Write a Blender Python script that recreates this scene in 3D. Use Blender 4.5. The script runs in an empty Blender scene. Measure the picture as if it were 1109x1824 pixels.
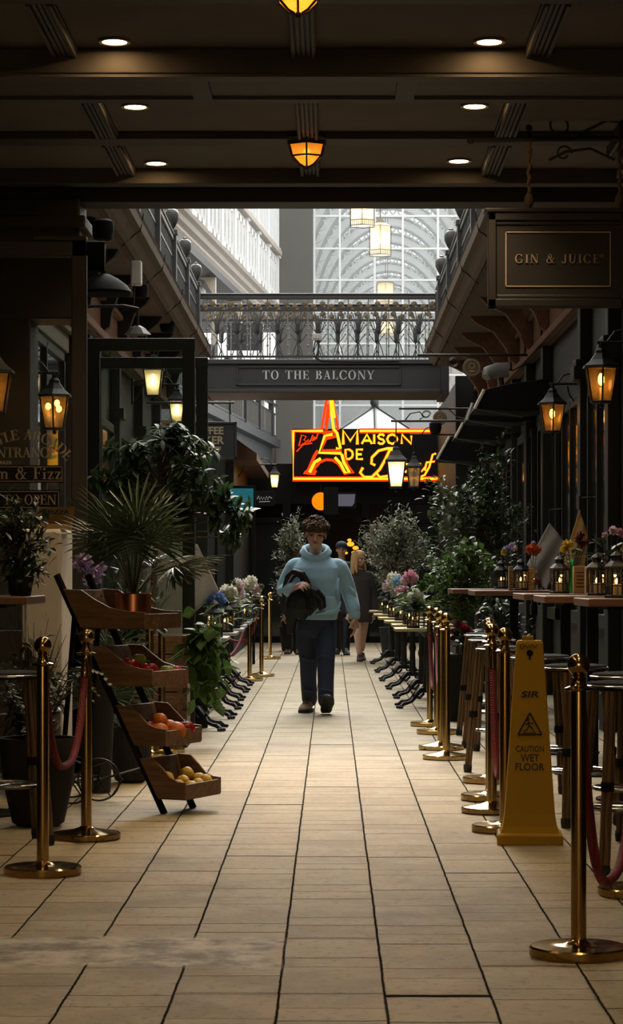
import bpy, bmesh, math, random
from mathutils import Vector, Matrix

SC = bpy.context.scene
COL = SC.collection
PI = math.pi
FOC, EYE, VX, VY = 4200.0, 1.25, 590.0, 1024.0     # focal length (px), eye height, vanishing point (px)

def W(px, py, Y):
    """pixel + distance -> place in the room"""
    return Vector(((px - VX) * Y / FOC, Y, EYE + (VY - py) * Y / FOC))
def X(px, Y): return (px - VX) * Y / FOC
def Z(py, Y): return EYE + (VY - py) * Y / FOC
def FY(py): return EYE * FOC / (py - VY)

# ------------------------------------------------------------------ mesh builder
class MB:
    def __init__(s): s.v = []; s.f = []
    def add(s, vs, fs, M=None):
        o = len(s.v)
        for p in vs:
            p = Vector(p)
            s.v.append(M @ p if M is not None else p)
        for f in fs: s.f.append([i + o for i in f])
        return s
    def box(s, c, d, rz=0, M=None):
        x, y, z = d[0] / 2, d[1] / 2, d[2] / 2
        vs = [(-x,-y,-z),(x,-y,-z),(x,y,-z),(-x,y,-z),(-x,-y,z),(x,-y,z),(x,y,z),(-x,y,z)]
        T = Matrix.Translation(c) @ Matrix.Rotation(rz, 4, 'Z')
        if M is not None: T = M @ T
        return s.add(vs, [(0,3,2,1),(4,5,6,7),(0,1,5,4),(1,2,6,5),(2,3,7,6),(3,0,4,7)], T)
    def bb(s, x0, x1, y0, y1, z0, z1):
        return s.box(((x0+x1)/2, (y0+y1)/2, (z0+z1)/2), (abs(x1-x0), abs(y1-y0), abs(z1-z0)))
    def tube(s, pts, r, n=8, sx=1.0, sy=1.0, closed=False):
        pts = [Vector(p) for p in pts]
        m = len(pts)
        rr = r if isinstance(r, (list, tuple)) else [r] * m
        ts = []
        for i in range(m):
            a = pts[i-1] if (i > 0 or closed) else pts[i]
            b = pts[(i+1) % m] if (i < m-1 or closed) else pts[i]
            t = (b - a)
            ts.append(t.normalized() if t.length > 1e-9 else Vector((0,0,1)))
        up = Vector((0,0,1)) if abs(ts[0].z) < .9 else Vector((0,1,0))
        nrm = (up - ts[0] * up.dot(ts[0])).normalized()
        o = len(s.v)
        for i in range(m):
            nrm = (nrm - ts[i] * nrm.dot(ts[i]))
            nrm = nrm.normalized() if nrm.length > 1e-6 else ts[i].orthogonal().normalized()
            bn = ts[i].cross(nrm)
            for k in range(n):
                a = 2 * PI * k / n
                s.v.append(pts[i] + (nrm * math.cos(a) * sx + bn * math.sin(a) * sy) * rr[i])
        for i in range(m if closed else m - 1):
            j = (i + 1) % m
            for k in range(n):
                q = (k + 1) % n
                s.f.append([o + i*n + k, o + i*n + q, o + j*n + q, o + j*n + k])
        if not closed:
            s.f.append([o + k for k in reversed(range(n))])
            s.f.append([o + (m-1)*n + k for k in range(n)])
        return s
    def lathe(s, prof, n=24, c=(0,0,0), M=None, sx=1, sy=1, rot=0):
        vs = []; fs = []
        T = Matrix.Translation(c)
        if M is not None: T = M @ T
        for (r, z) in prof:
            for k in range(n):
                a = 2 * PI * k / n + rot
                vs.append((r * math.cos(a) * sx, r * math.sin(a) * sy, z))
        m = len(prof)
        for i in range(m - 1):
            for k in range(n):
                q = (k + 1) % n
                fs.append((i*n+k, i*n+q, (i+1)*n+q, (i+1)*n+k))
        if prof[0][0] > 1e-5: fs.append(tuple(reversed(range(n))))
        if prof[-1][0] > 1e-5: fs.append(tuple((m-1)*n + k for k in range(n)))
        return s.add(vs, fs, T)
    def ball(s, c, r, sc=(1,1,1), n=14, M=None):
        m = max(6, n // 2 + 1)
        prof = [(max(1e-6, r * math.sin(PI * i / m)), -r * math.cos(PI * i / m)) for i in range(m + 1)]
        T = Matrix.Translation(c) @ Matrix.Diagonal((sc[0], sc[1], sc[2], 1))
        if M is not None: T = Matrix.Translation(c) @ M @ Matrix.Diagonal((sc[0], sc[1], sc[2], 1))
        return s.lathe(prof, n, M=T)
    def prism(s, poly, a, b, plane='xz', M=None):
        n = len(poly); vs = []
        for t in (a, b):
            for (u, w) in poly:
                vs.append((u, t, w) if plane == 'xz' else ((u, w, t) if plane == 'xy' else (t, u, w)))
        fs = [tuple(range(n)), tuple(reversed(range(n, 2*n)))]
        for i in range(n):
            j = (i + 1) % n
            fs.append((i, i + n, j + n, j))
        return s.add(vs, fs, M)
    def quad(s, a, b, c, d): return s.add([a, b, c, d], [(0,1,2,3)])
    def leaf(s, p, d, up, L, w, curl=.25, fold=.25):
        d = Vector(d).normalized(); up = Vector(up)
        sd = d.cross(up)
        if sd.length < 1e-4: sd = d.orthogonal()
        sd.normalize(); nn = sd.cross(d).normalized()
        p = Vector(p); vs = []
        for (t, h) in ((0, .06), (.3, .8), (.62, 1.0), (.86, .55), (1, .02)):
            m = p + d * (L * t) - nn * (curl * L * t * t)
            e = nn * (fold * w * .5 * h)
            vs += [m - sd * (w*.5*h) + e, m, m + sd * (w*.5*h) + e]
        fs = []
        for i in range(4):
            for k in (0, 1):
                fs.append((3*i+k, 3*i+k+1, 3*i+k+4, 3*i+k+3))
        return s.add(vs, fs)
    def build(s, name, m, parent=None, loc=None, smooth=False, bevel=0, rz=0, seg=2):
        me = bpy.data.meshes.new(name)
        me.from_pydata([tuple(v) for v in s.v], [], s.f)
        me.validate(); 
        bm = bmesh.new(); bm.from_mesh(me)
        bmesh.ops.recalc_face_normals(bm, faces=bm.faces)
        bm.to_mesh(me); bm.free()
        if smooth: shade(me, smooth)
        o = bpy.data.objects.new(name, me)
        if m is not None: me.materials.append(m)
        COL.objects.link(o)
        if parent is not None: o.parent = parent
        if loc is not None: o.location = loc
        if rz: o.rotation_euler.z = rz
        if bevel:
            b = o.modifiers.new('bevel', 'BEVEL'); b.width = bevel; b.segments = seg; b.limit_method = 'ANGLE'; b.angle_limit = .6
        return o

def shade(me, ang=True):
    me.polygons.foreach_set('use_smooth', [True] * len(me.polygons))
    if ang is True: ang = .7
    try: me.set_sharp_from_angle(angle=ang)
    except Exception: pass

def thing(name, label, cat, loc=(0,0,0), rz=0, group=None):
    o = bpy.data.objects.new(name, None); COL.objects.link(o)
    o.empty_display_size = .1
    o.location = loc; o.rotation_euler = (0, 0, rz)
    return tag(o, label, cat, group)
def tag(o, label, cat, group=None, kind=None):
    o['label'] = label; o['category'] = cat
    if group: o['group'] = group
    if kind: o['kind'] = kind
    return o
def struct(o, label=None):
    o['kind'] = 'structure'
    if label: o['label'] = label
    return o
def lab(o, text): o['label'] = text; return o
def kids(o): return [c for c in o.children]
def dup(root, loc, rz=0, label=None, group=None, scale=None):
    def rec(o, par):
        c = o.copy(); COL.objects.link(c)
        if par is not None: c.parent = par; c.matrix_parent_inverse = o.matrix_parent_inverse
        for ch in list(o.children): rec(ch, c)
        return c
    r = rec(root, None)
    r.location = loc; r.rotation_euler = (0, 0, rz)
    if scale: r.scale = (scale,) * 3
    if label: r['label'] = label
    if group: r['group'] = group
    return r

def remesh(mb, name, m, parent, voxel, it=4, fac=.5, loc=None):
    """one continuous skin over overlapping closed forms"""
    me = bpy.data.meshes.new('tmp'); me.from_pydata([tuple(v) for v in mb.v], [], mb.f)
    bm = bmesh.new(); bm.from_mesh(me); bmesh.ops.recalc_face_normals(bm, faces=bm.faces); bm.to_mesh(me); bm.free()
    t = bpy.data.objects.new('tmp', me); COL.objects.link(t)
    r = t.modifiers.new('r', 'REMESH'); r.mode = 'VOXEL'; r.voxel_size = voxel
    if it:
        q = t.modifiers.new('s', 'SMOOTH'); q.factor = fac; q.iterations = it
    dg = bpy.context.evaluated_depsgraph_get(); dg.update()
    me2 = bpy.data.meshes.new_from_object(t.evaluated_get(dg))
    bpy.data.objects.remove(t); bpy.data.meshes.remove(me)
    me2.name = name; me2.materials.clear(); me2.materials.append(m)
    me2.polygons.foreach_set('use_smooth', [True] * len(me2.polygons))
    o = bpy.data.objects.new(name, me2); COL.objects.link(o)
    if parent is not None: o.parent = parent
    if loc is not None: o.location = loc
    return o

def sans(body, size, depth=.004, offset=0.0, align='CENTER', spacing=1.0):
    """plain built-in lettering as loose geometry: (verts, faces) in the x-z plane, facing -y"""
    cu = bpy.data.curves.new('t', 'FONT'); cu.body = body; cu.size = size; cu.extrude = depth / 2; cu.offset = offset
    cu.align_x = align; cu.space_character = spacing; cu.resolution_u = 3
    t = bpy.data.objects.new('t', cu); COL.objects.link(t)
    dg = bpy.context.evaluated_depsgraph_get(); dg.update()
    me = bpy.data.meshes.new_from_object(t.evaluated_get(dg))
    vs = [Vector((v.co.x, -v.co.z, v.co.y)) for v in me.vertices]; fs = [list(p.vertices) for p in me.polygons]
    bpy.data.objects.remove(t); bpy.data.curves.remove(cu); bpy.data.meshes.remove(me)
    return vs, fs

# ------------------------------------------------------------------ serif lettering, stroke by stroke
TK, TH, SF = .17, .055, .085
def _stem(x, y0=0., y1=1., t=TK, top=True, bot=True):
    q = [[(x-t/2,y0),(x+t/2,y0),(x+t/2,y1),(x-t/2,y1)]]
    if bot: q.append([(x-t/2-SF,y0),(x+t/2+SF,y0),(x+t/2+SF,y0+TH),(x-t/2-SF,y0+TH)])
    if top: q.append([(x-t/2-SF,y1-TH),(x+t/2+SF,y1-TH),(x+t/2+SF,y1),(x-t/2-SF,y1)])
    return q
def _bar(x0, x1, y, h=TH): return [[(x0,y-h/2),(x1,y-h/2),(x1,y+h/2),(x0,y+h/2)]]
def _tick(x, y0, y1, w=.05): return [[(x-w/2,y0),(x+w/2,y0),(x+w/2,y1),(x-w/2,y1)]]
def _dia(x0, y0, x1, y1, t):
    return [[(x0-t/2,y0),(x0+t/2,y0),(x1+t/2,y1),(x1-t/2,y1)]]
def _arc(cx, cy, rx, ry, a0, a1, t=TK, h=TH, n=16):
    q = []
    for i in range(n):
        a = math.radians(a0 + (a1-a0)*i/n); b = math.radians(a0 + (a1-a0)*(i+1)/n)
        q.append([(cx+rx*math.cos(a),cy+ry*math.sin(a)),(cx+rx*math.cos(b),cy+ry*math.sin(b)),
                  (cx+(rx-t)*math.cos(b),cy+(ry-h)*math.sin(b)),(cx+(rx-t)*math.cos(a),cy+(ry-h)*math.sin(a))])
    return q
def glyph(c):
    s, b, d, a = _stem, _bar, _dia, _arc
    if c == 'T': return s(.38, top=False) + b(.0,.76,.97) + _tick(.025,.75,.99) + _tick(.735,.75,.99), .8
    if c == 'O': return a(.42,.5,.42,.52,0,360,n=28), .9
    if c == 'H': return s(.17)+s(.68)+b(.2,.66,.52), .88
    if c == 'E': return s(.17)+b(.1,.62,.97)+b(.1,.66,.03)+b(.2,.48,.52)+_tick(.6,.75,.99)+_tick(.64,.01,.27)+_tick(.48,.4,.64), .72
    if c == 'F': return s(.17)+b(.1,.62,.97)+b(.2,.48,.52)+_tick(.6,.75,.99)+_tick(.48,.4,.64), .68
    if c == 'L': return s(.17)+b(.1,.62,.03)+_tick(.6,.01,.3), .68
    if c == 'B': return s(.17)+b(.1,.36,.97)+b(.1,.4,.03)+b(.2,.36,.53)+a(.34,.765,.27,.235,-90,90)+a(.36,.265,.32,.265,-90,90), .74
    if c == 'P': return s(.17)+b(.1,.36,.97)+b(.2,.36,.47)+a(.34,.72,.3,.275,-90,90), .7
    if c == 'R': return s(.17)+b(.1,.36,.97)+b(.2,.36,.48)+a(.34,.73,.3,.27,-90,90)+d(.68,0,.42,.5,TK)+b(.6,.82,.03), .82
    if c == 'D': return s(.17)+b(.1,.4,.97)+b(.1,.4,.03)+a(.36,.5,.44,.5,-90,90), .86
    if c == 'A': return d(.1,0,.41,1,TH*1.1)+d(.66,0,.38,1,TK)+b(.2,.56,.34)+b(0,.22,.03)+b(.5,.82,.03), .84
    if c == 'C': return a(.44,.5,.44,.52,42,318,n=24)+_tick(.76,.66,.95)+_tick(.76,.1,.3), .86
    if c == 'G': return a(.44,.5,.44,.52,42,330,n=24)+_tick(.76,.66,.95)+s(.76,.06,.44,.14,bot=False), .95
    if c == 'N': return s(.13,t=TH*1.1)+s(.77,t=TH*1.1,bot=False)+d(.76,0,.15,1,TK), .92
    if c == 'Y': return s(.4,0,.5,top=False)+d(.4,.42,.12,1,TK)+d(.42,.45,.7,1,TH*1.1)+b(0,.26,.97)+b(.58,.82,.97), .82
    if c == 'I': return s(.17), .36
    if c == 'J': return s(.32,.22,1,bot=False)+a(.155,.2,.25,.22,180,360,t=.16), .5
    if c == 'U': return s(.17,.3,1,bot=False)+s(.7,.3,1,t=TH*1.1,bot=False)+a(.41,.32,.325,.34,180,360,t=.13,h=.07), .88
    if c == 'S': return a(.31,.74,.28,.27,30,270)+a(.31,.26,.3,.275,-150,90)+_tick(.54,.72,.95)+_tick(.06,.06,.28), .66
    if c == 'K': return s(.17)+d(.24,.45,.66,1,TH*1.1)+d(.7,0,.38,.6,TK), .82
    if c == '&': return a(.4,.76,.22,.25,-60,240,t=.1)+a(.34,.27,.34,.29,100,350,t=.15)+d(.76,0,.26,.8,.14)+d(.66,.22,.8,.55,TH)+b(.66,.94,.54)+b(.66,.92,.03), .95
    if c == 'u': return s(.15,.1,.64,t=.15,bot=False)+s(.5,0,.64,t=.15,top=False)+a(.32,.2,.25,.2,180,360,t=.13,h=.08)+b(.4,.5,.61), .66
    if c == 'm': return s(.15,0,.62,t=.15)+s(.52,0,.45,t=.15,top=False)+s(.89,0,.45,t=.15,top=False)+a(.36,.42,.235,.23,0,150,t=.14,h=.09)+a(.73,.42,.235,.23,0,150,t=.14,h=.09), 1.08
    if c == 'i': return s(.17,0,.62,t=.15)+a(.17,.84,.1,.1,0,360,t=.099,h=.099,n=10), .36
    if c == 'z': return b(.04,.5,.6,.07)+b(.04,.52,.035,.07)+d(.12,.03,.42,.6,.15)+_tick(.06,.46,.62)+_tick(.5,.02,.2), .56
    return [], .45
def sans_fit(body, w, h, depth=.003, offset=0.0):
    vs, fs = sans(body, 1.0, depth, offset)
    x0 = min(v.x for v in vs); x1 = max(v.x for v in vs); z0 = min(v.z for v in vs); z1 = max(v.z for v in vs)
    return [Vector(((v.x - (x0+x1)/2) * w/(x1-x0), v.y, (v.z - z0) * h/(z1-z0))) for v in vs], fs
def serif_width(txt, size, sp=.1): return (sum(glyph(c)[1] + sp for c in txt) - sp) * size
def serif(mb, txt, size, x0, y, z0, depth=.006, sp=.1, center=True, arc=None, slant=0.):
    """letters in the x-z plane facing -y; arc = (centre x, centre z, radius) bends the line upward"""
    w = serif_width(txt, size, sp)
    x = x0 - w / 2 if center else x0
    for c in txt:
        polys, adv = glyph(c)
        for q in polys:
            pts = [(x + (u + slant * v) * size, z0 + v * size) for (u, v) in q]
            if arc:
                cx, cz, R = arc; out = []
                for (px_, pz_) in pts:
                    th = (px_ - cx) / R; r = R + (pz_ - z0)
                    out.append((cx + r * math.sin(th), cz + r * math.cos(th)))
                pts = out
            mb.prism(pts, y - depth, y, 'xz')
        x += (adv + sp) * size
    return mb

# ------------------------------------------------------------------ materials
def nodes(name):
    m = bpy.data.materials.new(name); m.use_nodes = True
    nt = m.node_tree; nt.nodes.clear()
    out = nt.nodes.new('ShaderNodeOutputMaterial')
    return m, nt, out
def pm(name, col, rough=.6, metal=0., var=.15, scale=6., bump=0., bscale=40., spec=.5, stretch=(1,1,1), detail=4, sheen=0., trans=0.):
    m, nt, out = nodes(name); N = nt.nodes.new; L = nt.links.new
    b = N('ShaderNodeBsdfPrincipled'); b.inputs['Roughness'].default_value = rough; b.inputs['Metallic'].default_value = metal
    b.inputs['Specular IOR Level'].default_value = spec
    if sheen: b.inputs['Sheen Weight'].default_value = sheen
    tc = N('ShaderNodeTexCoord'); mp = N('ShaderNodeMapping'); mp.inputs['Scale'].default_value = stretch
    L(tc.outputs['Object'], mp.inputs['Vector'])
    nz = N('ShaderNodeTexNoise'); nz.inputs['Scale'].default_value = scale; nz.inputs['Detail'].default_value = detail
    L(mp.outputs[0], nz.inputs['Vector'])
    mx = N('ShaderNodeMix'); mx.data_type = 'RGBA'
    lo = [max(0, c * (1 - var)) for c in col[:3]] + [1]; hi = [min(1, c * (1 + var)) for c in col[:3]] + [1]
    mx.inputs['A'].default_value = lo; mx.inputs['B'].default_value = hi
    L(nz.outputs['Fac'], mx.inputs['Factor']); L(mx.outputs['Result'], b.inputs['Base Color'])
    if bump:
        n2 = N('ShaderNodeTexNoise'); n2.inputs['Scale'].default_value = bscale; n2.inputs['Detail'].default_value = 3
        L(mp.outputs[0], n2.inputs['Vector'])
        bp = N('ShaderNodeBump'); bp.inputs['Strength'].default_value = bump; bp.inputs['Distance'].default_value = .02
        L(n2.outputs['Fac'], bp.inputs['Height']); L(bp.outputs[0], b.inputs['Normal'])
    last = b
    if trans:
        t = N('ShaderNodeBsdfTranslucent'); L(mx.outputs['Result'], t.inputs['Color'])
        ms = N('ShaderNodeMixShader'); ms.inputs[0].default_value = trans
        L(b.outputs[0], ms.inputs[1]); L(t.outputs[0], ms.inputs[2]); last = ms
    L(last.outputs[0], out.inputs[0])
    return m
def emit(name, col, s):
    m, nt, out = nodes(name); e = nt.nodes.new('ShaderNodeEmission')
    e.inputs['Color'].default_value = (*col, 1); e.inputs['Strength'].default_value = s
    nt.links.new(e.outputs[0], out.inputs[0]); return m
def pane(name, tint=(1,1,1), refl=.08, rough=.02, frost=0., fcol=(.9,.9,.9)):
    """window or lamp glass: mostly see-through, a little mirror, optionally frosted"""
    m, nt, out = nodes(name); N = nt.nodes.new; L = nt.links.new
    t = N('ShaderNodeBsdfTransparent'); t.inputs[0].default_value = (*tint, 1)
    g = N('ShaderNodeBsdfGlossy'); g.inputs['Roughness'].default_value = rough
    last = t
    if frost:
        d = N('ShaderNodeBsdfTranslucent'); d.inputs[0].default_value = (*fcol, 1)
        ms = N('ShaderNodeMixShader'); ms.inputs[0].default_value = frost
        L(t.outputs[0], ms.inputs[1]); L(d.outputs[0], ms.inputs[2]); last = ms
    fr = N('ShaderNodeFresnel'); fr.inputs[0].default_value = 1.45
    mm = N('ShaderNodeMath'); mm.operation = 'MULTIPLY'; mm.inputs[1].default_value = refl / .04
    L(fr.outputs[0], mm.inputs[0])
    cl = N('ShaderNodeClamp'); L(mm.outputs[0], cl.inputs[0]); cl.inputs['Max'].default_value = .6
    ms = N('ShaderNodeMixShader'); L(cl.outputs[0], ms.inputs[0]); L(last.outputs[0], ms.inputs[1]); L(g.outputs[0], ms.inputs[2])
    L(ms.outputs[0], out.inputs[0]); return m

def floor_mat():
    m, nt, out = nodes('flagstones'); N = nt.nodes.new; L = nt.links.new
    def mt(op, a, b=None, c=None):
        n = N('ShaderNodeMath'); n.operation = op
        for i, q in enumerate((a, b, c)):
            if q is None: continue
            if hasattr(q, 'is_output'): L(q, n.inputs[i])
            else: n.inputs[i].default_value = q
        return n.outputs[0]
    tc = N('ShaderNodeTexCoord'); sp = N('ShaderNodeSeparateXYZ'); L(tc.outputs['Object'], sp.inputs[0])
    x, y = sp.outputs[0], sp.outputs[1]
    def noise(scale, detail=4, rough=.55, vec=None):
        n = N('ShaderNodeTexNoise'); n.inputs['Scale'].default_value = scale; n.inputs['Detail'].default_value = detail
        n.inputs['Roughness'].default_value = rough
        L(vec or tc.outputs['Object'], n.inputs['Vector']); return n.outputs['Fac']
    def comb(a, b):
        n = N('ShaderNodeCombineXYZ'); L(a, n.inputs[0]); L(b, n.inputs[1]); return n.outputs[0]
    def white(v):
        n = N('ShaderNodeTexWhiteNoise'); n.noise_dimensions = '2D'; L(v, n.inputs['Vector']); return n.outputs['Value']
    wob = mt('ADD', mt('MULTIPLY', mt('SUBTRACT', noise(4., 3), .5), .03), mt('MULTIPLY', mt('SUBTRACT', noise(38., 3), .5), .02))
    wob2 = mt('MULTIPLY', mt('SUBTRACT', noise(7., 4), .5), .09)
    u = mt('ADD', mt('DIVIDE', mt('ADD', x, .156), .3145), wob)
    col = mt('FLOOR', u); fu = mt('FRACT', u)
    dj = mt('MULTIPLY', mt('MINIMUM', fu, mt('SUBTRACT', 1., fu)), .3145)
    cr = mt('MULTIPLY', mt('FRACT', mt('MULTIPLY', mt('SINE', mt('MULTIPLY', col, 12.9898)), 437.58)), 7.)
    v = mt('ADD', mt('ADD', mt('DIVIDE', y, .31), cr), wob2)
    v2 = mt('ADD', v, mt('MULTIPLY', mt('SINE', mt('ADD', mt('MULTIPLY', v, 2.3), mt('MULTIPLY', col, 1.7))), .33))
    row = mt('FLOOR', v2); fv = mt('FRACT', v2)
    dk = mt('MULTIPLY', mt('MINIMUM', fv, mt('SUBTRACT', 1., fv)), .36)
    rnd = mt('ROUND', v2)
    def sstep(val, a, b):
        n = N('ShaderNodeMapRange'); n.interpolation_type = 'SMOOTHSTEP'
        L(val, n.inputs[0]); n.inputs[1].default_value = a; n.inputs[2].default_value = b
        return n.outputs[0]
    jl = mt('SUBTRACT', 1., sstep(dj, .0016, .0052))
    wv = N('ShaderNodeTexWhiteNoise'); wv.noise_dimensions = '2D'; L(comb(rnd, col), wv.inputs['Vector'])
    st = mt('POWER', wv.outputs['Value'], 1.3)
    jc = mt('MULTIPLY', mt('SUBTRACT', 1., sstep(dk, .003, .012)), mt('ADD', mt('MULTIPLY', st, .75), .35))
    tone = N('ShaderNodeTexWhiteNoise'); tone.noise_dimensions = '2D'; L(comb(row, col), tone.inputs['Vector'])
    joint = mt('MAXIMUM', jl, jc)
    # the cement repair
    nz = mt('MULTIPLY', mt('SUBTRACT', noise(3.2, 5), .5), .5)
    px_ = mt('SUBTRACT', 1., sstep(mt('ADD', mt('ABSOLUTE', mt('ADD', x, .88)), mt('MULTIPLY', nz, .35)), .66, .73))
    py_ = mt('SUBTRACT', 1., sstep(mt('ADD', mt('ABSOLUTE', mt('SUBTRACT', y, 7.83)), mt('MULTIPLY', nz, .55)), .27, .36))
    patch = mt('MULTIPLY', px_, py_)
    joint = mt('MULTIPLY', joint, mt('SUBTRACT', 1., patch))
    def mixc(f, a, b):
        n = N('ShaderNodeMix'); n.data_type = 'RGBA'
        if hasattr(f, 'is_output'): L(f, n.inputs['Factor'])
        else: n.inputs['Factor'].default_value = f
        for k, q in (('A', a), ('B', b)):
            if hasattr(q, 'is_output'): L(q, n.inputs[k])
            else: n.inputs[k].default_value = (*q, 1)
        return n.outputs['Result']
    base = mixc(tone.outputs['Value'], (.290,.240,.160), (.390,.330,.230))
    dirt = sstep(noise(2.3, 8, .7), .40, .62)
    base = mixc(mt('MULTIPLY', dirt, .6), base, (.43,.37,.26))
    sp2 = sstep(noise(26., 6, .7), .52, .7)
    base = mixc(mt('MULTIPLY', sp2, .7), base, (.15,.12,.085))
    stn = sstep(noise(.9, 6, .6), .55, .72)
    base = mixc(mt('MULTIPLY', stn, .65), base, (.2,.17,.125))
    pc = mixc(sstep(noise(6., 6, .7), .35, .65), (.20,.17,.13), (.52,.47,.38))
    base = mixc(patch, base, pc)
    base = mixc(mt('MULTIPLY', joint, .96), base, (.012,.010,.008))
    b = N('ShaderNodeBsdfPrincipled'); L(base, b.inputs['Base Color'])
    L(mt('ADD', .5, mt('MULTIPLY', noise(9., 4), .3)), b.inputs['Roughness'])
    L(mt('MULTIPLY', mt('SUBTRACT', 1., joint), .16), b.inputs['Specular IOR Level'])
    hgt = mt('ADD', mt('MULTIPLY', joint, -1.), mt('ADD', mt('MULTIPLY', noise(18., 6, .6), .3), mt('MULTIPLY', tone.outputs['Value'], .3)))
    bp = N('ShaderNodeBump'); bp.inputs['Strength'].default_value = .85; bp.inputs['Distance'].default_value = .012
    L(hgt, bp.inputs['Height']); L(bp.outputs[0], b.inputs['Normal'])
    L(b.outputs[0], out.inputs[0]); return m

def brick_mat(name, c1, c2, mortar, scale=9.):
    m, nt, out = nodes(name); N = nt.nodes.new; L = nt.links.new
    tc = N('ShaderNodeTexCoord'); mp = N('ShaderNodeMapping'); mp.inputs['Rotation'].default_value = (PI/2, 0, PI/2)
    L(tc.outputs['Object'], mp.inputs[0])
    bt = N('ShaderNodeTexBrick'); bt.inputs['Scale'].default_value = scale
    bt.inputs['Color1'].default_value = (*c1,1); bt.inputs['Color2'].default_value = (*c2,1); bt.inputs['Mortar'].default_value = (*mortar,1)
    L(mp.outputs[0], bt.inputs['Vector'])
    b = N('ShaderNodeBsdfPrincipled'); b.inputs['Roughness'].default_value = .8
    L(bt.outputs['Color'], b.inputs['Base Color']); L(b.outputs[0], out.inputs[0]); return m

def wood_mat(name, c1, c2, scale=3., rough=.55, axis=(1,12,12)):
    m, nt, out = nodes(name); N = nt.nodes.new; L = nt.links.new
    tc = N('ShaderNodeTexCoord'); mp = N('ShaderNodeMapping'); mp.inputs['Scale'].default_value = axis
    L(tc.outputs['Object'], mp.inputs[0])
    nz = N('ShaderNodeTexNoise'); nz.inputs['Scale'].default_value = scale; nz.inputs['Detail'].default_value = 8; nz.inputs['Distortion'].default_value = .6
    L(mp.outputs[0], nz.inputs['Vector'])
    cr = N('ShaderNodeValToRGB'); cr.color_ramp.elements[0].position = .3; cr.color_ramp.elements[1].position = .72
    cr.color_ramp.elements[0].color = (*c1,1); cr.color_ramp.elements[1].color = (*c2,1)
    L(nz.outputs['Fac'], cr.inputs[0])
    b = N('ShaderNodeBsdfPrincipled'); b.inputs['Roughness'].default_value = rough
    L(cr.outputs[0], b.inputs['Base Color'])
    bp = N('ShaderNodeBump'); bp.inputs['Strength'].default_value = .25; bp.inputs['Distance'].default_value = .004
    L(nz.outputs['Fac'], bp.inputs['Height']); L(bp.outputs[0], b.inputs['Normal'])
    L(b.outputs[0], out.inputs[0]); return m

def rope_mat():
    m, nt, out = nodes('red_velvet'); N = nt.nodes.new; L = nt.links.new
    tc = N('ShaderNodeTexCoord'); w = N('ShaderNodeTexWave'); w.inputs['Scale'].default_value = 38.; w.bands_direction = 'DIAGONAL'
    L(tc.outputs['Object'], w.inputs['Vector'])
    b = N('ShaderNodeBsdfPrincipled'); b.inputs['Base Color'].default_value = (.13,.002,.009,1); b.inputs['Roughness'].default_value = .7
    b.inputs['Sheen Weight'].default_value = .08; b.inputs['Sheen Tint'].default_value = (1,.2,.3,1)
    bp = N('ShaderNodeBump'); bp.inputs['Strength'].default_value = .5; bp.inputs['Distance'].default_value = .006
    L(w.outputs['Fac'], bp.inputs['Height']); L(bp.outputs[0], b.inputs['Normal']); L(b.outputs[0], out.inputs[0]); return m

M = {}
M['floor'] = floor_mat()
M['dark'] = pm('dark_green_paint', (.008,.0095,.009), .5, var=.2, spec=.3)
M['panel'] = pm('dark_brown_paint', (.016,.012,.0095), .55, var=.2, spec=.3)
M['frame'] = pm('green_grey_paint', (.019,.024,.021), .55, var=.2, spec=.3)
M['stile'] = pm('deep_brown_paint', (.02,.015,.012), .45, var=.2)
M['ceil'] = pm('old_plaster', (.115,.095,.075), .8, var=.2, scale=2.)
M['beam'] = pm('beam_paint', (.042,.036,.030), .65, var=.25)
M['rib'] = pm('fluted_rib_paint', (.06,.052,.045), .65, var=.2)
M['corn'] = pm('buff_stone', (.115,.083,.062), .8, var=.25, scale=4, bump=.2)
M['corn2'] = pm('pale_buff_stone', (.34,.31,.28), .75, var=.15, scale=4)
M['soffit'] = pm('balcony_soffit', (.06,.05,.042), .8, var=.2)
M['sandstone'] = pm('bounce_wall_sandstone', (.78,.54,.28), .85, var=.2, scale=2)  # bright warm stone for the added bounce wall
M['brick'] = brick_mat('red_brick', (.14,.065,.035), (.2,.09,.05), (.07,.055,.045))
M['grey'] = pm('grey_render', (.105,.101,.094), .85, var=.06, scale=2)
M['white'] = pm('white_paint', (.66,.67,.67), .6, var=.05)
M['cream'] = pm('cream_paint', (.62,.57,.48), .7, var=.08)
M['iron'] = pm('black_iron', (.010,.010,.011), .6, metal=.1, var=.3)
M['rail'] = pm('dark_grey_ironwork', (.045,.048,.055), .4, metal=.2, var=.2)
M['railp'] = pm('pale_ironwork', (.2,.2,.2), .5, var=.15)
M['gild'] = pm('dull_gilding', (.15,.115,.065), .6, metal=.2, var=.3)
M['navy'] = pm('slate_paint', (.036,.040,.046), .5, var=.15)
M['sill'] = pm('lettering_white', (.62,.65,.68), .6, var=.05)
M['gold'] = pm('lettering_gold', (.30,.22,.14), .5, metal=.2, var=.1)
M['goldline'] = pm('gilt_line', (.46,.37,.24), .45, metal=.3, var=.1)
M['brass'] = pm('polished_brass', (.55,.37,.14), .15, metal=1., var=.08, scale=3)
M['velvet'] = rope_mat()
M['yellow'] = pm('yellow_plastic', (.42,.24,.002), .5, var=.08, scale=8, spec=.25)
M['ink'] = pm('black_print', (.02,.016,.008), .6, var=.1)
M['inkred'] = pm('faded_red_pen', (.22,.05,.012), .6, var=.1)
M['wood'] = wood_mat('crate_wood', (.11,.058,.028), (.25,.145,.075))
M['tablewood'] = wood_mat('bar_top_wood', (.11,.045,.022), (.2,.09,.045), rough=.4)
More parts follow.
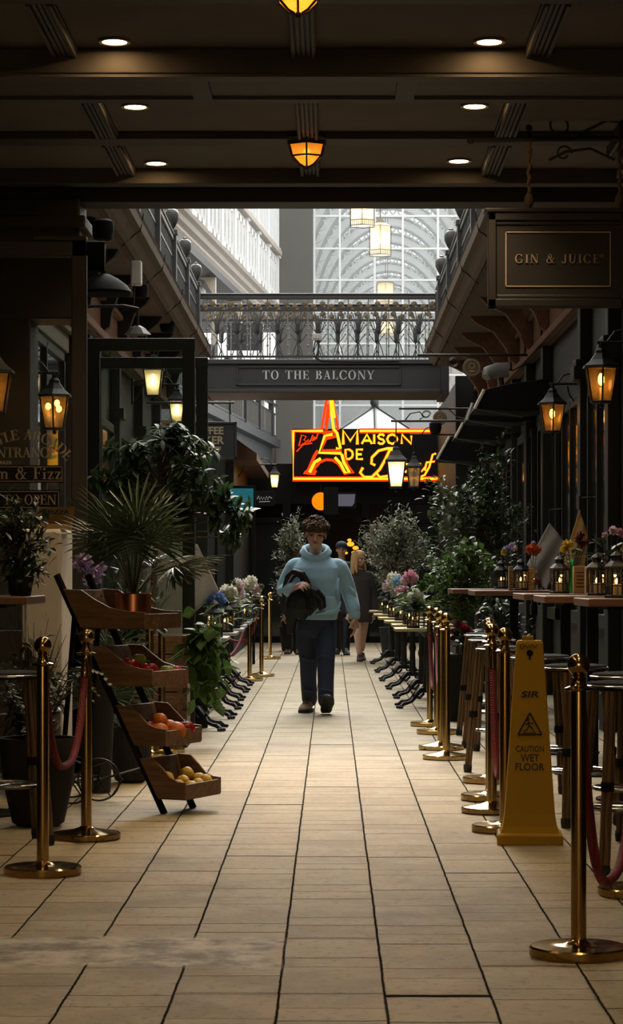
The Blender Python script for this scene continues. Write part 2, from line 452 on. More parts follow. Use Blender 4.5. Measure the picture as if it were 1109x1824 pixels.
M['copper'] = pm('copper', (.5,.2,.1), .3, metal=1., var=.2)
M['black'] = pm('black_matt', (.008,.008,.009), .85, var=.3, spec=.15)
M['rubber'] = pm('black_rubber', (.015,.015,.015), .7, var=.2)
M['rattan'] = wood_mat('rattan', (.06,.034,.015), (.21,.13,.06), 4., .5, (14,14,1))
M['chrome'] = pm('worn_chrome', (.5,.5,.5), .22, metal=1., var=.1)
M['glass'] = pane('window_glass', (.86,.9,.88), .05)
M['jar'] = pane('clear_glass', (.93,.95,.94), .1)
M['amber'] = pane('amber_lamp_glass', (.72,.52,.28), .05, .1, .08, (1,.6,.2))
M['frost'] = pane('frosted_lamp_glass', (.9,.82,.6), .05, .2, .55, (1,.80,.52))
M['opal'] = pane('opal_lamp_glass', (.9,.85,.7), .03, .3, .88, (1,.90,.68))
M['warmbulb'] = emit('amber_bulb', (1,.5,.12), 22)
M['softbulb'] = emit('soft_white_bulb', (1,.82,.5), 12)
M['flame'] = emit('candle_flame', (1,.5,.12), 14)
M['wax'] = pm('candle_wax', (.7,.6,.42), .6, var=.05, trans=.3)
M['down'] = emit('downlight_lens', (1,.60,.26), 45)
M['neony'] = emit('yellow_neon', (1,.58,.02), 1.6)
M['neonr'] = emit('red_neon', (1,.045,.004), 1.5)
M['orange'] = emit('orange_globe_light', (1,.27,.005), 1.05)
M['teal'] = emit('teal_screen', (.03,.2,.24), .55)
M['palescreen'] = emit('pale_screen', (.3,.27,.33), .35)
M['brasstop'] = pm('brass_edged_top', (.36,.30,.14), .35, metal=.5, var=.15)
M['marble'] = pm('pale_marble_top', (.45,.44,.42), .3, var=.12)
M['kraft'] = pm('kraft_card', (.36,.23,.10), .8, var=.12)
M['clothw'] = pm('off_white_cloth', (.42,.40,.37), .9, var=.1, scale=5)
M['clothy'] = pm('ochre_cloth', (.55,.36,.12), .9, var=.12, scale=5)
M['clothc'] = pm('cream_canvas', (.56,.51,.43), .9, var=.08, scale=4)
M['terra'] = pm('terracotta', (.12,.06,.036), .85, var=.2)
M['skin'] = pm('skin', (.50,.30,.22), .55, var=.06, scale=12)
M['skin2'] = pm('skin_leg', (.46,.27,.19), .55, var=.06)
M['hair'] = pm('brown_hair', (.07,.04,.024), .65, var=.4, scale=30, spec=.2)
M['blond'] = pm('blond_hair', (.46,.29,.11), .5, var=.3, scale=30)
M['hood'] = pm('pale_blue_fleece', (.30,.50,.64), .9, var=.07, scale=9, bump=.25, bscale=14, sheen=.2)
M['hoodrib'] = pm('pale_blue_ribbing', (.27,.46,.59), .9, var=.05, scale=40, sheen=.2)
M['denim'] = pm('navy_denim', (.02,.028,.06), .8, var=.25, scale=10, bump=.3, bscale=18)
M['jacket'] = pm('black_nylon', (.0045,.0055,.008), .55, var=.3, scale=10, spec=.3, bump=.4, bscale=16)
M['tan'] = pm('tan_suede', (.22,.15,.085), .8, var=.15)
M['shoe'] = pm('dark_shoe', (.03,.03,.028), .6, var=.3)
M['shoebr'] = pm('maroon_trainer', (.07,.03,.03), .6, var=.3)
M['boot'] = pm('brown_leather', (.28,.11,.04), .5, var=.2)
M['dress'] = pm('dark_brown_coat', (.03,.023,.02), .85, var=.2)
M['eye'] = pm('eye_dark', (.03,.02,.015), .2, var=.1)
M['lip'] = pm('lips', (.36,.16,.13), .5, var=.05)
M['greyb'] = pm('grey_plastic', (.4,.4,.4), .5, var=.05)
M['whiteplastic'] = pm('white_plastic_casing', (.55,.54,.5), .5, var=.06)
M['pot'] = pm('charcoal_planter', (.010,.010,.010), .7, var=.3, spec=.3)
M['soil'] = pm('soil', (.03,.02,.012), .95, var=.4)
M['bark'] = wood_mat('bark', (.05,.035,.022), (.13,.09,.06), 5., .85, (6,6,1))
M['leafd'] = pm('leaf_dark_gloss', (.018,.036,.013), .42, var=.4, scale=5, trans=.2)
M['leafm'] = pm('leaf_mid_green', (.034,.062,.02), .45, var=.45, scale=5, trans=.3)
M['leafb'] = pm('leaf_bright_green', (.06,.115,.022), .48, var=.35, scale=5, trans=.35)
M['leafo'] = pm('leaf_olive_grey', (.19,.205,.135), .55, var=.35, scale=6, trans=.25)
M['leafp'] = pm('palm_green', (.03,.05,.02), .4, var=.35, scale=5, trans=.15)
M['dry'] = pm('dry_stems', (.10,.07,.04), .8, var=.3)
M['signblack'] = pm('black_sign_paint', (.0095,.008,.007), .5, var=.2)
M['goldpale'] = pm('pale_yellow_lettering', (.50,.46,.30), .6, var=.05)
M['tealtext'] = pm('pale_teal_lettering', (.2,.4,.42), .6)
M['rlamp'] = emit('restaurant_lamp', (1,.30,.02), 2.2)
M['greenglass'] = pane('green_glass', (.25,.75,.45), .1, .05, .4, (.2,.7,.4))
M['navycoat'] = pm('navy_coat', (.02,.024,.035), .85, var=.2)
for nm, c in (('blue',(.16,.27,.52)),('whitef',(.80,.79,.68)),('pink',(.72,.36,.46)),('pale',(.76,.60,.61)),('lilac',(.42,.33,.55)),('orangef',(.62,.13,.03)),
              ('yellowf',(.6,.42,.03)),('redf',(.28,.02,.035)),('sky',(.30,.50,.64)),('dried',(.20,.13,.10)),('darkred',(.1,.015,.03))):
    M[nm] = pm('petals_' + nm, c, .7, var=.2, scale=30, trans=.2)
M['orangefruit'] = pm('orange_peel', (.68,.17,.012), .45, var=.1, scale=12, bump=.3, bscale=120)
M['lemon'] = pm('lemon_peel', (.68,.44,.03), .42, var=.1, scale=12, bump=.3, bscale=110)
M['apple'] = pm('red_apple_skin', (.32,.012,.015), .25, var=.35, scale=10)
M['green'] = pm('green_apple_skin', (.28,.36,.06), .3, var=.2, scale=10)
M['vault'] = pm('white_vault_ribs', (.50,.51,.51), .6, var=.04)
# ====================================================================== THE SETTING
random.seed(7)
fl = MB(); fl.quad((-9,-3,0),(9,-3,0),(9,44,0),(-9,44,0)); struct(fl.build('floor', M['floor']))
fl = MB(); fl.bb(-9, 9, 44, 130, -.3, -.02); struct(fl.build('floor_far', M['grey']))

ZC = 4.0
PASS_END = 16.55
# ---- covered passage
b = MB(); b.bb(-2.45, 2.05, -3, 16.25, ZC, ZC + .12); struct(b.build('ceiling', M['ceil']))
def beam(n, y0, y1, z0, m='beam', top=ZC):
    q = MB(); q.bb(-2.45, 2.05, y0, y1, z0, top); o = q.build('trim_%d' % n, M[m], bevel=.006); struct(o); return o
t1 = beam(1, 12.3, 13.0, 3.868)
q = MB()          # raised panels under the wide beam
q.bb(-2.4, 2.0, 12.31, 12.42, 3.850, 3.868); q.bb(-2.4, 2.0, 12.9, 13.0, 3.850, 3.868)
for px in (358, 722):
    q.bb(X(px-17, 12.7), X(px+17, 12.7), 12.42, 12.9, 3.850, 3.868)
q.build('soffit_moulding', M['rib'], t1)
t2 = beam(2, 14.62, 14.86, 3.952)
t3 = beam(3, 15.95, 16.1, 3.897)
t4 = beam(4, 11.0, 11.18, 3.955)
t9 = beam(9, 9.0, 9.4, 3.87)
t5 = beam(5, 16.25, PASS_END, 3.819, m='panel', top=4.6)
def rib(n, xc, w, y0, y1):
    q = MB()
    for k in range(5):
        x = xc + w * (k - 2) / 5.2
        q.bb(x - w*.07, x + w*.07, y0, y1, 3.955 - (.012 if k in (0,4) else 0), ZC)
    q.bb(xc - w/2, xc + w/2, y0, y1, 3.975, ZC)
    struct(q.build('trim_%d' % n, M['rib'], bevel=.003))
n = 10
for xc in (-1.39, -.145, 1.075):
    for (y0, y1) in ((9.4, 11.0), (11.18, 12.3), (13.0, 14.62), (14.86, 15.95)):
        rib(n, xc, .135, y0, y1); n += 1
# the front of the building over the passage mouth
q = MB(); q.bb(-4, 4, 16.25, PASS_END, 4.6, 11); struct(q.build('wall_front', M['panel']))
q = MB(); q.bb(-2.6, -2.45, -3, 34, 0, 4.3); wl = struct(q.build('wall_left', M['dark']))
q = MB(); q.bb(2.05, 2.5, -3, PASS_END, 0, 4.0); wr = struct(q.build('wall_right', M['panel']))
q = MB(); q.bb(-2.6, -1.7, -3.2, -3, 0, 4.1); q.bb(1.5, 2.5, -3.2, -3, 0, 4.1); q.bb(-1.7, 1.5, -3.2, -3, 3.4, 4.1); struct(q.build('wall_back_unseen', M['panel']))  # unseen back wall, its opening shaped to let fill light in
q = MB(); q.bb(-9, 9, -14, -3, -.2, -.005); struct(q.build('floor_street', M['grey']))
q = MB(); q.bb(-9, 9, -14.3, -14, 0, 13); struct(q.build('wall_street_bounce', M['sandstone']))  # unseen street wall, added to bounce warm light into the passage
q = MB(); q.bb(2.3, 2.5, PASS_END, 43, 0, 4.3); wr2 = struct(q.build('wall_right_arcade', M['dark']))
q = MB(); q.bb(2.5, 3.2, 16.3, 43, 4.3, 9.); struct(q.build('wall_right_upper_added', M['cream']))  # upper wall added to shape the daylight falling into the well
q = MB(); q.bb(-3.3, -3.2, 16.6, 34, 4.3, 9.); struct(q.build('wall_left_upper_added', M['cream']))  # unseen upper wall, added like its twin to shape the daylight
# left pier at the mouth of the passage, with moulded cap
q = MB(); q.bb(-2.45, X(150, 16.4), 16.1, PASS_END, 3.0, 3.82); q.bb(-2.45, X(158, 16.3), 16.05, PASS_END, 3.62, 3.70)
q.bb(-2.45, X(60, 16.3), 16.1, PASS_END, 0, 3.0)
struct(q.build('pillar_left', M['panel'], bevel=.01))
# right pier with stepped corbel
q = MB(); q.bb(1.98, 2.05, 14.3, 14.9, 0, 3.5)
for (x0, z0, z1) in ((1.86, 3.80, 4.0), (1.74, 3.88, 4.0), (1.90, 3.66, 3.80), (1.80, 3.76, 3.80), (1.94, 3.5, 3.66)):
    q.bb(x0, 2.05, 14.25, 14.95, z0, z1)
struct(q.build('pillar_right', M['panel'], bevel=.012))

# pilasters along both shop fronts
k = 1
for Y in (17.0, 18.9, 21.0, 24.7, 26.8, 28.9, 31.5, 34.5, 38):
    q = MB(); q.bb(2.2, 2.3, Y - .12, Y + .12, 0, 3.9); q.bb(2.14, 2.3, Y - .17, Y + .17, 2.98, 3.1)
    q.bb(2.16, 2.3, Y - .15, Y + .15, 3.1, 3.16); q.bb(2.16, 2.3, Y - .15, Y + .15, 0, .3)
    struct(q.build('pilaster_right_%d' % k, M['dark'], bevel=.008)); k += 1
k = 1
for Y in (16.9, 21.6, 23.1, 26.3, 29.5, 32.5):
    q = MB(); q.bb(-2.45, -2.35, Y - .12, Y + .12, 0, 3.6); q.bb(-2.45, -2.30, Y - .16, Y + .16, 2.98, 3.1)
    q.bb(-2.45, -2.3, Y - .15, Y + .15, 0, .3)
    struct(q.build('pilaster_left_%d' % k, M['dark'], bevel=.008)); k += 1
# shop windows: right and left
def shopwin(n, side, y0, y1, z0, z1, m='dark', lit=None):
    xw = 2.29 if side > 0 else -2.44
    w = MB(); s = -side
    for (a, c, d, e) in ((y0, y0+.07, z0, z1), (y1-.07, y1, z0, z1), (y0, y1, z1-.09, z1), (y0, y1, z0, z0+.12), ((y0+y1)/2-.03, (y0+y1)/2+.03, z0, z1)):
        w.bb(xw, xw + s*.05, a, c, d, e)
    o = struct(w.build('window_%d' % n, M[m], bevel=.005))
    g = MB(); g.bb(xw + s*.012, xw + s*.02, y0+.06, y1-.06, z0+.1, z1-.08); g.build('pane', M['shopglass'], o)
    return o
M['shopglass'] = pm('dark_shop_glass', (.012,.014,.015), .06, var=.1, spec=.6)
for i, (a, c) in enumerate(((19.2, 20.7), (21.4, 23.0), (23.6, 25.7), (26.4, 28.5), (29.3, 31.1))): shopwin(i + 1, 1, a, c, .8, 2.9)
for i, (a, c) in enumerate(((21.9, 22.9), (23.3, 26.0), (26.6, 29.2))): shopwin(i + 10, -1, a, c, .7, 2.9)
# pale-lintelled window behind the glazed entrance screen
o = shopwin(20, -1, 18.5, 21.2, .9, 3.25)
q = MB(); q.bb(-2.44, -2.37, 18.45, 21.3, 3.25, 3.42); q.bb(-2.44, -2.33, 18.4, 21.35, 3.42, 3.47); q.build('lintel', M['corn'], o, bevel=.006)
M['pane_reflection'] = pm('pale_pane_reflection', (.40,.44,.42), .6, var=.15)  # pale patches painted to stand for light reflected in the glass
q = MB()
for (a, c, d, e) in ((18.7, 18.9, 2.55, 2.98), (19.25, 19.4, 2.55, 2.9), (18.7, 18.9, 2.28, 2.4), (19.3, 19.5, 2.28, 2.4), (18.75, 18.95, 1.35, 2.1), (19.3, 19.6, 1.5, 2.06)):
    q.bb(-2.425, -2.415, a, c, d, e)
q.build('pane_reflection', M['pane_reflection'], o)

# ---- balconies either side of the open well
def balcony(side, xe, y0, y1, label):
    """xe = alley edge of the cornice; side -1 left, +1 right"""
    s = side
    prof = [(0, 0), (-.02, .06), (.03, .11), (.0, .15), (.06, .18), (.85, .18), (.85, -.14), (.20, -.14), (.17, -.10), (.14, -.135), (.10, -.10), (.05, -.02)]
    pts = [(xe + s * u, 4.42 + w) for (u, w) in prof]
    q = MB(); q.prism(pts, y0, y1, 'xz'); return q
q = balcony(-1, -1.75, PASS_END, 34.2, ''); cl = struct(q.build('cornice_left', M['corn']))
q = balcony(1, 1.35, PASS_END, 34.2, ''); cr_ = struct(q.build('cornice_right', M['corn']))
for (o, s, xe) in ((cl, -1, -1.75), (cr_, 1, 1.35)):
    for Y in (21.6, 24.4, 27.3, 30.6, 33):
        j = MB(); j.tube([(xe - s*.03, Y, 4.56), (xe + s*.0, Y, 4.40), (xe + s*.05, Y, 4.37), (xe + s*.17, Y, 4.26)], .007, 6); j.build('joint', M['iron'], o)
# wall fascia and corbels under the cornice
q = MB(); q.bb(-2.45, -2.33, 16.6, 34, 3.72, 4.02); q.bb(-2.45, -2.27, 16.6, 34, 4.02, 4.08); q.bb(-2.45, -2.29, 16.6, 34, 3.64, 3.72)
struct(q.build('fascia_left', M['brick'], bevel=.01))
q = MB(); q.bb(2.2, 2.3, 16.6, 43, 3.72, 4.02); q.bb(2.14, 2.3, 16.6, 43, 4.02, 4.08); q.bb(2.16, 2.3, 16.6, 43, 3.64, 3.72)
struct(q.build('fascia_right', M['brick'], bevel=.01))
q = MB()
for i in range(9):
    Y = 18.2 + i * 1.9
    q.prism([(-2.33, 3.7), (-2.33, 4.28), (-1.98, 4.28), (-2.03, 4.2), (-2.15, 4.1), (-2.22, 3.9), (-2.24, 3.76)], Y - .07, Y + .07, 'xz')
struct(q.build('corbels_left', M['panel'], bevel=.006))
q = MB()
for i in range(9):
    Y = 18.2 + i * 1.9
    q.prism([(2.2, 3.7), (2.2, 4.28), (1.62, 4.28), (1.7, 4.2), (1.9, 4.1), (2.05, 3.9), (2.1, 3.76)], Y - .07, Y + .07, 'xz')
struct(q.build('corbels_right', M['brick'], bevel=.006))

def balc_rail(name, label, x, s, posts, y0, y1):
    t = thing(name, label, 'railing', (x, y0, 4.60))
    L_ = y1 - y0
    q = MB(); q.bb(-.03, .03, 0, L_, .72, .78); q.bb(-.045, .045, 0, L_, .78, .81); q.build('handrail', M['rail'], t, bevel=.01)
    q = MB(); q.bb(-.02, .02, 0, L_, .06, .10); q.bb(-.015, .015, 0, L_, .52, .55); q.build('lower_rail', M['rail'], t)
    q = MB()
    n_ = int(L_ / .13)
    for i in range(n_):
        yy = (i + .5) * L_ / n_
        q.bb(-.009, .009, yy-.009, yy+.009, 0, .74)
    q.build('baluster_panel', M['rail'], t)
    for Y in posts:
        yy = Y - y0
        p_ = MB(); p_.bb(-.06, .06, yy-.06, yy+.06, -.04, .86); p_.bb(-.075, .075, yy-.075, yy+.075, .80, .86); o = p_.build('post', M['rail'], t, bevel=.008)
        f_ = MB(); f_.lathe([(.02,.86),(.03,.88),(.055,.92),(.085,.99),(.088,1.06),(.07,1.10),(.035,1.12),(.03,1.14),(.001,1.15)], 12, (0, yy, 0)); f_.build('finial', M['rail'], o, smooth=True)
    return t
balc_rail('balcony_railing', 'dark iron balcony railing with urn finials above the left cornice, this side of the footbridge', -1.95, -1, (20.5, 23.3, 26.1, 28.8, 31.4, 33.9), 16.7, 34.2)
balc_rail('balcony_railing', 'dark iron balcony railing with urn finials above the right cornice, this side of the footbridge', 1.55, 1, (20.0, 22.6, 25.3, 28.0, 30.6, 33.2), 16.7, 34.2)

# ---- footbridge "to the balcony"
YB = 34.7
br = thing('footbridge', 'dark iron footbridge lettered To The Balcony spanning the arcade', 'bridge', (0, YB, 3.95))
x0, x1 = X(366, YB), X(785, YB)
q = MB(); q.bb(x0, x1, 0, 1.5, .02, .40); q.bb(x0, x1, -.05, 1.5, .40, .47); q.bb(x0, x1, -.03, 1.5, -.02, .03)
q.bb(x0 - .25, x0, -.02, 1.5, -.05, .5); q.bb(x1, x1 + .12, .0, 1.5, -.05, .5)
q.build('beam', M['navy'], br, bevel=.01)
bx0, bx1 = X(421, YB), X(714, YB)
nb = MB()
for (a, c, d, e) in ((bx0, bx1, .345, .37), (bx0, bx1, .085, .11), (bx0, bx0 + .025, .085, .37), (bx1 - .025, bx1, .085, .37)): nb.bb(a, c, -.025, .0, d, e)
nbo = nb.build('name_board_moulding', M['navy'], br, bevel=.006)
q = MB(); serif(q, 'TO THE BALCONY', .132, X(567, YB), -.004, Z(676, YB) - 3.95, .008, .13)
lab(q.build('lettering', M['sill'], nbo), 'pale serif words To The Balcony')
# railing (front), then its copy on the far edge
rl = MB(); W0, W1 = X(350, YB), X(782, YB)
rl.bb(W0, W1, -.035, .035, 1.36, 1.42); rl.bb(W0, W1, -.05, .05, 1.42, 1.445)
def bridge_rail(y, posts=True):
    o = rl.build('handrail', M['rail'], br, loc=(0, y, 0), bevel=.01)
    q = MB(); q.bb(W0, W1, y-.015, y+.015, 1.18, 1.215); q.bb(W0, W1, y-.012, y+.012, .50, .53); q.build('lower_rail', M['rail'], br)
    nbal = 22; st = (W1 - W0 - .3) / nbal
    for i in range(nbal + 1):
        x = W0 + .15 + st * i
        if i % 2 == 0:
            q = MB(); q.tube([(x, y, .5), (x, y, 1.36)], .009, 6)
            for z in (.68, .92): q.ball((x, y, z), .018, n=8)
            q.build('baluster', M['railp'], br)
        else:
            q = MB(); q.tube([(x, y, .5), (x, y, .95)], .009, 6)
            q.tube([(x, y, .84), (x, y, .9), (x, y, 1.0), (x, y, 1.12)], [.012, .034, .038, .008], 8)
            for (dx, dz) in ((-.10, 1.16), (-.06, 1.19), (.06, 1.19), (.10, 1.16), (-.115, .98), (.115, .98)):
                q.tube([(x, y, .9 if dz > 1 else .84), (x + dx*.35, y, 1.0 if dz > 1 else .88), (x + dx*.8, y, dz - .03), (x + dx, y, dz)], [.008, .008, .006, .006], 5)
                q.ball((x + dx, y, dz), .013, n=6)
            q.tube([(x, y, .75), (x - .05, y, .62), (x - .08, y, .5)], .007, 5); q.tube([(x, y, .75), (x + .05, y, .62), (x + .08, y, .5)], .007, 5)
            q.build('baluster', M['rail'], br)
    for i in range(26):
        x = W0 + .1 + (W1 - W0 - .2) * i / 25
        q = MB(); q.ball((x, y - .012, 1.29 if i % 2 else 1.255), .045, (1, .35, .9), 8); q.ball((x + .03, y - .015, 1.245 if i % 2 else 1.21), .03, (1, .35, .8), 8)
        q.build('rosette', M['gild'], br, smooth=True)
    return o
bridge_rail(.04); bridge_rail(1.4)
for x in (W0 - .03, W1 + .03):
    q = MB(); q.bb(x-.09, x+.09, -.05, .13, .47, 1.47); q.build('end_post', M['rail'], br, bevel=.012)
q = thing('junction_box', 'grey electrical box with trailing black cable tied to the footbridge railing', 'electrical box', (X(564, YB), YB - .06, Z(607, YB)))
c_ = MB(); c_.box((0,0,.05), (.15,.05,.10)); c_.box((0,-.03,.05), (.10,.01,.06)); c_.build('casing', M['greyb'], q, bevel=.008)
c_ = MB(); c_.tube([(-.02,.0,.0),(-.05,.0,-.15),(-.02,.01,-.26),(.08,.0,-.30),(.6,.0,-.31),(1.2,.0,-.30)], .011, 6); c_.tube([(.02,.0,.0),(.03,.0,-.1),(-.01,.01,-.25),(.05,.0,-.29)], .011, 6); c_.build('cable', M['rubber'], q)

# ---- beyond the bridge the arcade bends to the right by about five degrees
ANG = math.atan(.088)
FX, FYY = -6.44 + .088 * 37, 37.0
def bent(name, mb, m, **k):
    o = mb.build(name, m, loc=(FX, FYY, 0), rz=-ANG, **k); return o
LEN = 20.95
# white upper storey over the left-hand gallery
q = MB()
q.bb(-.25, .0, 0, LEN, 7.75, 12.5)
wg = struct(bent('wall_gallery_left', q, M['white']))
q = MB()
q.prism([(-.3, 7.3), (-.02, 7.32), (.05, 7.42), (.02, 7.5), (.10, 7.55), (.02, 7.62)], 0, LEN, 'xz')
q.prism([(-.3, 7.62), (.02, 7.62), (.04, 7.72), (.12, 7.76), (.14, 7.82), (-.3, 7.84)], 0, LEN, 'xz')
struct(bent('cornice_gallery_left', q, M['corn2']))
q = MB()
for i in range(11):
    yy = .4 + i * 2.05
    q.bb(0, .06, yy-.12, yy+.12, 7.84, 12.5); q.bb(0, .10, yy-.16, yy+.16, 9.02, 9.26)
    for j in range(3):
        a = yy + .30 + j * .55
        q.bb(0, .035, a, a+.06, 7.95, 9.0); q.bb(0, .035, a+.36, a+.42, 7.95, 9.0); q.bb(0, .035, a, a+.42, 7.95, 8.05); q.bb(0, .035, a, a+.42, 8.85, 8.98)
        q.bb(0, .07, a-.07, a-.03, 9.3, 12.5)
struct(bent('trim_30', q, M['white']))
q = MB(); q.bb(0, .14, 0, LEN, 9.06, 9.2); struct(bent('trim_31', q, M['corn2'], bevel=.02))
M['paleglass'] = pm('pale_window_glass', (.62,.68,.72), .2, var=.05)
M['greyglass'] = pm('grey_window_glass', (.42,.46,.49), .2, var=.08)
k = 40
for i in range(10):
    yy = .4 + i * 2.05
    for j in range(3):
        a = yy + .36 + j * .55
        q = MB(); q.bb(.005, .012, a+.07, a+.28, 8.2, 8.65); struct(bent('window_%d' % k, q, M['greyglass'])); k += 1
q = MB(); q.bb(-.02, .008, 0, LEN, 9.35, 12.4); struct(bent('window_39', q, M['paleglass']))
# gallery floor, its dark ceiling, pale back wall and the dark board on it
q = MB(); q.bb(-2.3, .02, 0, LEN, 7.2, 7.34); struct(bent('ceiling_gallery', q, M['navy']))
q = MB(); q.bb(-2.3, .10, 0, LEN, 4.36, 4.55); struct(bent('balcony_slab_left', q, M['rail']))
q = MB(); q.bb(-2.3, -.1, 0, LEN, 3.0, 4.36); struct(bent('wall_under_gallery', q, M['navy']))
q = MB(); q.bb(-2.5, -2.3, 0, LEN, 3.4, 7.3); struct(bent('wall_gallery_back', q, M['cream']))
for i in range(5):
    yy = 2.0 + i * 4.1
    q = MB()
    q.prism([(-.02, 7.3), (-.02, 6.4), (-.06, 6.4), (-.10, 6.9), (-.25, 7.15), (-.6, 7.25), (-.6, 7.3)], yy - .05, yy + .05, 'xz')
    q.bb(-.10, .0, yy-.05, yy+.05, 4.5, 6.4)
    struct(bent('column_gallery_%d' % (i+1), q, M['cream']))
for i, yy in enumerate((3.5, 7.3, 11.5)):
    t = thing('globe_light', ('white globe ceiling light over the upper left gallery, ' + ('nearest of the three', 'middle of the three', 'farthest of the three')[i]), 'ceiling light', (FX + yy*math.sin(ANG) - .55*math.cos(ANG), FYY + yy*math.cos(ANG) + .55*math.sin(ANG), 7.2))
    q = MB(); q.ball((0,0,-.16), .15, n=14); lab(q.build('globe', M['white'], t, smooth=True), 'white globe')
    q = MB(); q.tube([(0,0,0),(0,0,-.04)], .05, 10); q.build('mount', M['iron'], t)
def along(yy, v, z): return (FX + yy*math.sin(ANG) + v*math.cos(ANG), FYY + yy*math.cos(ANG) - v*math.sin(ANG), z)
# gallery railing beyond the bridge
t = thing('balcony_railing', 'grey slatted balcony railing with ball finials beyond the footbridge on the left', 'railing', along(1, 0, 4.55), -ANG)
q = MB(); q.bb(-.04, .04, 0, LEN-1.2, .80, .86); q.bb(-.03, .03, 0, LEN-1.2, .05, .1); q.build('handrail', M['rail'], t)
q = MB()
for i in range(100): q.bb(-.012, .012, .1 + i*.195, .17 + i*.195, .08, .6)
q.build('slat_panel', M['grey'], t)
q = MB(); q.bb(-.02, .02, 0, LEN-1.2, .60, .63); q.build('lower_rail', M['rail'], t)
for i in range(8):
    yy = .6 + i * 2.6
    p_ = MB(); p_.bb(-.06, .06, yy-.06, yy+.06, 0, .92); o = p_.build('post', M['rail'], t)
    f_ = MB(); f_.lathe([(.03,.92),(.05,.98),(.10,1.06),(.11,1.16),(.08,1.22),(.02,1.24),(.001,1.25)], 12, (0, yy, 0)); f_.build('finial', M['rail'], o, smooth=True)
YS = 50.
t = thing('wall_sign', 'dark board with pale ring emblem and lettering on the gallery wall behind the footbridge', 'sign', (X(436, YS), YS, Z(600, YS)))
q = MB(); q.box((0,0,0), (.74,.05,.58)); q.build('board', M['navy'], t, bevel=.01)
q = MB(); q.tube([(.09*math.sin(a*PI/9), -.035, .09*math.cos(a*PI/9)+.05) for a in range(18)], .012, 6, closed=True); q.bb(-.03,.03,-.04,-.03,.02,.08)
for xx in (-.24,-.16,-.08,0,.08,.16,.24): q.bb(xx-.025, xx+.025, -.035, -.025, -.16, -.12)
q.build('emblem', M['grey'], t)
# grey end wall and great glazed screen
q = MB(); q.bb(X(491, 58), X(557, 58), 58, 58.6, 0, 14); struct(q.build('wall_far', M['grey']))
q = MB(); q.bb(-9, X(492, 58), 58.2, 58.6, 0, 4.6); struct(q.build('wall_far_left', M['cream']))
q = MB()
YG = 58.2
zt = 11.6
for px in (559.5, 605, 667, 717, 779.5, 826): q.bb(X(px, YG)-.025, X(px, YG)+.025, YG-.04, YG+.04, 2.5, zt)
for py in (385, 443, 499, 556, 612, 668, 722): q.bb(X(557, YG), X(900, YG), YG-.03, YG+.03, Z(py, YG)-.022, Z(py, YG)+.022)
o = struct(q.build('window_90', M['white']))
M['endglass'] = pane('end_screen_glass', (.94,.95,.95), .03, .05, .12, (.86,.88,.9))
q = MB(); q.bb(X(557, YG), X(900, YG), YG-.006, YG+.006, 2.5, zt); q.build('pane', M['endglass'], o)
# barrel vault beyond the screen: white ribs with scalloped tracery, glazed between
def vx(Y): return X(692, 80) + (Y - 80) * .024
HW = 2.75; SPR = 9.2; RISE = 4.3
M['skylight'] = pane('vault_glass', (.56,.59,.60), .02, .3, .74, (.52,.55,.57))
M['vaultm'] = pm('grey_vault_moulding', (.20,.21,.215), .7, var=.1)
for i, Y in enumerate([61 + 4.0 * j for j in range(15)]):
    q = MB(); n_ = 28
    def P_(a, r): return Vector((vx(Y) + (HW + r) * math.cos(a), Y, SPR + (RISE + r) * math.sin(a)))
    for j in range(n_):
        a, c = PI * j / n_, PI * (j+1) / n_
        for (r0, r1, d) in ((-.27, .03, .18),):
            A, B, C_, D = P_(a, r0), P_(c, r0), P_(c, r1), P_(a, r1)
            off = Vector((0, d, 0))
            q.add([A, B, C_, D, A+off, B+off, C_+off, D+off], [(0,1,2,3),(4,7,6,5),(0,4,5,1),(3,2,6,7)])
        m_ = (a + c) / 2
        q.tube([P_(a, -.27), P_(a*.75+c*.25, -.42), P_(m_, -.47), P_(a*.25+c*.75, -.42), P_(c, -.27)], .035, 5)
    for sgn in (-1, 1): q.bb(vx(Y) + sgn*HW - .12, vx(Y) + sgn*HW + .12, Y, Y+.3, 0, SPR)
    o = struct(q.build('vault_rib_%d' % (i+1), M['vault']))
    for r0 in (-.29, .06):
        q = MB(); q.tube([P_(PI*j/n_, r0) + Vector((0,-.02,0)) for j in range(n_+1)], .05, 5); q.build('moulding', M['vaultm'], o)
q = MB(); n_ = 20
for (Ya, Yb_) in ((59.5, 118),):
    for j in range(n_):
        a, c = PI * j / n_, PI * (j+1) / n_
        pts = [(vx(Y) + (HW+.1)*math.cos(t_), Y, SPR + (RISE+.1)*math.sin(t_)) for (Y, t_) in ((Ya, a), (Ya, c), (Yb_, c), (Yb_, a))]
        q.quad(*pts)
struct(q.build('skylight_vault', M['skylight']))
q = MB()
for sgn in (-1, 1):
    q.quad((vx(59)+sgn*(HW+.1), 59, 0), (vx(118)+sgn*(HW+.1), 118, 0), (vx(118)+sgn*(HW+.1), 118, SPR), (vx(59)+sgn*(HW+.1), 59, SPR))
struct(q.build('wall_hall_sides', M['white']))
q = MB(); q.bb(-6, 9, 118, 118.4, 0, 15); struct(q.build('wall_hall_end', M['white']))
q = MB()
for Y in (66, 72, 78, 84, 92, 100):
    for sgn in (-1, 1):
        xs = vx(Y) + sgn*(HW - .02)
        for z0 in (4.2, 6.8): q.bb(xs-.03, xs+.03, Y-1.2, Y+1.2, z0, z0+1.7)
struct(q.build('window_91', M['greyglass']))
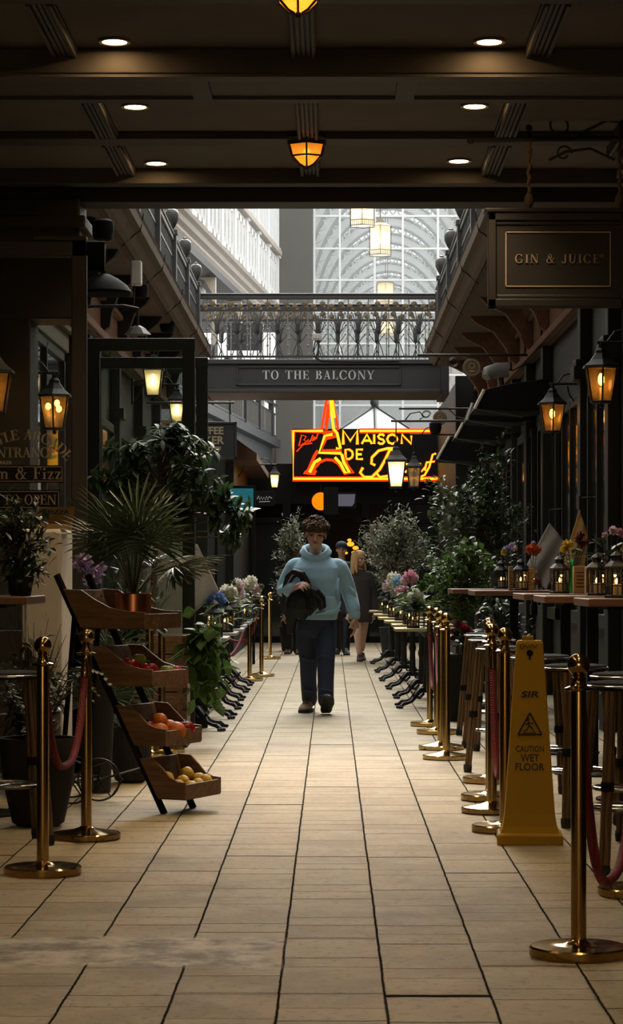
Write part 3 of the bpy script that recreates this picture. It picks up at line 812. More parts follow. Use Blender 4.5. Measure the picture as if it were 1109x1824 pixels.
# restaurant front closing the view under the neon sign
YR = 43.4
q = MB(); q.bb(-3.2, 2.5, YR, YR+.3, 2.55, 3.3); q.bb(-3.2, -1.9, YR, YR+.3, 0, 2.6); q.bb(1.9, 2.5, YR, YR+.3, 0, 2.6); q.bb(-.9, -.75, YR, YR+.2, 0, 2.6); q.bb(.55, .7, YR, YR+.2, 0, 2.6)
q.bb(-1.9, 1.9, YR, YR+.2, 2.2, 2.3); q.bb(-1.9, 1.9, YR, YR+.2, 0, .12)
rf = struct(q.build('wall_restaurant', M['black'], bevel=.01))
q = MB(); q.bb(-3.2, 3.5, YR+3.2, YR+3.4, 0, 3.3); q.bb(-3.2, 3.5, YR+.3, YR+3.4, 3.2, 3.3); q.bb(-3.3, -3.2, YR, YR+3.4, 0, 3.3); q.bb(3.5, 3.6, YR, YR+3.4, 0, 3.3); struct(q.build('wall_restaurant_interior', M['panel']))
q = MB(); g_ = MB(); g_.bb(-1.9, -.9, YR+.05, YR+.06, .12, 2.2); g_.bb(.7, 1.9, YR+.05, YR+.06, .12, 2.2); g_.build('pane', M['shopglass'], rf)
q = MB(); q.bb(1.93, 2.3, 35.6, 43.3, 0, 4.25); q.bb(1.87, 2.3, 35.5, 35.7, 0, 4.25); q.bb(1.83, 2.3, 35.4, 35.8, 2.95, 3.1); struct(q.build('wall_right_far', M['dark'], bevel=.01))
# shop fascia in the left recess past the bridge
q = MB(); q.bb(-3.3, -1.62, 35.8, 36.2, 0, 3.5); q.bb(-3.3, -1.5, 36.2, 43.2, 0, 3.3); struct(q.build('wall_left_far', M['dark'], bevel=.01))
q = MB(); q.prism([(-3.3, 3.7), (-1.75, 3.55), (-1.15, 3.12), (-1.15, 3.02), (-3.3, 3.0)], 36.3, 43.2, 'xz'); struct(q.build('roof_left_far', M['terra']))
# far kiosk with a glazed pyramid roof
YK = 47.8
xa, xb, za, zb = X(597, YK), X(740, YK), Z(770, YK), Z(718, YK)
t = thing('kiosk', 'glazed kiosk with pale pyramid roof rising behind the neon sign', 'kiosk', ((xa+xb)/2, YK + .8, 0))
h = (xb - xa) / 2
M['pyr'] = pm('white_translucent_roof', (.86,.89,.92), .4, var=.03, trans=.4)
q = MB(); q.add([(-h,-h,za),(h,-h,za),(h,h,za),(-h,h,za),(0,0,zb)], [(0,1,4),(1,2,4),(2,3,4),(3,0,4)]); lab(q.build('roof_glazing', M['pyr'], t), 'white pyramid roof panels')
for (x, y) in ((-h,-h),(h,-h),(h,h),(-h,h),(0,-h)):
    q = MB(); q.tube([(x,y,za),(0,0,zb)], .035, 6); q.build('roof_bar', M['rail'], t)
q = MB(); q.ball((0,0,zb+.08), .10, (1,1,1.2), 10); q.build('finial', M['rail'], t, smooth=True)
q = MB(); q.bb(-h,h,-h,h,za-.12,za); q.build('eaves', M['rail'], t)
q = MB(); q.bb(-h*.95,h*.95,-h*.95,h*.95,0,za-.12); q.build('cabin', M['white'], t)
# ====================================================================== LIGHTS OF THE PLACE (lamps)
# recessed downlights
dl = thing('recessed_downlight', '', 'ceiling light', (0,0,0), group='downlights in the passage ceiling')
q = MB(); q.lathe([(.064,.0),(.082,-.004),(.082,-.012),(.064,-.010),(.064,0)], 24); q.build('trim_ring', M['goldline'], dl, smooth=True)
q = MB(); q.lathe([(.0001,-.006),(.064,-.006)], 24); lab(q.build('lens', M['down'], dl), 'glowing warm lens')
spots = [(204,72,'left-hand row, nearest the camera'),(241,188,'left-hand row, middle one'),(278,289,'left-hand row, nearest the arcade'),
         (871,72,'right-hand row, nearest the camera'),(845,187,'right-hand row, middle one'),(817,285,'right-hand row, nearest the arcade')]
for i, (px, py, s_) in enumerate(spots):
    Y = (ZC - EYE) * FOC / (VY - py)
    o = dl if i == 0 else dup(dl, (0,0,0))
    o.location = (X(px, Y), Y, ZC - .001); o['label'] = 'round recessed downlight, ' + s_

DOWN = [(X(px, (ZC-EYE)*FOC/(VY-py)), (ZC-EYE)*FOC/(VY-py)) for (px, py, s_) in spots]
for Y, s_ in ((10.35, 'first'), (8.5, 'second'), (6.7, 'third'), (4.9, 'fourth')):  # unseen rows, added to light the near floor and the fronts of things
    for x, h_ in ((-1.14, 'left-hand'), (.83, 'right-hand')):
        o = dup(dl, (x, Y, ZC - .001)); o['label'] = 'added unseen downlight, %s row, %s one above the top edge of the photo' % (h_, s_); DOWN.append((x, Y))
# hanging half-lanterns under the ceiling ribs
def half_lantern(loc, label):
    t = thing('ceiling_lantern', label, 'lantern', loc, group='amber ceiling lanterns')
    q = MB(); q.lathe([(.17,.0),(.17,-.02),(.14,-.035),(.125,-.05)], 6, rot=PI/6); q.build('top_plate', M['iron'], t)
    q = MB(); q.lathe([(.122,-.05),(.10,-.125),(.05,-.17),(.018,-.182)], 6, rot=PI/6); lab(q.build('glass_shade', M['ambershade'], t), 'glowing amber glass')
    q = MB()
    for k in range(6):
        a = PI/6 + k*PI/3; c, s = math.cos(a), math.sin(a); a2 = a + PI/3; c2, s2 = math.cos(a2), math.sin(a2)
        q.tube([(.125*c,.125*s,-.05),(.103*c,.103*s,-.125),(.052*c,.052*s,-.172),(.02*c,.02*s,-.186)], .006, 5)
        q.tube([(.103*c,.103*s,-.125),(.103*c2,.103*s2,-.125)], .006, 5); q.tube([(.125*c,.125*s,-.05),(.125*c2,.125*s2,-.05)], .008, 5)
    q.ball((0,0,-.19), .016, n=8); q.build('frame', M['iron'], t)
    q = MB(); q.ball((0,0,-.10), .022, (1,1,1.4), 8); q.build('bulb', M['warmbulb'], t)
    return t
M['ambershade'] = pane('amber_diffusing_glass', (.5,.3,.1), .04, .2, .85, (1,.55,.14))
half_lantern((X(546, 14.72), 14.72, 3.985), 'amber half lantern under the ceiling rib, midway down the passage')
half_lantern((X(531, 10.8), 10.75, 3.995), 'amber half lantern cut by the top edge of the photo')

# wall lanterns
def street_lantern(name, label, loc, wall_dx, glass, bulb, sides=6, sc=1.0, group=None, hang=None, cluster=False):
    t = thing(name, label, 'lantern', loc, group=group)
    rot = PI / sides
    r0, r1, hh = .125*sc, .082*sc, .25*sc
    q = MB(); q.lathe([(r1, -hh/2), (r0, hh/2)], sides, rot=rot); q.f = [f for f in q.f if len(f) == 4 and sides != 4 or len(f) == 4 and max(f) - min(f) > 0]
    q.f = q.f[:sides]; q.build('glass_pane', M[glass], t)
    q = MB()
    for k in range(sides):
        a = rot + k*2*PI/sides; c, s = math.cos(a), math.sin(a); c2, s2 = math.cos(a+2*PI/sides), math.sin(a+2*PI/sides)
        q.tube([(r1*c, r1*s, -hh/2), (r0*c, r0*s, hh/2)], .0075*sc, 5)
        q.tube([(r0*c, r0*s, hh/2), (r0*c2, r0*s2, hh/2)], .008*sc, 5); q.tube([(r1*c, r1*s, -hh/2), (r1*c2, r1*s2, -hh/2)], .009*sc, 5)
    q.lathe([(r1*1.02, -hh/2-.012), (r1*1.02, -hh/2)], sides, rot=rot); q.ball((0,0,-hh/2-.03*sc), .018*sc, n=8)
    q.build('frame', M['iron'], t)
    q = MB(); q.lathe([(r0*1.2, hh/2), (r0*1.18, hh/2+.015*sc), (r0*.7, hh/2+.06*sc), (r0*.38, hh/2+.11*sc), (r0*.36, hh/2+.13*sc), (r0*.2, hh/2+.15*sc), (.0001, hh/2+.155*sc)], sides, rot=rot)
    q.ball((0,0,hh/2+.17*sc), .02*sc, (1,1,1.5), 8); q.build('roof', M['iron'], t)
    if cluster:
        for (dx, dz) in ((-.05,.02),(.02,.045),(.035,.0)):
            q = MB(); q.ball((dx*sc, 0, (.03+dz)*sc), .022*sc, (1,1,1.25), 8); q.build('bulb', M[bulb], t)
    else:
        q = MB(); q.ball((0,0,.04*sc), .024*sc, (1,1,1.9), 10); q.build('bulb', M[bulb], t)
    q = MB(); q.tube([(0,0,-hh/2),(0,0,-.02*sc)], .014*sc, 8); lab(q.build('candle_tube', M['wax'], t), 'pale candle tube')
    top = hh/2 + .19*sc
    if hang == 'chain':
        q = MB(); q.tube([(0,0,top-.02),(0,0,top+.25)], .008, 6)
        q.tube([(-.06,0,top+.25),(wall_dx,0,top+.25)], .014, 8)
        q.tube([(.1,0,top+.25),(.17,0,top+.34),(.28,0,top+.36),(.33,0,top+.30),(.28,0,top+.27)], .008, 6)
        q.build('bracket', M['iron'], t)
    else:
        s = 1 if wall_dx > 0 else -1
        q = MB(); q.tube([(-s*.03,0,top+.0),(wall_dx,0,top+.0)], .012, 8)
        q.tube([(0,0,top-.04),(0,0,top+.0)], .01, 6)
        q.tube([(s*.05,0,top+.01),(s*.10,0,top+.08),(s*.18,0,top+.10),(wall_dx,0,top+.02)], .008, 6)
        q.tube([(wall_dx - s*.02,0,top-.22),(wall_dx - s*.10,0,top-.10),(wall_dx - s*.12,0,top-.02)], .008, 6)
        q.box((wall_dx - s*.012,0,top-.08), (.024,.09,.3)); q.build('bracket', M['iron'], t)
    return t
G1 = 'amber hexagonal wall lanterns'
street_lantern('wall_lantern', 'black hexagonal wall lantern glowing amber, larger and nearer of the two on the right', (2.0, 17.5, 2.66), .3, 'amber', 'warmbulb', 6, 1.0, G1)
street_lantern('wall_lantern', 'black hexagonal wall lantern glowing amber, smaller and farther of the two on the right', (2.04, 21.8, 2.70), .26, 'amber', 'warmbulb', 6, 1.0, G1)
street_lantern('wall_lantern', 'black wall lantern with three amber bulbs seen through the lettered entrance glass', (X(97,18.7), 18.7, Z(735,18.7)), -.25, 'amber', 'warmbulb', 6, 1.0, G1, cluster=True)
street_lantern('wall_lantern', 'amber wall lantern half out of frame at the left edge', (X(-12,15.7), 15.7, Z(700,15.7)), -.2, 'amber', 'warmbulb', 6, 1.05, G1)
G2 = 'frosted lanterns in the arcade'
street_lantern('wall_lantern', 'frosted square lantern seen through the green glazed screen, larger of the two there', (X(273,23.8), 23.8, Z(682,23.8)), -2.35 - X(273,23.8), 'frost', 'softbulb', 4, 1.05, G2)
street_lantern('wall_lantern', 'frosted square lantern seen through the green glazed screen, smaller of the two there', (X(315,27.7), 27.7, Z(733,27.7)), -2.35 - X(315,27.7), 'frost', 'softbulb', 4, 1.0, G2)
street_lantern('wall_lantern', 'small frosted lantern on bracket below the terracotta awning roof', (X(489,38), 38, Z(857,38)), -.62, 'frost', 'softbulb', 4, .85, G2)
street_lantern('hanging_lantern', 'bright opal square lantern hanging in front of the neon sign', (X(705,28), 28, Z(845,28)), 2.2 - X(705,28), 'opal', 'softbulb', 4, 1.22, G2, hang='chain')
street_lantern('hanging_lantern', 'unlit lantern half hidden behind the bright opal lantern', (X(737,33), 33, Z(850,33)), 2.2 - X(737,33), 'frost', 'wax', 4, 1.1, G2, hang='chain')
# big pendants in the upper void
def pendant(px, py_bot, w, Y, label):
    t = thing('pendant_lantern', label, 'lantern', (X(px, Y), Y, Z(py_bot, Y)), rz=.5, group='cream pendant lanterns in the upper void')
    R = w * Y / FOC / 2 * 1.04; H_ = R * 2.35
    q = MB(); q.lathe([(R*.93, .02), (R*.93, H_)], 6); q.f = q.f[:6]; lab(q.build('shade', M['pendshade'], t), 'glowing cream shade')
    q = MB()
    for k in range(6):
        a = k*PI/3; c, s = math.cos(a), math.sin(a); c2, s2 = math.cos(a+PI/3), math.sin(a+PI/3)
        q.tube([(R*c, R*s, 0), (R*c, R*s, H_)], R*.03, 5)
        for z in (0, H_*.16, H_): q.tube([(R*c,R*s,z),(R*c2,R*s2,z)], R*.03, 5)
        for j in range(1, 6):
            u = j/6; x_, y_ = R*(c*(1-u)+c2*u), R*(s*(1-u)+s2*u); q.tube([(x_,y_,0),(x_,y_,H_*.16)], R*.018, 4)
    q.lathe([(R*1.05,H_),(R*.5,H_*1.12),(R*.1,H_*1.3)], 6); q.tube([(0,0,H_*1.3),(0,0,13.8 - Z(py_bot, Y))], R*.04, 6)
    q.build('frame', M['bronze'], t)
    q = MB(); q.ball((0,0,H_*.55), R*.26, n=10); q.build('bulb', M['pendbulb'], t)
    return t
M['bronze'] = pm('bronze_frame', (.10,.07,.045), .5, metal=.4)
M['pendshade'] = pane('cream_pendant_glass', (.9,.8,.6), .02, .3, .9, (1,.93,.76))
M['pendbulb'] = emit('pendant_bulb', (1,.74,.38), 25)
pendant(645, 403, 47, 43.7, 'cream pendant lantern in the void, nearest, cut by the dark lintel')
pendant(677, 455, 42, 50, 'cream pendant lantern in the void, fully visible above the footbridge')
pendant(686, 545, 33, 64, 'hazy cream pendant lantern behind the glazed end screen')
pendant(690, 600, 27, 80, 'farthest cream pendant lantern, glimpsed through the footbridge railing')

# ====================================================================== SIGNS
t = thing('hanging_sign', 'black hanging shop sign with gilt border lettered Gin & Juice', 'sign', (X(993,14.3), 14.3, Z(465,14.3)))
def R_(px, py): return X(px,14.3) - X(993,14.3), Z(py,14.3) - Z(465,14.3)
xa, za = R_(868, 548); xb, zb = R_(1118, 380)
q = MB(); q.bb(xa, xb, -.03, .03, za, zb)
for (a, c, d, e) in ((xa, xb, zb-.05, zb), (xa, xb, za, za+.05), (xa, xa+.05, za, zb), (xb-.05, xb, za, zb)): q.bb(a, c, -.05, .05, d, e)
for (a, c, d, e) in ((xa+.05, xb-.05, zb-.075, zb-.05), (xa+.05, xb-.05, za+.05, za+.075)): q.bb(a, c, -.04, .04, d, e)
q.bb(xa-.02, xb+.02, -.06, .06, zb, zb+.025)
q.build('board', M['signblack'], t, bevel=.006)
xc, zc = R_(899, 512); xd, zd = R_(1086, 414)
q = MB()
for (a, c, d, e) in ((xc, xd, zd-.006, zd), (xc, xd, zc, zc+.006), (xc, xc+.006, zc, zd), (xd-.006, xd, zc, zd)): q.bb(a, c, -.036, -.03, d, e)
lab(q.build('border_line', M['goldline'], t), 'thin gilt rectangle')
q = MB(); xt, zt_ = R_(991, 470); wtot = (1066-916)*14.3/FOC
sz = wtot / serif_width('GIN & JUICE', 1, .2); serif(q, 'GIN & JUICE', sz, xt, -.03, zt_, .006, .2)
xr_, zr_ = R_(1070, 457); q.tube([(xr_+.012*math.cos(a*PI/5), -.033, zr_+.012*math.sin(a*PI/5)) for a in range(10)], .002, 4, closed=True); q.bb(xr_-.004, xr_+.004, -.036, -.03, zr_-.005, zr_+.005)
lab(q.build('lettering', M['gold'], t), 'dull gold serif words Gin & Juice')
# bracket with scrolls and the rope
br_ = thing('sign_bracket', 'scrolled iron bracket arm with rope above the Gin & Juice sign', 'bracket', (X(1065,14.3), 14.3, Z(250,14.3)))
l = X(838,14.3) - X(1065,14.3)
q = MB(); q.tube([(l,0,0),(.28,0,.012)], .016, 8); q.ball((l,0,0), .024, n=8); q.tube([(-.42,0,.0),(-.42,0,.07)], .01, 6); q.ball((-.42,0,.075), .022, n=8); q.build('arm', M['iron'], br_)
q = MB()
sp_ = [(-.23 + .07*(1 - i*.02)*math.cos(1.2 + i*.3), 0, .09 + .07*(1 - i*.02)*math.sin(1.2 + i*.3)) for i in range(24)]
q.tube(sp_, .007, 6)
q.tube([(-.15,0,.0),(-.07,0,.06),(.05,0,.12),(.18,0,.10)], .009, 6)
q.tube([(-.3,0,-.12),(-.2,0,-.07),(-.05,0,-.05),(.1,0,-.12)], .009, 6)
sp_ = [(-.21 + .05*(1 - i*.03)*math.cos(i*.35), 0, -.08 + .05*(1 - i*.03)*math.sin(i*.35)) for i in range(18)]
q.tube(sp_, .007, 6); q.build('scroll', M['iron'], br_)
zl = Z(378,14.3) - Z(250,14.3)
for xx in (-.42, .13):
    q = MB(); q.tube([(xx + .005*math.sin(i*1.3), .005*math.cos(i*1.3), -i*(-zl)/30) for i in range(31)], .012, 6); q.ball((xx,0,-.06), .02, n=8); q.ball((xx,0,zl+.07), .03, (1,1,1.6), 8)
    lab(q.build('rope', M['dry'], br_), 'twisted rope hanger')
# left: coffee board
YC = 27.
t = thing('hanging_sign', 'slate grey coffee board with pale yellow capitals beside the green screen post', 'sign', (X(378,YC), YC, Z(785,YC)))
hw, hh = .28, .215
q = MB(); q.bb(-hw, hw, -.025, .025, -hh, hh)
for (a, c, d, e) in ((-hw, hw, hh-.025, hh), (-hw, hw, -hh, -hh+.025), (-hw, -hw+.025, -hh, hh), (hw-.025, hw, -hh, hh)): q.bb(a, c, -.04, .04, d, e)
q.tube([(-.2,0,hh),(-.2,0,hh+.22)], .008, 6); q.tube([(.2,0,hh),(.2,0,hh+.22)], .008, 6); q.tube([(-.75,0,hh+.22),(.25,0,hh+.22)], .014, 8)
q.build('board', M['navy'], t, bevel=.005)
q = MB(); xr = X(398, YC) - X(378, YC)
for (s_, sz, zz) in (('COFFEE', .115, .075), ('BARKER', .125, -.038), ('CARDIFF', .075, -.125)):
    q = MB(); v_, f_ = sans(s_, sz, .004, .0035, 'RIGHT'); q.add(v_, f_, Matrix.Translation((xr if sz > .1 else xr - .03, -.03, zz))); lab(q.build('lettering', M['goldpale'], t), 'pale yellow capitals')
# teal screen and small script sign
YT = 33.
t = thing('menu_screen', 'black framed menu screen glowing teal beyond the leafy branch', 'screen', (X(418,YT), YT, Z(890,YT)))
hw, hh = 37*YT/FOC, 25*YT/FOC
q = MB(); q.bb(-hw, hw, -.02, .05, -hh, hh)
for sx in (-1, 1): q.bb(sx*hw*.9-.02, sx*hw*.9+.02, 0, .05, -Z(890,YT)+.0, -hh)
q.build('casing', M['black'], t, bevel=.006)
q = MB(); q.bb(-hw+.03, hw-.03, -.028, -.02, -hh+.04, hh-.04); lab(q.build('display', M['teal'], t), 'teal lit display')
q = MB(); v_, f_ = sans('o thats', .075, .003, 0); q.add(v_, f_, Matrix.Translation((.08, -.03, -.02))); lab(q.build('lettering', M['tealtext'], t), 'faint pale lettering')
YT = 35.
t = thing('wall_sign', 'small black shop sign with white script left of the bracket lantern', 'sign', (X(471,YT), YT, Z(888,YT)))
q = MB(); q.box((0,0,0), (.30,.04,.22)); q.tube([(-.15,0,.08),(-.5,0,.08)], .015, 6); q.build('board', M['black'], t, bevel=.005)
q = MB()
q.tube([(-.11,-.03,-.01),(-.09,-.03,.04),(-.07,-.03,-.02),(-.05,-.03,.03),(-.03,-.03,-.02),(-.01,-.03,.02),(.01,-.03,-.02),(.03,-.03,.035),(.05,-.03,-.02),(.07,-.03,.03),(.11,-.03,.0)], .007, 5)
q.tube([(-.08,-.03,-.05),(.08,-.03,-.045)], .006, 5); lab(q.build('lettering', M['sill'], t), 'white script')
# round gilt discs on brackets
for (px, py, Y, s_) in ((840, 655, 26., 'larger and nearer, level with the footbridge beam'), (783, 745, 34.6, 'smaller and farther, above the neon sign')):
    t = thing('round_sign', 'round dull gold hanging disc sign, ' + s_, 'sign', (X(px,Y), Y, Z(py,Y)), group='round gold disc signs')
    q = MB(); q.lathe([(.001,-.012),(.098,-.012),(.104,-.006),(.104,.006),(.098,.012),(.001,.012)], 28, M=Matrix.Rotation(PI/2,4,'X')); q.build('disc', M['gild'], t, smooth=.5)
    q = MB(); q.tube([(.085*math.cos(a*PI/12),-.014,.085*math.sin(a*PI/12)) for a in range(24)], .004, 5, closed=True)
    q.tube([(.03*math.cos(a*PI/6),-.014,.03*math.sin(a*PI/6)+.02) for a in range(12)], .005, 5, closed=True); q.bb(-.03,.03,-.018,-.012,-.045,-.03); q.build('emblem', M['goldline'], t)
    q = MB(); q.tube([(0,0,.1),(0,0,.14)], .006, 5); q.tube([(-.6,0,.14),(2.2 - X(px,Y),0,.14)], .014, 8)
    for i in (0, 1): q.tube([(-.2 + .07*(1-j*.03)*math.cos(j*.4+i*3), 0, .14 - .08 + .06*(1-j*.03)*math.sin(j*.4+i*3)) for j in range(16)], .006, 5)
    q.tube([(.12,0,.14),(.25,0,.02),(.45,0,-.03),(.6,0,.05)], .008, 5); q.build('bracket', M['iron'], t)

# the neon sign
YN = 43.0
ns = thing('neon_sign', 'red and yellow neon restaurant sign with tower motif lettered Maison de Boeuf', 'sign', (X(648,YN), YN, Z(810,YN)))
kx = YN / FOC
def NP(px, py, y=-.06): return Vector(((px-648)*kx, y, (810-py)*kx))
q = MB(); q.bb(-128*kx, 152*kx, -.04, .06, -47*kx, 46*kx); q.build('panel', M['black'], ns)
def tube2(name, pts, r1=.017, r2=.034, label=None):
    q = MB(); q.tube([p + Vector((0, .03, 0)) for p in pts], r2, 6); lab(q.build(name, M['neonr'], ns), 'red neon outline')
    q = MB(); q.tube(pts, r1, 6); lab(q.build(name, M['neony'], ns), 'yellow neon tube')
tube2('border_tube', [NP(575,768), NP(522,768), NP(522,853), NP(795,853), NP(795,768), NP(640,768)], .028, .05)
# tower: spire, legs and arch
def rr(name, pts, r): q = MB(); q.tube(pts, r, 6); lab(q.build(name, M['neonr'], ns), 'red neon outline')
def yy_(name, pts, r): q = MB(); q.tube([p + Vector((0,-.03,0)) for p in pts], r, 6); lab(q.build(name, M['neony'], ns), 'yellow neon tube')
rr('spire_tube', [NP(586,688), NP(583,702), NP(572,766), NP(581,766), NP(587,715), NP(590,700)], .026)
rr('spire_tube', [NP(588,690), NP(602,766), NP(594,766)], .026)
rr('spire_tube', [NP(579,760), NP(584,720)], .022)
yy_('spire_tube', [NP(587,695), NP(590,735), NP(594,765), NP(600,772), NP(606,799), NP(598,799)], .03)
yy_('spire_tube', [NP(590,700), NP(596,745)], .022)
yy_('leg_tube', [NP(592,774), NP(578,777), NP(568,807), NP(608,808)], .025); rr('leg_tube', [NP(574,771), NP(595,770), NP(598,777), NP(580,782), NP(573,803), NP(608,803)], .03)
rr('leg_tube', [NP(566,803), NP(560,812), NP(549,838), NP(541,842), NP(560,844), NP(562,838)], .03); yy_('leg_tube', [NP(571,817), NP(560,824), NP(551,842)], .028)
yy_('leg_tube', [NP(608,809), NP(612,824), NP(622,842), NP(614,842), NP(606,826), NP(596,815)], .03); rr('leg_tube', [NP(612,810), NP(618,828), NP(629,842), NP(612,844)], .026)
rr('arch_tube', [NP(556,844), NP(561,833), NP(570,823), NP(581,819), NP(592,820), NP(602,826), NP(609,836), NP(614,844)], .028)
# capitals, each letter a bent tube
def letter(ch, px, py, w, h):
    S = {'M': [[(0,0),(0,1),(.5,.25),(1,1),(1,0)]], 'A': [[(0,0),(.5,1),(1,0)],[(.22,.34),(.78,.34)]], 'I': [[(.5,0),(.5,1)]], 'S': [[(.92,.82),(.7,.98),(.3,.98),(.08,.78),(.25,.56),(.75,.44),(.92,.22),(.7,.02),(.3,.02),(.06,.18)]],
         'O': [[(.5,1),(.15,.85),(0,.5),(.15,.15),(.5,0),(.85,.15),(1,.5),(.85,.85),(.5,1)]], 'N': [[(0,0),(0,1),(1,0),(1,1)]], 'D': [[(0,0),(0,1),(.5,1),(.9,.8),(1,.5),(.9,.2),(.5,0),(0,0)]], 'E': [[(1,1),(0,1),(0,0),(1,0)],[(0,.5),(.8,.5)]]}[ch]
    for st_ in S: tube2('letter_tube', [NP(px + u*w, py - v*h) for u, v in st_], .028 if h > 17 else .02, .037 if h > 17 else .029)
letter('M', 611, 792, 25, 25)
for ch, px, w in (('A',644,18),('I',662,8),('S',672,13),('O',689,18),('N',715,17)): letter(ch, px, 791, w, 17)
letter('D', 615, 818, 13, 17); letter('E', 635, 818, 11, 17)
# script words
bo = [(703,799),(690,799),(674,803),(662,815),(661,826),(668,829)]
tube2('script_tube', [NP(*p) for p in bo], .022, .034)
tube2('script_tube', [NP(*p) for p in [(694,801),(686,818),(676,836),(662,850),(648,850),(641,842),(646,833)]], .024, .036)
tube2('script_tube', [NP(*p) for p in [(694,801),(704,803),(705,812),(694,820),(702,824),(702,838),(690,848),(676,850),(670,843)]], .02, .032)
tube2('script_tube', [NP(*p) for p in [(722,826),(714,832),(714,840),(722,841),(728,833),(722,826),(733,828)]], .016, .028)
tube2('script_tube', [NP(*p) for p in [(733,836),(741,830),(739,825),(733,828),(731,838),(740,840)]], .016, .028)
tube2('script_tube', [NP(*p) for p in [(748,825),(744,836),(750,840),(757,832),(759,825),(756,838),(762,838)]], .016, .028)
tube2('script_tube', [NP(*p) for p in [(776,808),(770,810),(764,832),(756,846),(748,850)]], .016, .028); tube2('script_tube', [NP(*p) for p in [(758,824),(776,822)]], .014, .026)
def nred(pts): q = MB(); q.tube([NP(*p) for p in pts], .012, 5); lab(q.build('script_tube', M['neonr'], ns), 'small red neon script')
nred([(532,795),(537,775),(545,778),(541,784),(546,787),(535,794)]); nred([(545,788),(549,783),(548,789),(552,785)]); nred([(552,788),(557,775),(554,783),(558,780),(556,786)])
nred([(558,784),(562,779),(559,778),(559,785),(563,781)]); nred([(563,782),(565,775),(567,771)]); nred([(528,805),(540,792),(556,790)])
# lights of the restaurant front
t = thing('globe_light', 'orange globe light hanging under the neon sign', 'lamp', (X(571,43.1), 43.1, Z(893,43.1)))
q = MB(); q.ball((0,0,0), .165, n=20); lab(q.build('globe', M['orange'], t, smooth=True), 'glowing orange globe'); q = MB(); q.tube([(0,0,.16),(0,0,.42)], .01, 6); q.build('cord', M['iron'], t)
q = MB(); q.box((X(589,42.8), 42.8, Z(893,42.8)), (.27,.04,.50)); q.bb(X(589,42.8)-.12, X(589,42.8)-.10, 42.8, 43.42, 2.7, 2.72); q.bb(X(589,42.8)+.10, X(589,42.8)+.12, 42.8, 43.4, 2.7, 2.72); tag(q.build('notice_board', M['black'], bevel=.01), 'narrow black board hiding the right half of the orange globe', 'sign')
t = thing('lit_panel', 'pale lilac lit panel right of the orange globe', 'sign', (X(614,42.9), 43.0, Z(891,43.0)))
q = MB(); q.box((0,.02,0), (.42,.05,.30)); q.bb(-.15,-.13,.02,.4,.05,.07); q.bb(.13,.15,.02,.4,.05,.07); q.build('casing', M['black'], t); q = MB(); q.prism([(-.19,.11),(.19,.11),(.17,-.06),(.13,-.11),(-.15,-.11)], -.02, 0, 'xz'); lab(q.build('display', M['palescreen'], t), 'pale lit panel')
for i, (px, py, Y, r) in enumerate(((622,962,45.5,.035),(624,969,45.5,.06),(633,976,45.6,.05),(630,984,46,.04),(683,972,44.6,.06),(690,1027,44,.055),(672,925,44.4,.04),(640,1000,45.8,.03),(616,985,45.8,.03))):
    o = MB(); o.ball((0,0,0), r, (1.2,1,.8), 8)
    tag(o.build('table_lamp' if r < .04 else 'pendant_lamp', M['rlamp'], loc=(X(px,Y), Y, Z(py,Y))), 'tiny orange lamp glowing inside the dark restaurant at the far end', 'lamp', 'orange lamps inside the far restaurant')

# lettered entrance screen at the left
YE = 14.9
es = thing('entrance_screen', 'brown framed glazed screen with gold entrance lettering at the left edge', 'screen', (X(40,YE), YE, 0))
def EX(px): return X(px,YE) - X(40,YE)
top = Z(430,YE)
q = MB(); q.bb(EX(128), EX(155), -.03, .03, 0, top); q.bb(EX(-76), EX(-48), -.03, .03, 0, top); q.bb(EX(-76), EX(155), -.03, .03, top-.10, top); q.bb(EX(-76), EX(155), -.03, .03, .0, .9)
q.bb(EX(60), EX(155), -.045, .045, top, top+.03); q.build('frame', M['stile'], es, bevel=.006)
q = MB(); q.bb(EX(-48), EX(128), -.004, .004, .9, top-.1); q.build('pane', M['glass'], es)
q = MB()
serif(q, 'CASTLE ARCADE', .065, EX(42), -.006, Z(783,YE), .004, -.02, arc=(EX(42), Z(783,YE) - .33, .33))
serif(q, 'ENTRANCE', .064, EX(41), -.006, Z(815,YE), .004, .0)
lab(q.build('lettering', M['gold'], es), 'dull gold arched entrance lettering')
def plaque(px0, px1, py0, py1, nm):
    p_ = MB(); p_.bb(EX(px0), EX(px1), -.02, -.004, Z(py1,YE), Z(py0,YE)); o = p_.build(nm, M['black'], es)
    l_ = MB(); a, c, d, e = EX(px0)+.008, EX(px1)-.008, Z(py1,YE)+.008, Z(py0,YE)-.008
    for (i, j, k, m_) in ((a, c, e-.004, e), (a, c, d, d+.004), (a, a+.004, d, e), (c-.004, c, d, e)): l_.bb(i, j, -.023, -.02, k, m_)
    l_.build('border_line', M['gold'], o); return o
o = plaque(-40, 114, 829, 860, 'plaque'); q = MB(); serif(q, 'Rum & Fizz', .076, EX(110) - serif_width('Rum & Fizz', .076, .05)/2, -.02, Z(854,YE), .004, .05); lab(q.build('lettering', M['gold'], o), 'gold words Rum & Fizz')
o = plaque(-40, 108, 873, 907, 'plaque'); q = MB(); serif(q, 'PUSH TO OPEN', .062, EX(101) - serif_width('PUSH TO OPEN', .062, .0)/2, -.02, Z(899,YE), .004, .0); lab(q.build('lettering', M['gold'], o), 'gold words Push To Open')
q = MB(); v_, f_ = sans('BARKER', .028, .003, 0.001, 'CENTER', 1.2); q.add(v_, f_, Matrix.Translation((EX(5), -.008, Z(828,YE)+.004))); q.build('lettering', M['gold'], es)

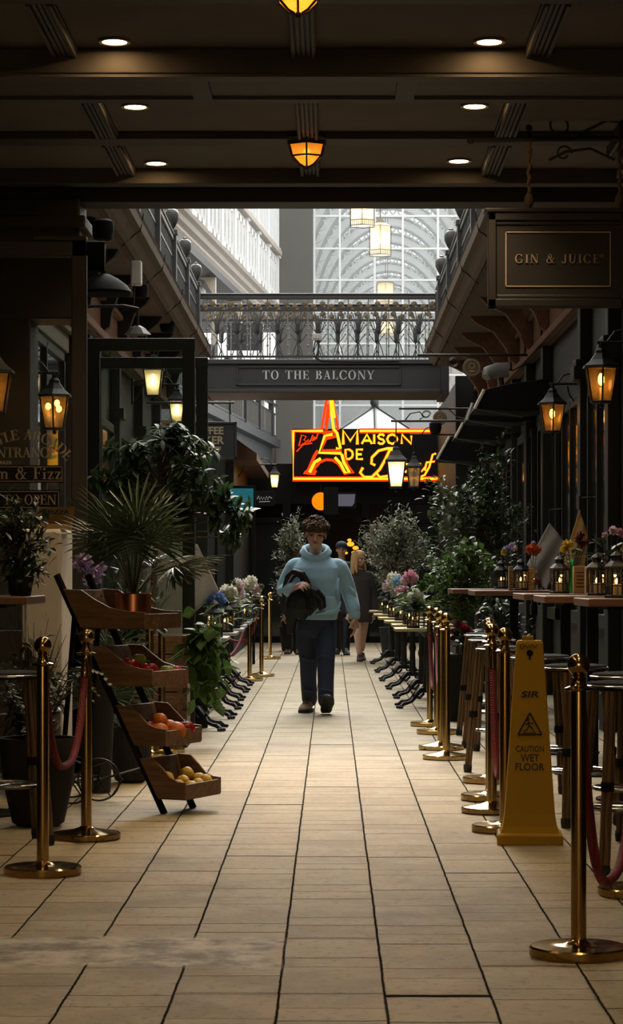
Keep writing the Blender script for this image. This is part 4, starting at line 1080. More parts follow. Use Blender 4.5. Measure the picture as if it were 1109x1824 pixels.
# green glazed screens
def gscreen(Y, px0, px1, pyt, rail, label, kick=.75):
    t = thing('glazed_screen', label, 'screen', (X((px0+px1)/2,Y), Y, 0), group='green framed glazed screens')
    hx = (px1-px0)*Y/FOC/2; tp = Z(pyt,Y)
    q = MB(); q.bb(hx-.095, hx, -.03, .03, 0, tp); q.bb(-hx, -hx+.095, -.03, .03, 0, tp); q.bb(-hx, hx, -.032, .032, tp-rail, tp); q.bb(-hx, hx, -.02, .02, .02, kick); q.bb(-hx, hx, -.03, .03, kick-.06, kick); q.build('frame', M['frame'], t, bevel=.006)
    q = MB(); q.bb(-hx+.09, hx-.09, -.004, .004, kick, tp-rail+.01); q.build('pane', M['glass'], t); return t
gscreen(18.2, 156, 347, 603, .095, 'green framed glazed screen nearer the camera, behind the palm and crates')
gscreen(19.3, 160, 370, 637, .09, 'green framed glazed screen standing just behind the other one')
# cream sheet and hanging canvas
def cloth(name, label, mname, pts, Y, parent=None, thick=.006, wave=.02, cord=None):
    """pts: outline corners top->clockwise in pixels, gridded as a 4-sided patch with folds"""
    a, b_, c, d = [W(p[0], p[1], Y) for p in pts]
    o0 = a.copy(); q = MB(); n_ = 12; vs = []
    for i in range(n_+1):
        for j in range(n_+1):
            u, v = j/n_, i/n_
            p = a*(1-u)*(1-v) + b_*u*(1-v) + c*u*v + d*(1-u)*v
            p = p - o0; p.y += wave*math.sin(u*9 + v*2) * (.3+v) + wave*.6*math.sin(v*5)
            vs.append(p)
    fs = [(i*(n_+1)+j, i*(n_+1)+j+1, (i+1)*(n_+1)+j+1, (i+1)*(n_+1)+j) for i in range(n_) for j in range(n_)]
    q.add(vs, fs)
    if cord:
        t = thing(name, label, 'cloth', o0, group=None); e = q.build('sheet', M[mname], t, smooth=True)
        q2 = MB(); q2.tube([(0,0,0), (0,.0,cord[1]), (.0, .0, cord[1]+.02)], .008, 6); q2.tube([(0,0,cord[1]),(cord[2],0,cord[1]+.01)], .008, 6); q2.build('hook', M['iron'], t)
    else:
        t = q.build(name, M[mname], loc=o0, smooth=True); tag(t, label, 'cloth'); e = t
    so = e.modifiers.new('thick', 'SOLIDIFY'); so.thickness = thick
    return t
q = MB(); q.bb(X(262,18.75), X(326,18.75), 18.74, 18.77, 0, Z(958,18.75)); tag(q.build('partition_panel', M['clothc'], bevel=.004), 'cream upright panel between the two green glazed screens', 'panel')
cloth('canvas_sheet', 'cream canvas hanging to a slanted hem beside the green screen post', 'clothc', ((346,968),(352,970),(390,1052),(346,1092)), 19.25, wave=.012, cord=((0,0,0), .05, -.1))
cloth('hanging_cloth', 'off-white cloth hanging diamond-wise on the right wall', 'clothw', ((978,931),(1006,966),(972,1052),(938,1006)), 22.6, wave=.02, cord=((0,0,0), .12, .12))
cloth('hanging_cloth', 'ochre cloth hanging from a point beside the off-white cloth', 'clothy', ((1032,908),(1047,955),(1036,1060),(1000,1010)), 20.6, wave=.02, cord=((0,0,0), .10, .12))
cloth('hanging_cloth', 'ochre cloth cut by the right edge of the photo', 'clothy', ((1118,950),(1132,985),(1120,1046),(1101,984)), 17.9, wave=.02, cord=((0,0,0), .10, .12))

# boxes, speakers, casings under the left cornice; camera and awnings on the right
def speaker(px, py, Y, s, label, wall):
    t = thing('outdoor_speaker', label, 'speaker', (X(px,Y), Y, Z(py,Y)), group='black speakers under the balconies')
    q = MB(); q.lathe([(.04,-.12),(.10,-.10),(.125,.0),(.12,.09),(.07,.12)], 14); q.build('body', M['black'], t, smooth=.6)
    q = MB(); q.tube([(0,.05,.08),(wall*.12,.06,.14),(wall*.3,.06,.14)], .02, 8); q.build('bracket', M['black'], t); t.scale = (s,)*3
    return t
speaker(183, 410, 19.2, .75, 'round black speaker under the left cornice, topmost', -1)
speaker(250, 518, 24.0, .65, 'round black speaker below the white electrical casing', -1)
speaker(298, 580, 28.5, .75, 'round black speaker low under the left cornice, nearest the footbridge', -1)
speaker(775, 762, 33, .7, 'black speaker hanging near the upper disc sign at the right of the neon', 1)
t = thing('electrical_casing', 'white plastic casing fixed under the left cornice', 'electrical box', (X(243,22.5), 22.5, Z(487,22.5)))
q = MB(); q.box((0,0,0), (.10,.13,.23)); q.build('casing', M['whiteplastic'], t, bevel=.012); q = MB(); q.tube([(-.02,0,-.11),(-.03,.02,-.3),(-.15,.05,-.36)], .008, 6); q.build('cable', M['rubber'], t)
t = thing('canopy_lamp', 'broad black hooded lamp above the green glazed screen', 'lamp', (X(185,17.4), 17.4, Z(520,17.4)))
q = MB(); q.lathe([(.20,-.02),(.205,.0),(.17,.05),(.10,.10),(.04,.13),(.001,.135)], 20); q.build('hood', M['black'], t, smooth=.6)
q = MB(); q.tube([(0,0,.13),(0,0,.36),(-.3,0,.36)], .018, 8); q.box((-.06,0,.25),(.14,.1,.2)); q.build('arm', M['black'], t)
t = thing('lamp_bracket', 'thin black swan-neck lamp arm behind the green screen top rail', 'bracket', (X(245,20.5), 20.5, Z(590,20.5)))
q = MB(); q.tube([(0,0,0),(0,0,.2),(-.12,0,.22),(-.78,0,.21)], .014, 8); q.build('arm', M['iron'], t); q = MB(); q.lathe([(.12,-.03),(.06,.03),(.02,.05)], 6); q.build('cap', M['iron'], t)
t = thing('security_camera', 'grey bullet-shaped security camera on the right wall above the slanted awnings', 'camera', (X(884,26.), 26., Z(668,26.)))
q = MB(); q.tube([(-.12,-.05,-.03),(-.10,-.02,.02),(.0,.0,.05),(.13,.0,.055)], [.05,.075,.085,.085], 14); q.build('housing', M['railp'], t, smooth=.7)
q = MB(); q.tube([(.05,0,-.03),(.06,0,-.16),(.2,0,-.2)], .03, 8); q.box((.2,0,-.2),(.14,.12,.08)); q.tube([(.25,0,-.15),(.4,0,-.2),(.49,0,-.05)], .015, 6); q.build('bracket', M['iron'], t)
for i, (p0, p1, Y, s_) in enumerate((((862,694),(845,728),24.5,'nearest and highest'),((841,718),(831,748),26.5,'second from the camera'),((825,752),(810,780),29,'third from the camera'),((800,778),(778,818),31.5,'farthest and lowest'))):
    t = thing('awning', 'short black slanted awning with a pale front edge on the right, ' + s_, 'awning', (X(p0[0],Y), Y, Z(p0[1],Y)), group='black awnings on the right')
    d = W(*p1, Y) - W(*p0, Y)
    q = MB(); wx = 2.25 - X(p0[0],Y)
    q.prism([(0,0),(d.x,d.z),(d.x+.55,d.z-.03),(wx,d.z+.0),(wx,.12),(.25,.06)], 0, .9, 'xz'); q.build('cover', M['black'], t, bevel=.01)
    q = MB(); q.tube([(0,-.01,0),(d.x,-.01,d.z)], .018, 6); lab(q.build('front_edge', M['cream'], t), 'pale edge strip')
    q = MB(); q.tube([(d.x+.02,-.02,d.z-.01),(d.x+.5,-.02,d.z-.09)], .008, 6); q.build('strut', M['rail'], t)
# ====================================================================== STANCHIONS AND ROPES
sp0 = thing('stanchion', '', 'stanchion', (0,0,0), group='brass rope stanchions')
q = MB(); q.lathe([(.155,0),(.162,.006),(.162,.026),(.158,.031),(.06,.047),(.034,.056),(.026,.062)], 40); q.build('base', M['brass'], sp0, smooth=.5)
q = MB(); q.lathe([(.0255,.055),(.0255,.875)], 24); q.build('pole', M['brass'], sp0, smooth=.5)
q = MB(); q.lathe([(.026,.868),(.046,.872),(.047,.880),(.03,.886),(.022,.898),(.018,.912),(.024,.918),(.018,.924)], 24); q.build('collar', M['brass'], sp0, smooth=.5)
q = MB(); q.ball((0,0,.955), .0375, n=24); q.build('finial', M['brass'], sp0, smooth=True)
ST = {}
def stan(key, x, Y, label):
    s_ = sp1 if key in FLAT else sp0
    o = dup(s_, (0,0,0)) if s_.name in used_ else s_
    used_[s_.name] = 1
    o.location = (x, Y, 0); o['label'] = label; ST[key] = (x, Y); return o
sp1 = thing('stanchion', '', 'stanchion', (0,0,-50), group='brass rope stanchions')
for ch in list(sp0.children):
    if ch.name.startswith('base'): continue
    c_ = ch.copy(); COL.objects.link(c_); c_.parent = sp1
q = MB(); q.lathe([(.155,0),(.162,.006),(.162,.030),(.156,.036),(.10,.039),(.05,.041),(.034,.05),(.026,.056)], 40); q.build('base', M['brass'], sp1, smooth=.5)
FLAT = ('R1','R4','Re','Rf','R3','L1','L3','L4','L5','L7','Rc','Rd'); used_ = {}
stan('R1', X(1030,7.73), 7.73, 'brass stanchion in the right foreground, nearest to the camera')
stan('R2', .845, 12.41, 'brass stanchion immediately left of the yellow floor sign')
stan('R3', .845, 11.5, 'brass stanchion hidden behind the yellow floor sign, its ball showing')
stan('R4', 1.2, 9.2, 'brass stanchion beyond the right edge holding the red rope end')
stan('Re', .95, 14.2, 'brass stanchion whose pole hides behind the one beside the yellow sign, farther')
stan('Rf', .88, 13.1, 'brass stanchion whose pole hides behind the one beside the yellow sign, nearer')
stan('Ra', .78, 16.0, 'brass stanchion nearest in the cluster of four beside the right bistro tables')
stan('Rb', .785, 16.9, 'second brass stanchion in the cluster of four beside the right bistro tables')
stan('Rc', .83, 18.55, 'third brass stanchion in the cluster of four beside the right bistro tables')
stan('Rd', .813, 19.5, 'farthest brass stanchion in the cluster of four beside the right bistro tables')
stan('L1', -1.205, 9.85, 'brass stanchion in the left foreground, nearest the left edge')
stan('L2', -1.16, 11.17, 'brass stanchion behind the left foreground one, beside the fruit crates')
stan('L3', -1.19, 16.55, 'brass stanchion hidden behind the fruit crates, its base edge showing, farther')
stan('L4', -1.24, 16.1, 'brass stanchion hidden behind the fruit crates, its base edge showing, nearer')
stan('L5', -.965, 27.8, 'brass stanchion left of the walking man, nearest of the far three')
stan('L6', -.86, 29.0, 'brass stanchion left of the walking man, middle of the far three')
stan('L7', -.91, 35.0, 'brass stanchion left of the walking man, farthest of the far three')
def rope(a, c, zmin, label, loc=None, pw=2.3):
    A, B = (Vector((*ST[a], .865)) if isinstance(a, str) else Vector(a)), (Vector((*ST[c], .865)) if isinstance(c, str) else Vector(c))
    dirv = (B - A); dirv.z = 0; dn = dirv.normalized()
    A2, B2 = A + dn*.048, B - dn*.048
    mid = (A2 + B2) / 2; t = thing('velvet_rope', label, 'rope', (mid.x, mid.y, 0), group='red velvet ropes')
    pts = []
    n_ = 40
    for i in range(n_+1):
        u = i / n_; z = zmin + ((A2.z if u < .5 else B2.z) - .06 - zmin) * abs(2*u-1)**pw
        s = .5 + .5*math.copysign(abs(2*u-1)**.8, 2*u-1)
        p = A2.lerp(B2, s); pts.append(Vector((p.x, p.y, z)) - Vector((mid.x, mid.y, 0)))
    q = MB(); q.tube(pts, .018, 12); lab(q.build('rope', M['velvet'], t, smooth=True), 'red velvet rope')
    for (e, d) in ((pts[0], pts[1]-pts[0]), (pts[-1], pts[-2]-pts[-1])):
        q = MB(); q.tube([e + Vector((0,0,.055)), e + Vector((0,0,.03)), e - Vector((0,0,.005)), e + d.normalized()*.05], [.006,.014,.02,.02], 12); lab(q.build('end_hook', M['brass'], t, smooth=.6), 'brass end hook')
rope('R1', 'R4', .16, 'red velvet rope sagging low from the right foreground stanchion')
rope('R2', 'R3', .23, 'red velvet rope sagging behind the yellow floor sign')
rope('L1', 'L2', .40, 'red velvet rope between the two left foreground stanchions')
rope('Rc', 'Rd', .34, 'red velvet rope in the right cluster of stanchions, lower and farther')
rope('Rb', 'Rc', .42, 'red velvet rope in the right cluster of stanchions, nearer')
rope('L5', (-1.55, 25.9, .86), .3, 'red velvet rope hanging leftward from the far left stanchions, brighter')
rope('L6', (-1.45, 29.6, .86), .42, 'red velvet rope hanging leftward between the far left stanchions, darker')

# ====================================================================== YELLOW FLOOR SIGN
ws = thing('wet_floor_sign', 'yellow caution wet floor cone sign standing by the right foreground stanchion', 'sign', (.925, 11.02, 0), rz=-.06)
q = MB()
secs = [(.152,.0),(.152,.042),(.146,.05),(.138,.052),(.125,.085),(.116,.14),(.062,.93),(.055,.945)]
n_ = 4
prof = [(r*math.sqrt(2), z) for r, z in secs]
q.lathe(prof, 4, rot=PI/4, sy=.82); q.bb(-.035,.02,-.012,.012,.94,.965)
q.build('body', M['yellow'], ws, bevel=.012, seg=3)
def face(z): 
    for (r0, z0), (r1, z1) in zip(secs, secs[1:]):
        if z0 <= z <= z1: return (r0 + (r1-r0)*(z-z0)/(z1-z0)) * .82
    return .1
tilt = math.atan2((.116-.062)*.82, .79)
def on_sign(z): return Matrix.Translation((0, -face(z)-.001, z)) @ Matrix.Rotation(-tilt, 4, 'X')
def SZ(py): return Z(py, 10.92)
q = MB()
for (s_, w_, h_, py) in (('CAUTION', .130, .029, 1340), ('WET', .086, .034, 1357), ('FLOOR', .134, .034, 1373)):
    q = MB(); v_, f_ = sans_fit(s_, w_, h_, .002, .012); q.add(v_, f_, on_sign(SZ(py))); lab(q.build('lettering', M['ink'], ws), 'black word ' + s_.title())
q = MB(); v_, f_ = sans_fit('SIR', .068, .03, .002, .03); sh = Matrix(((1.25,0,.25,0),(0,1,0,0),(0,0,1,0),(0,0,0,1))); q.add(v_, f_, on_sign(SZ(1243)) @ sh)
for k in range(3): q.box((-.0,0,0), (.002,.001,.002), M=on_sign(SZ(1247)))
lab(q.build('maker_mark', M['ink'], ws), 'black slanted lettering')
q = MB(); T_ = on_sign(SZ(1309))
tri = [(-.055,0),(.055,0),(0,.10)]
def seg2(a, c, w): 
    q.tube([T_ @ Vector((a[0],-.001,a[1])), T_ @ Vector((c[0],-.001,c[1]))], w, 6)
for i in range(3): seg2(tri[i], tri[(i+1)%3], .0042)
seg2((-.006,.06),(-.004,.04),.004); seg2((-.004,.04),(.012,.03),.0035); seg2((.012,.03),(.018,.012),.003); seg2((-.004,.04),(-.014,.022),.003); seg2((-.014,.022),(-.028,.016),.003); seg2((-.004,.055),(.016,.05),.003); seg2((-.004,.055),(-.02,.045),.003); seg2((-.03,.008),(.03,.008),.002)
q.ball(T_ @ Vector((-.008,-.001,.07)), .0065, n=8); lab(q.build('warning_triangle', M['ink'], ws), 'black slipping figure in a triangle')
q = MB(); q.lathe([(.001,-.003),(.0155,-.003),(.0155,.004)], 18, M=on_sign(SZ(1164)) @ Matrix.Rotation(PI/2, 4, 'X')); q.box((0,-.002,-.022),(.008,.004,.02), M=on_sign(SZ(1164))); lab(q.build('hanging_hole', M['black'], ws), 'dark round hanging hole')
q = MB(); T2 = on_sign(SZ(1151)); 
q.tube([T2 @ Vector(p) for p in [(-.03,-.001,.012),(-.042,-.001,.008),(-.045,-.001,-.006),(-.035,-.001,-.012),(-.028,-.001,.0),(-.02,-.001,.008),(-.014,-.001,-.008),(-.004,-.001,.008),(.002,-.001,-.008),(.012,-.001,.008),(.02,-.001,-.006),(.034,-.001,.006)]], .0022, 5)
lab(q.build('pen_scrawl', M['inkred'], ws), 'faded red handwriting')

# ====================================================================== BAR STOOLS AND BAR TABLES
def make_stool():
    t = thing('bar_stool', '', 'stool', (0,0,0), group='rattan bar stools')
    q = MB(); q.lathe([(.001,.765),(.15,.765),(.165,.772),(.168,.785),(.158,.797),(.12,.802),(.001,.803)], 28); q.build('seat', M['black'], t, smooth=.6)
    q = MB(); q.tube([(.169*math.cos(a*PI/14), .169*math.sin(a*PI/14), .782) for a in range(28)], .006, 6, closed=True); lab(q.build('seat_rim', M['chrome'], t), 'shiny rim')
    for (sx, sy) in ((1,1),(1,-1),(-1,1),(-1,-1)):
        q = MB()
        for (dx, dy) in ((0,0),(.016,0),(-.016,0),(0,.016),(0,-.016)):
            q.tube([(sx*.155+dx, sy*.155+dy, .03), (sx*.105+dx, sy*.105+dy, .765)], .0095, 7)
        l_ = q.build('leg', M['rattan'], t)
        for z in (.37,):
            k = 1 - z/.77; f_ = MB(); f_.lathe([(.028,z-.02),(.029,z),(.028,z+.02)], 10, (sx*(.105+.05*k), sy*(.105+.05*k), 0)); f_.build('binding', M['black'], l_)
        f_ = MB(); f_.lathe([(.024,0),(.028,.03),(.026,.05)], 10, (sx*.156, sy*.156, 0)); f_.build('foot', M['rubber'], l_)
    q = MB(); q.tube([(.152*1.0*math.cos(a*PI/14), .152*math.sin(a*PI/14), .27) for a in range(28)], .010, 8, closed=True)
    q.tube([(.14,.14,.27),(-.14,-.14,.27)], .008, 6); q.tube([(.14,-.14,.27),(-.14,.14,.27)], .008, 6); lab(q.build('foot_ring', M['chrome'], t, smooth=True), 'metal foot ring')
    return t
st0 = make_stool()
for i, (x, Y, rz, s_) in enumerate(((1.24, 9.95, .25, 'on the right edge behind the red foreground rope'), (1.22, 11.85, .5, 'just right of the yellow floor sign'), (1.18, 13.3, .1, 'on the right, third from the camera'),
        (1.08, 14.9, .6, 'on the right, fourth from the camera'), (1.15, 16.9, .2, 'on the right, second from the far end of its row'), (1.2, 18.3, .4, 'on the right, at the far end of its row'), (-1.50, 11.0, .3, 'half visible at the left edge of the photo'),
        (1.36, 10.85, .8, 'right of the yellow floor sign, close to the right edge'))):
    o = st0 if i == 0 else dup(st0, (0,0,0)); o.location = (x, Y, 0); o.rotation_euler.z = rz; o['label'] = 'dark topped rattan bar stool ' + s_
def bar_table(x0, x1, y0, y1, label, wood='tablewood', h=1.12):
    t = thing('bar_table', label, 'table', ((x0+x1)/2, (y0+y1)/2, 0), group='tall bar tables')
    hx, hy = (x1-x0)/2, (y1-y0)/2
    q = MB(); q.bb(-hx, hx, -hy, hy, h-.042, h); q.build('tabletop', M[wood], t, bevel=.006)
    q = MB(); q.bb(-.035,.035,-.035,.035,.02,h-.06); q.bb(-.2,.2,-.2,.2,h-.06,h-.042); q.build('column', M['black'], t)
    q = MB(); q.lathe([(.24,0),(.24,.012),(.08,.03),(.05,.05)], 24); q.build('base_plate', M['black'], t); return t
bar_table(1.385, 2.03, 12.7, 13.5, 'tall brown bar table nearest the right edge, with a candle lantern on it')
bar_table(1.30, 1.97, 14.38, 15.2, 'tall bar table second from the right edge, with a candle lantern and glass vase')
bar_table(1.31, 1.97, 16.05, 17.05, 'tall bar table under the yellow flowers in a green vase')
bar_table(1.18, 1.9, 19.4, 20.4, 'tall bar table under the orange flower vase')
bar_table(1.116, 1.9, 21.7, 22.7, 'tall bar table farthest up the right side, under the lilac flowers')
bar_table(-2.2, X(60,12.2), 11.9, 12.7, 'tall bar table cut by the left edge with a dark leafy plant on it', h=1.14)

# ====================================================================== BISTRO TABLES
def bistro(top):
    t = thing('bistro_table', '', 'table', (0,0,0))
    q = MB(); q.bb(-.31,.31,-.30,.30,.722,.75); q.build('tabletop', M[top], t, bevel=.006)
    q = MB(); q.lathe([(.05,.14),(.06,.18),(.035,.22),(.03,.4),(.042,.45),(.03,.5),(.03,.66),(.06,.70),(.11,.722)], 14); q.build('column', M['iron'], t, smooth=.6)
    for k in range(4):
        a = PI/4 + k*PI/2; c, s = math.cos(a), math.sin(a); q = MB()
        P = None
        q.tube([(r*c, r*s, z) for r, z in [(.03,.17),(.09,.165),(.15,.12),(.21,.065),(.27,.05),(.32,.045),(.36,.022)]], [.022,.028,.023,.017,.015,.019,.016], 8)
        for o_ in (-.25, 0, .25): q.ball((.375*math.cos(a+o_*.28), .375*math.sin(a+o_*.28), .016), .0165, (1,1,.9), 8)
        q.tube([(.04*c,.04*s,.13),(.1*c,.1*s,.09),(.17*c,.17*s,.11),(.2*c,.2*s,.14)], .012, 6)
        q.build('claw_foot', M['iron'], t, smooth=.8)
    return t
lt0 = bistro('marble'); rt0 = bistro('brasstop')
ordn = ('nearest', 'second', 'third', 'fourth', 'fifth', 'farthest')
LT = [(-1.14, 19.05), (-1.13, 20.65), (-1.13, 22.1), (-1.16, 23.6), (-1.17, 25.2), (-1.18, 26.75)]
RT = [(.90, 22.25), (.92, 24.0), (.89, 25.9), (.86, 27.9), (.85, 30.3), (.84, 33.2)]
for (P, t0, s_, g_) in ((LT, lt0, 'pale topped claw-foot bistro table in the left row, ', 'left bistro tables'), (RT, rt0, 'brass edged claw-foot bistro table in the right row, ', 'right bistro tables')):
    for i, (x, Y) in enumerate(P):
        o = t0 if i == 0 else dup(t0, (0,0,0)); o.location = (x, Y, 0); o['group'] = g_
        o['label'] = s_ + (ordn[i] + ' of six' if i in (0, 5) else ordn[i] + ' from the camera')

# ====================================================================== CANDLE LANTERNS
def make_lantern():
    t = thing('candle_lantern', '', 'lantern', (0,0,0), group='black candle lanterns')
    r, h = .062, .165; q = MB()
    q.lathe([(r*1.12,0),(r*1.12,.014),(r,.018)], 6, rot=PI/6); q.build('base', M['iron'], t)
    q = MB()
    for k in range(6):
        a = PI/6 + k*PI/3; c, s = math.cos(a), math.sin(a); c2, s2 = math.cos(a+PI/3), math.sin(a+PI/3)
        q.tube([(r*c,r*s,.016),(r*c,r*s,h)], .0052, 5); q.tube([(r*c,r*s,.07),(r*c2,r*s2,.07)], .003, 4)
        q.tube([(r*(c+c2)/2,r*(s+s2)/2,.016),(r*(c+c2)/2,r*(s+s2)/2,h)], .003, 4); q.tube([(r*c,r*s,h),(r*c2,r*s2,h)], .006, 4)
    q.build('frame', M['iron'], t)
    q = MB(); q.lathe([(r*1.2,h),(r*1.15,h+.012),(r*.75,h+.035),(r*.5,h+.045),(r*.48,h+.07),(r*.62,h+.074),(r*.3,h+.092),(.004,h+.10)], 6, rot=PI/6); q.build('roof', M['iron'], t, smooth=.4)
    q = MB(); q.tube([(.014*math.cos(a*PI/6), 0, h+.112+.014*math.sin(a*PI/6)) for a in range(12)], .0026, 5, closed=True); q.build('ring', M['iron'], t)
    q = MB(); q.lathe([(r*.9,.018),(r*.9,h-.004)], 6, rot=PI/6); q.f = q.f[:6]; q.build('glass_pane', M['jar'], t)
    q = MB(); q.lathe([(.026,.018),(.026,.078),(.02,.08)], 14); o = q.build('candle', M['wax'], t, smooth=.5)
    q = MB(); q.tube([(0,0,.08),(0,0,.088),(0,0,.098),(0,0,.112)], [.002,.0075,.0065,.001], 8); lab(q.build('flame', M['flame'], o, smooth=True), 'candle flame')
    return t
ln0 = make_lantern(); first = [True]
def lantern(x, Y, z, label, rz=0, sc=1.0):
    o = ln0 if first[0] else dup(ln0, (0,0,0)); first[0] = False
    o.location = (x, Y, z); o.rotation_euler.z = rz; o['label'] = label; o.scale = (sc,)*3; return o
BT = 1.12
lantern(X(892,22.1), 22.1, BT, 'black candle lantern on the farthest bar table, under the lilac flowers', .2)
lantern(X(927,19.75), 19.75, BT, 'black candle lantern beside the heart painted bottle', .1)
lantern(X(996,16.45), 16.45, BT, 'tall black candle lantern in front of the off-white hanging cloth', .3)
lantern(X(1062,14.75), 14.75, BT, 'black candle lantern on the second bar table, near the round glass vase', .0)
lantern(X(1098,13.2), 13.2, BT, 'black candle lantern on the bar table at the right edge', .5)
TT = .75
for i, (x, Y) in enumerate(RT):
    lantern(x - .13, Y - .02, TT, 'black candle lantern on the %s bistro table of the right row' % ordn[i], i*.3, .98)
for i, (x, Y) in enumerate(LT):
    lantern(x + .20, Y - .10, TT, 'black candle lantern near the aisle edge of the %s left bistro table' % ordn[i], i*.3, 1.12)
    if i < 5: lantern(x - .02, Y + .12, TT, 'black candle lantern towards the back of the %s left bistro table' % ordn[i], i*.5, .98)

# ====================================================================== VASES, FLOWERS, MENU BOXES
rnd = random.Random(3)
def pompom(q, c, r, n=46, w=.55):
    for _ in range(n):
        v = Vector((rnd.gauss(0,1), rnd.gauss(0,1), rnd.gauss(0,1))).normalized()
        q.leaf(Vector(c) + v*r*.45, v + Vector((rnd.uniform(-.6,.6), rnd.uniform(-.6,.6), rnd.uniform(-.6,.6))), v.orthogonal(), r*.75, r*w, .15, .3)
    q.ball(c, r*.62, n=8)
def vase(x, Y, z, label, kind='bottle', m='jar', h=.16, r=.04):
    if kind == 'bottle': prof = [(r*.9,0),(r,.01),(r,h*.5),(r*.85,h*.62),(r*.4,h*.78),(r*.38,h*.96),(r*.48,h)]
    elif kind == 'bulb': prof = [(r*.5,0),(r*.85,.01),(r,h*.3),(r*.9,h*.5),(r*.5,h*.72),(r*.42,h*.85),(r*.65,h)]
    else: prof = [(r*.8,0),(r,.01),(r*1.02,h*.9),(r*1.1,h)]
    inner = [(max(.002, a-.003), max(.006, b_)) for a, b_ in reversed(prof)] + [(.001,.006)]
    q = MB(); q.lathe(prof + inner, 20); o = q.build('vase', M[m], loc=(x, Y, z), smooth=.6); return tag(o, label, 'vase', 'vases of flowers')
def bouquet(x, Y, z, blooms, label, leaf='leafm', nl=14, spread=.07, name='bouquet', stem_z=None):
    """blooms: (dx, dy, dz, radius, material) relative to the stem foot at (x,Y,z)"""
    t = thing(name, label, 'flowers', (x, Y, z), group='flowers on the tables')
    q = MB()
    for (dx, dy, dz, r, m) in blooms: q.tube([(0,0,0), (dx*.3,dy*.3,dz*.5), (dx,dy,dz)], .003, 5)
    for _ in range(nl):
        a = rnd.uniform(0, 2*PI); hz = rnd.uniform(.35, 1.0) * max(bq[2] for bq in blooms); rr = spread * rnd.uniform(.2, 1)
        q.leaf((rr*.4*math.cos(a), rr*.4*math.sin(a), hz*.8), (math.cos(a), math.sin(a), rnd.uniform(-.1,.9)), (0,0,1), spread*rnd.uniform(.7,1.2), spread*.45, .3)
    q.build('foliage', M[leaf], t)
    for (dx, dy, dz, r, m) in blooms:
        q = MB(); pompom(q, (dx,dy,dz), r, 34 if r < .05 else 60); lab(q.build('bloom', M[m], t), m.replace('whitef','white').replace('orangef','orange').replace('yellowf','yellow').replace('redf','red').replace('sky','blue').replace('pale','pale pink') + ' bloom')
    return t
# bar tables
vase(X(906,22.3), 22.25, BT, 'clear bottle vase holding lilac flowers on the farthest bar table', h=.19)
bouquet(X(906,22.3), 22.25, BT+.012, [(-.03,0,.36,.035,'lilac'),(.03,.01,.40,.035,'lilac'),(.045,-.02,.37,.03,'pale'),(-.05,-.01,.33,.03,'yellowf'),(.0,.0,.35,.03,'lilac')], 'lilac and yellow flowers in a bottle on the farthest bar table', spread=.08)
vase(X(949,20.0), 20.0, BT, 'clear bottle vase holding the orange flower', h=.19)
bouquet(X(949,20.0), 20.0, BT+.012, [(0,0,.33,.05,'orangef'),(.0,-.01,.385,.022,'lilac'),(-.03,0,.335,.035,'orangef'),(.035,0,.335,.035,'orangef')], 'orange flower head in a clear bottle', leaf='leafd', nl=8, spread=.05)
b_ = vase(X(957,19.55), 19.55, BT, 'milky bottle with a red heart painted on it', h=.17, r=.034)
q = MB(); q.prism([(0,-.03),(.022,0),(.022,.014),(.012,.022),(0,.012),(-.012,.022),(-.022,.014),(-.022,0)], -.037, -.034, 'xz'); h_ = q.build('painted_heart', M['redf'], b_, loc=(0,0,.075)); lab(h_, 'red heart')
vase(X(1018,16.75), 16.75, BT+.0, 'green glass vase behind the kraft menu box', m='greenglass', h=.24, r=.028)
bouquet(X(1018,16.75), 16.75, BT+.012, [(-.03,0,.33,.038,'yellowf'),(-.055,0,.30,.03,'yellowf'),(.05,.01,.37,.03,'darkred'),(.075,.0,.34,.03,'darkred'),(.06,-.01,.40,.028,'darkred'),(.11,.0,.35,.022,'darkred')], 'yellow and dark red flowers in the green vase', spread=.09, nl=18)
vase(X(1080,14.95), 14.95, BT, 'round clear glass vase with pink flowers at the right', 'bulb', h=.20, r=.045)
bouquet(X(1080,14.95), 14.95, BT+.012, [(.04,0,.40,.028,'pale'),(.085,0,.385,.028,'pink'),(-.01,.01,.37,.02,'pale'),(.12,0,.36,.02,'pink')], 'pink flowers with dark leaves in the round glass vase', leaf='leafd', nl=26, spread=.14)
vase(1.74, 13.28, BT, 'clear bottle vase cut by the right edge of the photo')
bouquet(1.74, 13.28, BT+.012, [(-.05,0,.36,.03,'pink'),(.02,0,.38,.03,'pale')], 'pink flowers cut by the right edge of the photo', leaf='leafd')
def menu_box(px, Y, w, h, label, d=.06):
    t = thing('menu_box', label, 'box', (X(px,Y), Y, BT), group='kraft menu boxes on the bar tables')
    q = MB(); q.bb(-w/2, w/2, -d/2, d/2, 0, h); q.build('box', M['kraft'], t, bevel=.004)
    q = MB()
    for k in range(5): q.bb(-w*.3, w*.3*(.6 if k % 2 else 1), -d/2-.0015, -d/2, h*(.25+.13*k), h*(.25+.13*k)+.004)
    q.build('print', M['ink'], t); return t
menu_box(909, 19.55, .036, .20, 'narrow kraft menu box left of the heart bottle')
menu_box(942, 19.95, .09, .185, 'kraft menu box behind the heart painted bottle')
menu_box(1033, 16.4, .10, .19, 'wide printed kraft menu box under the yellow flowers')
menu_box(1046, 16.15, .034, .185, 'narrow kraft menu box edge-on at the table end')
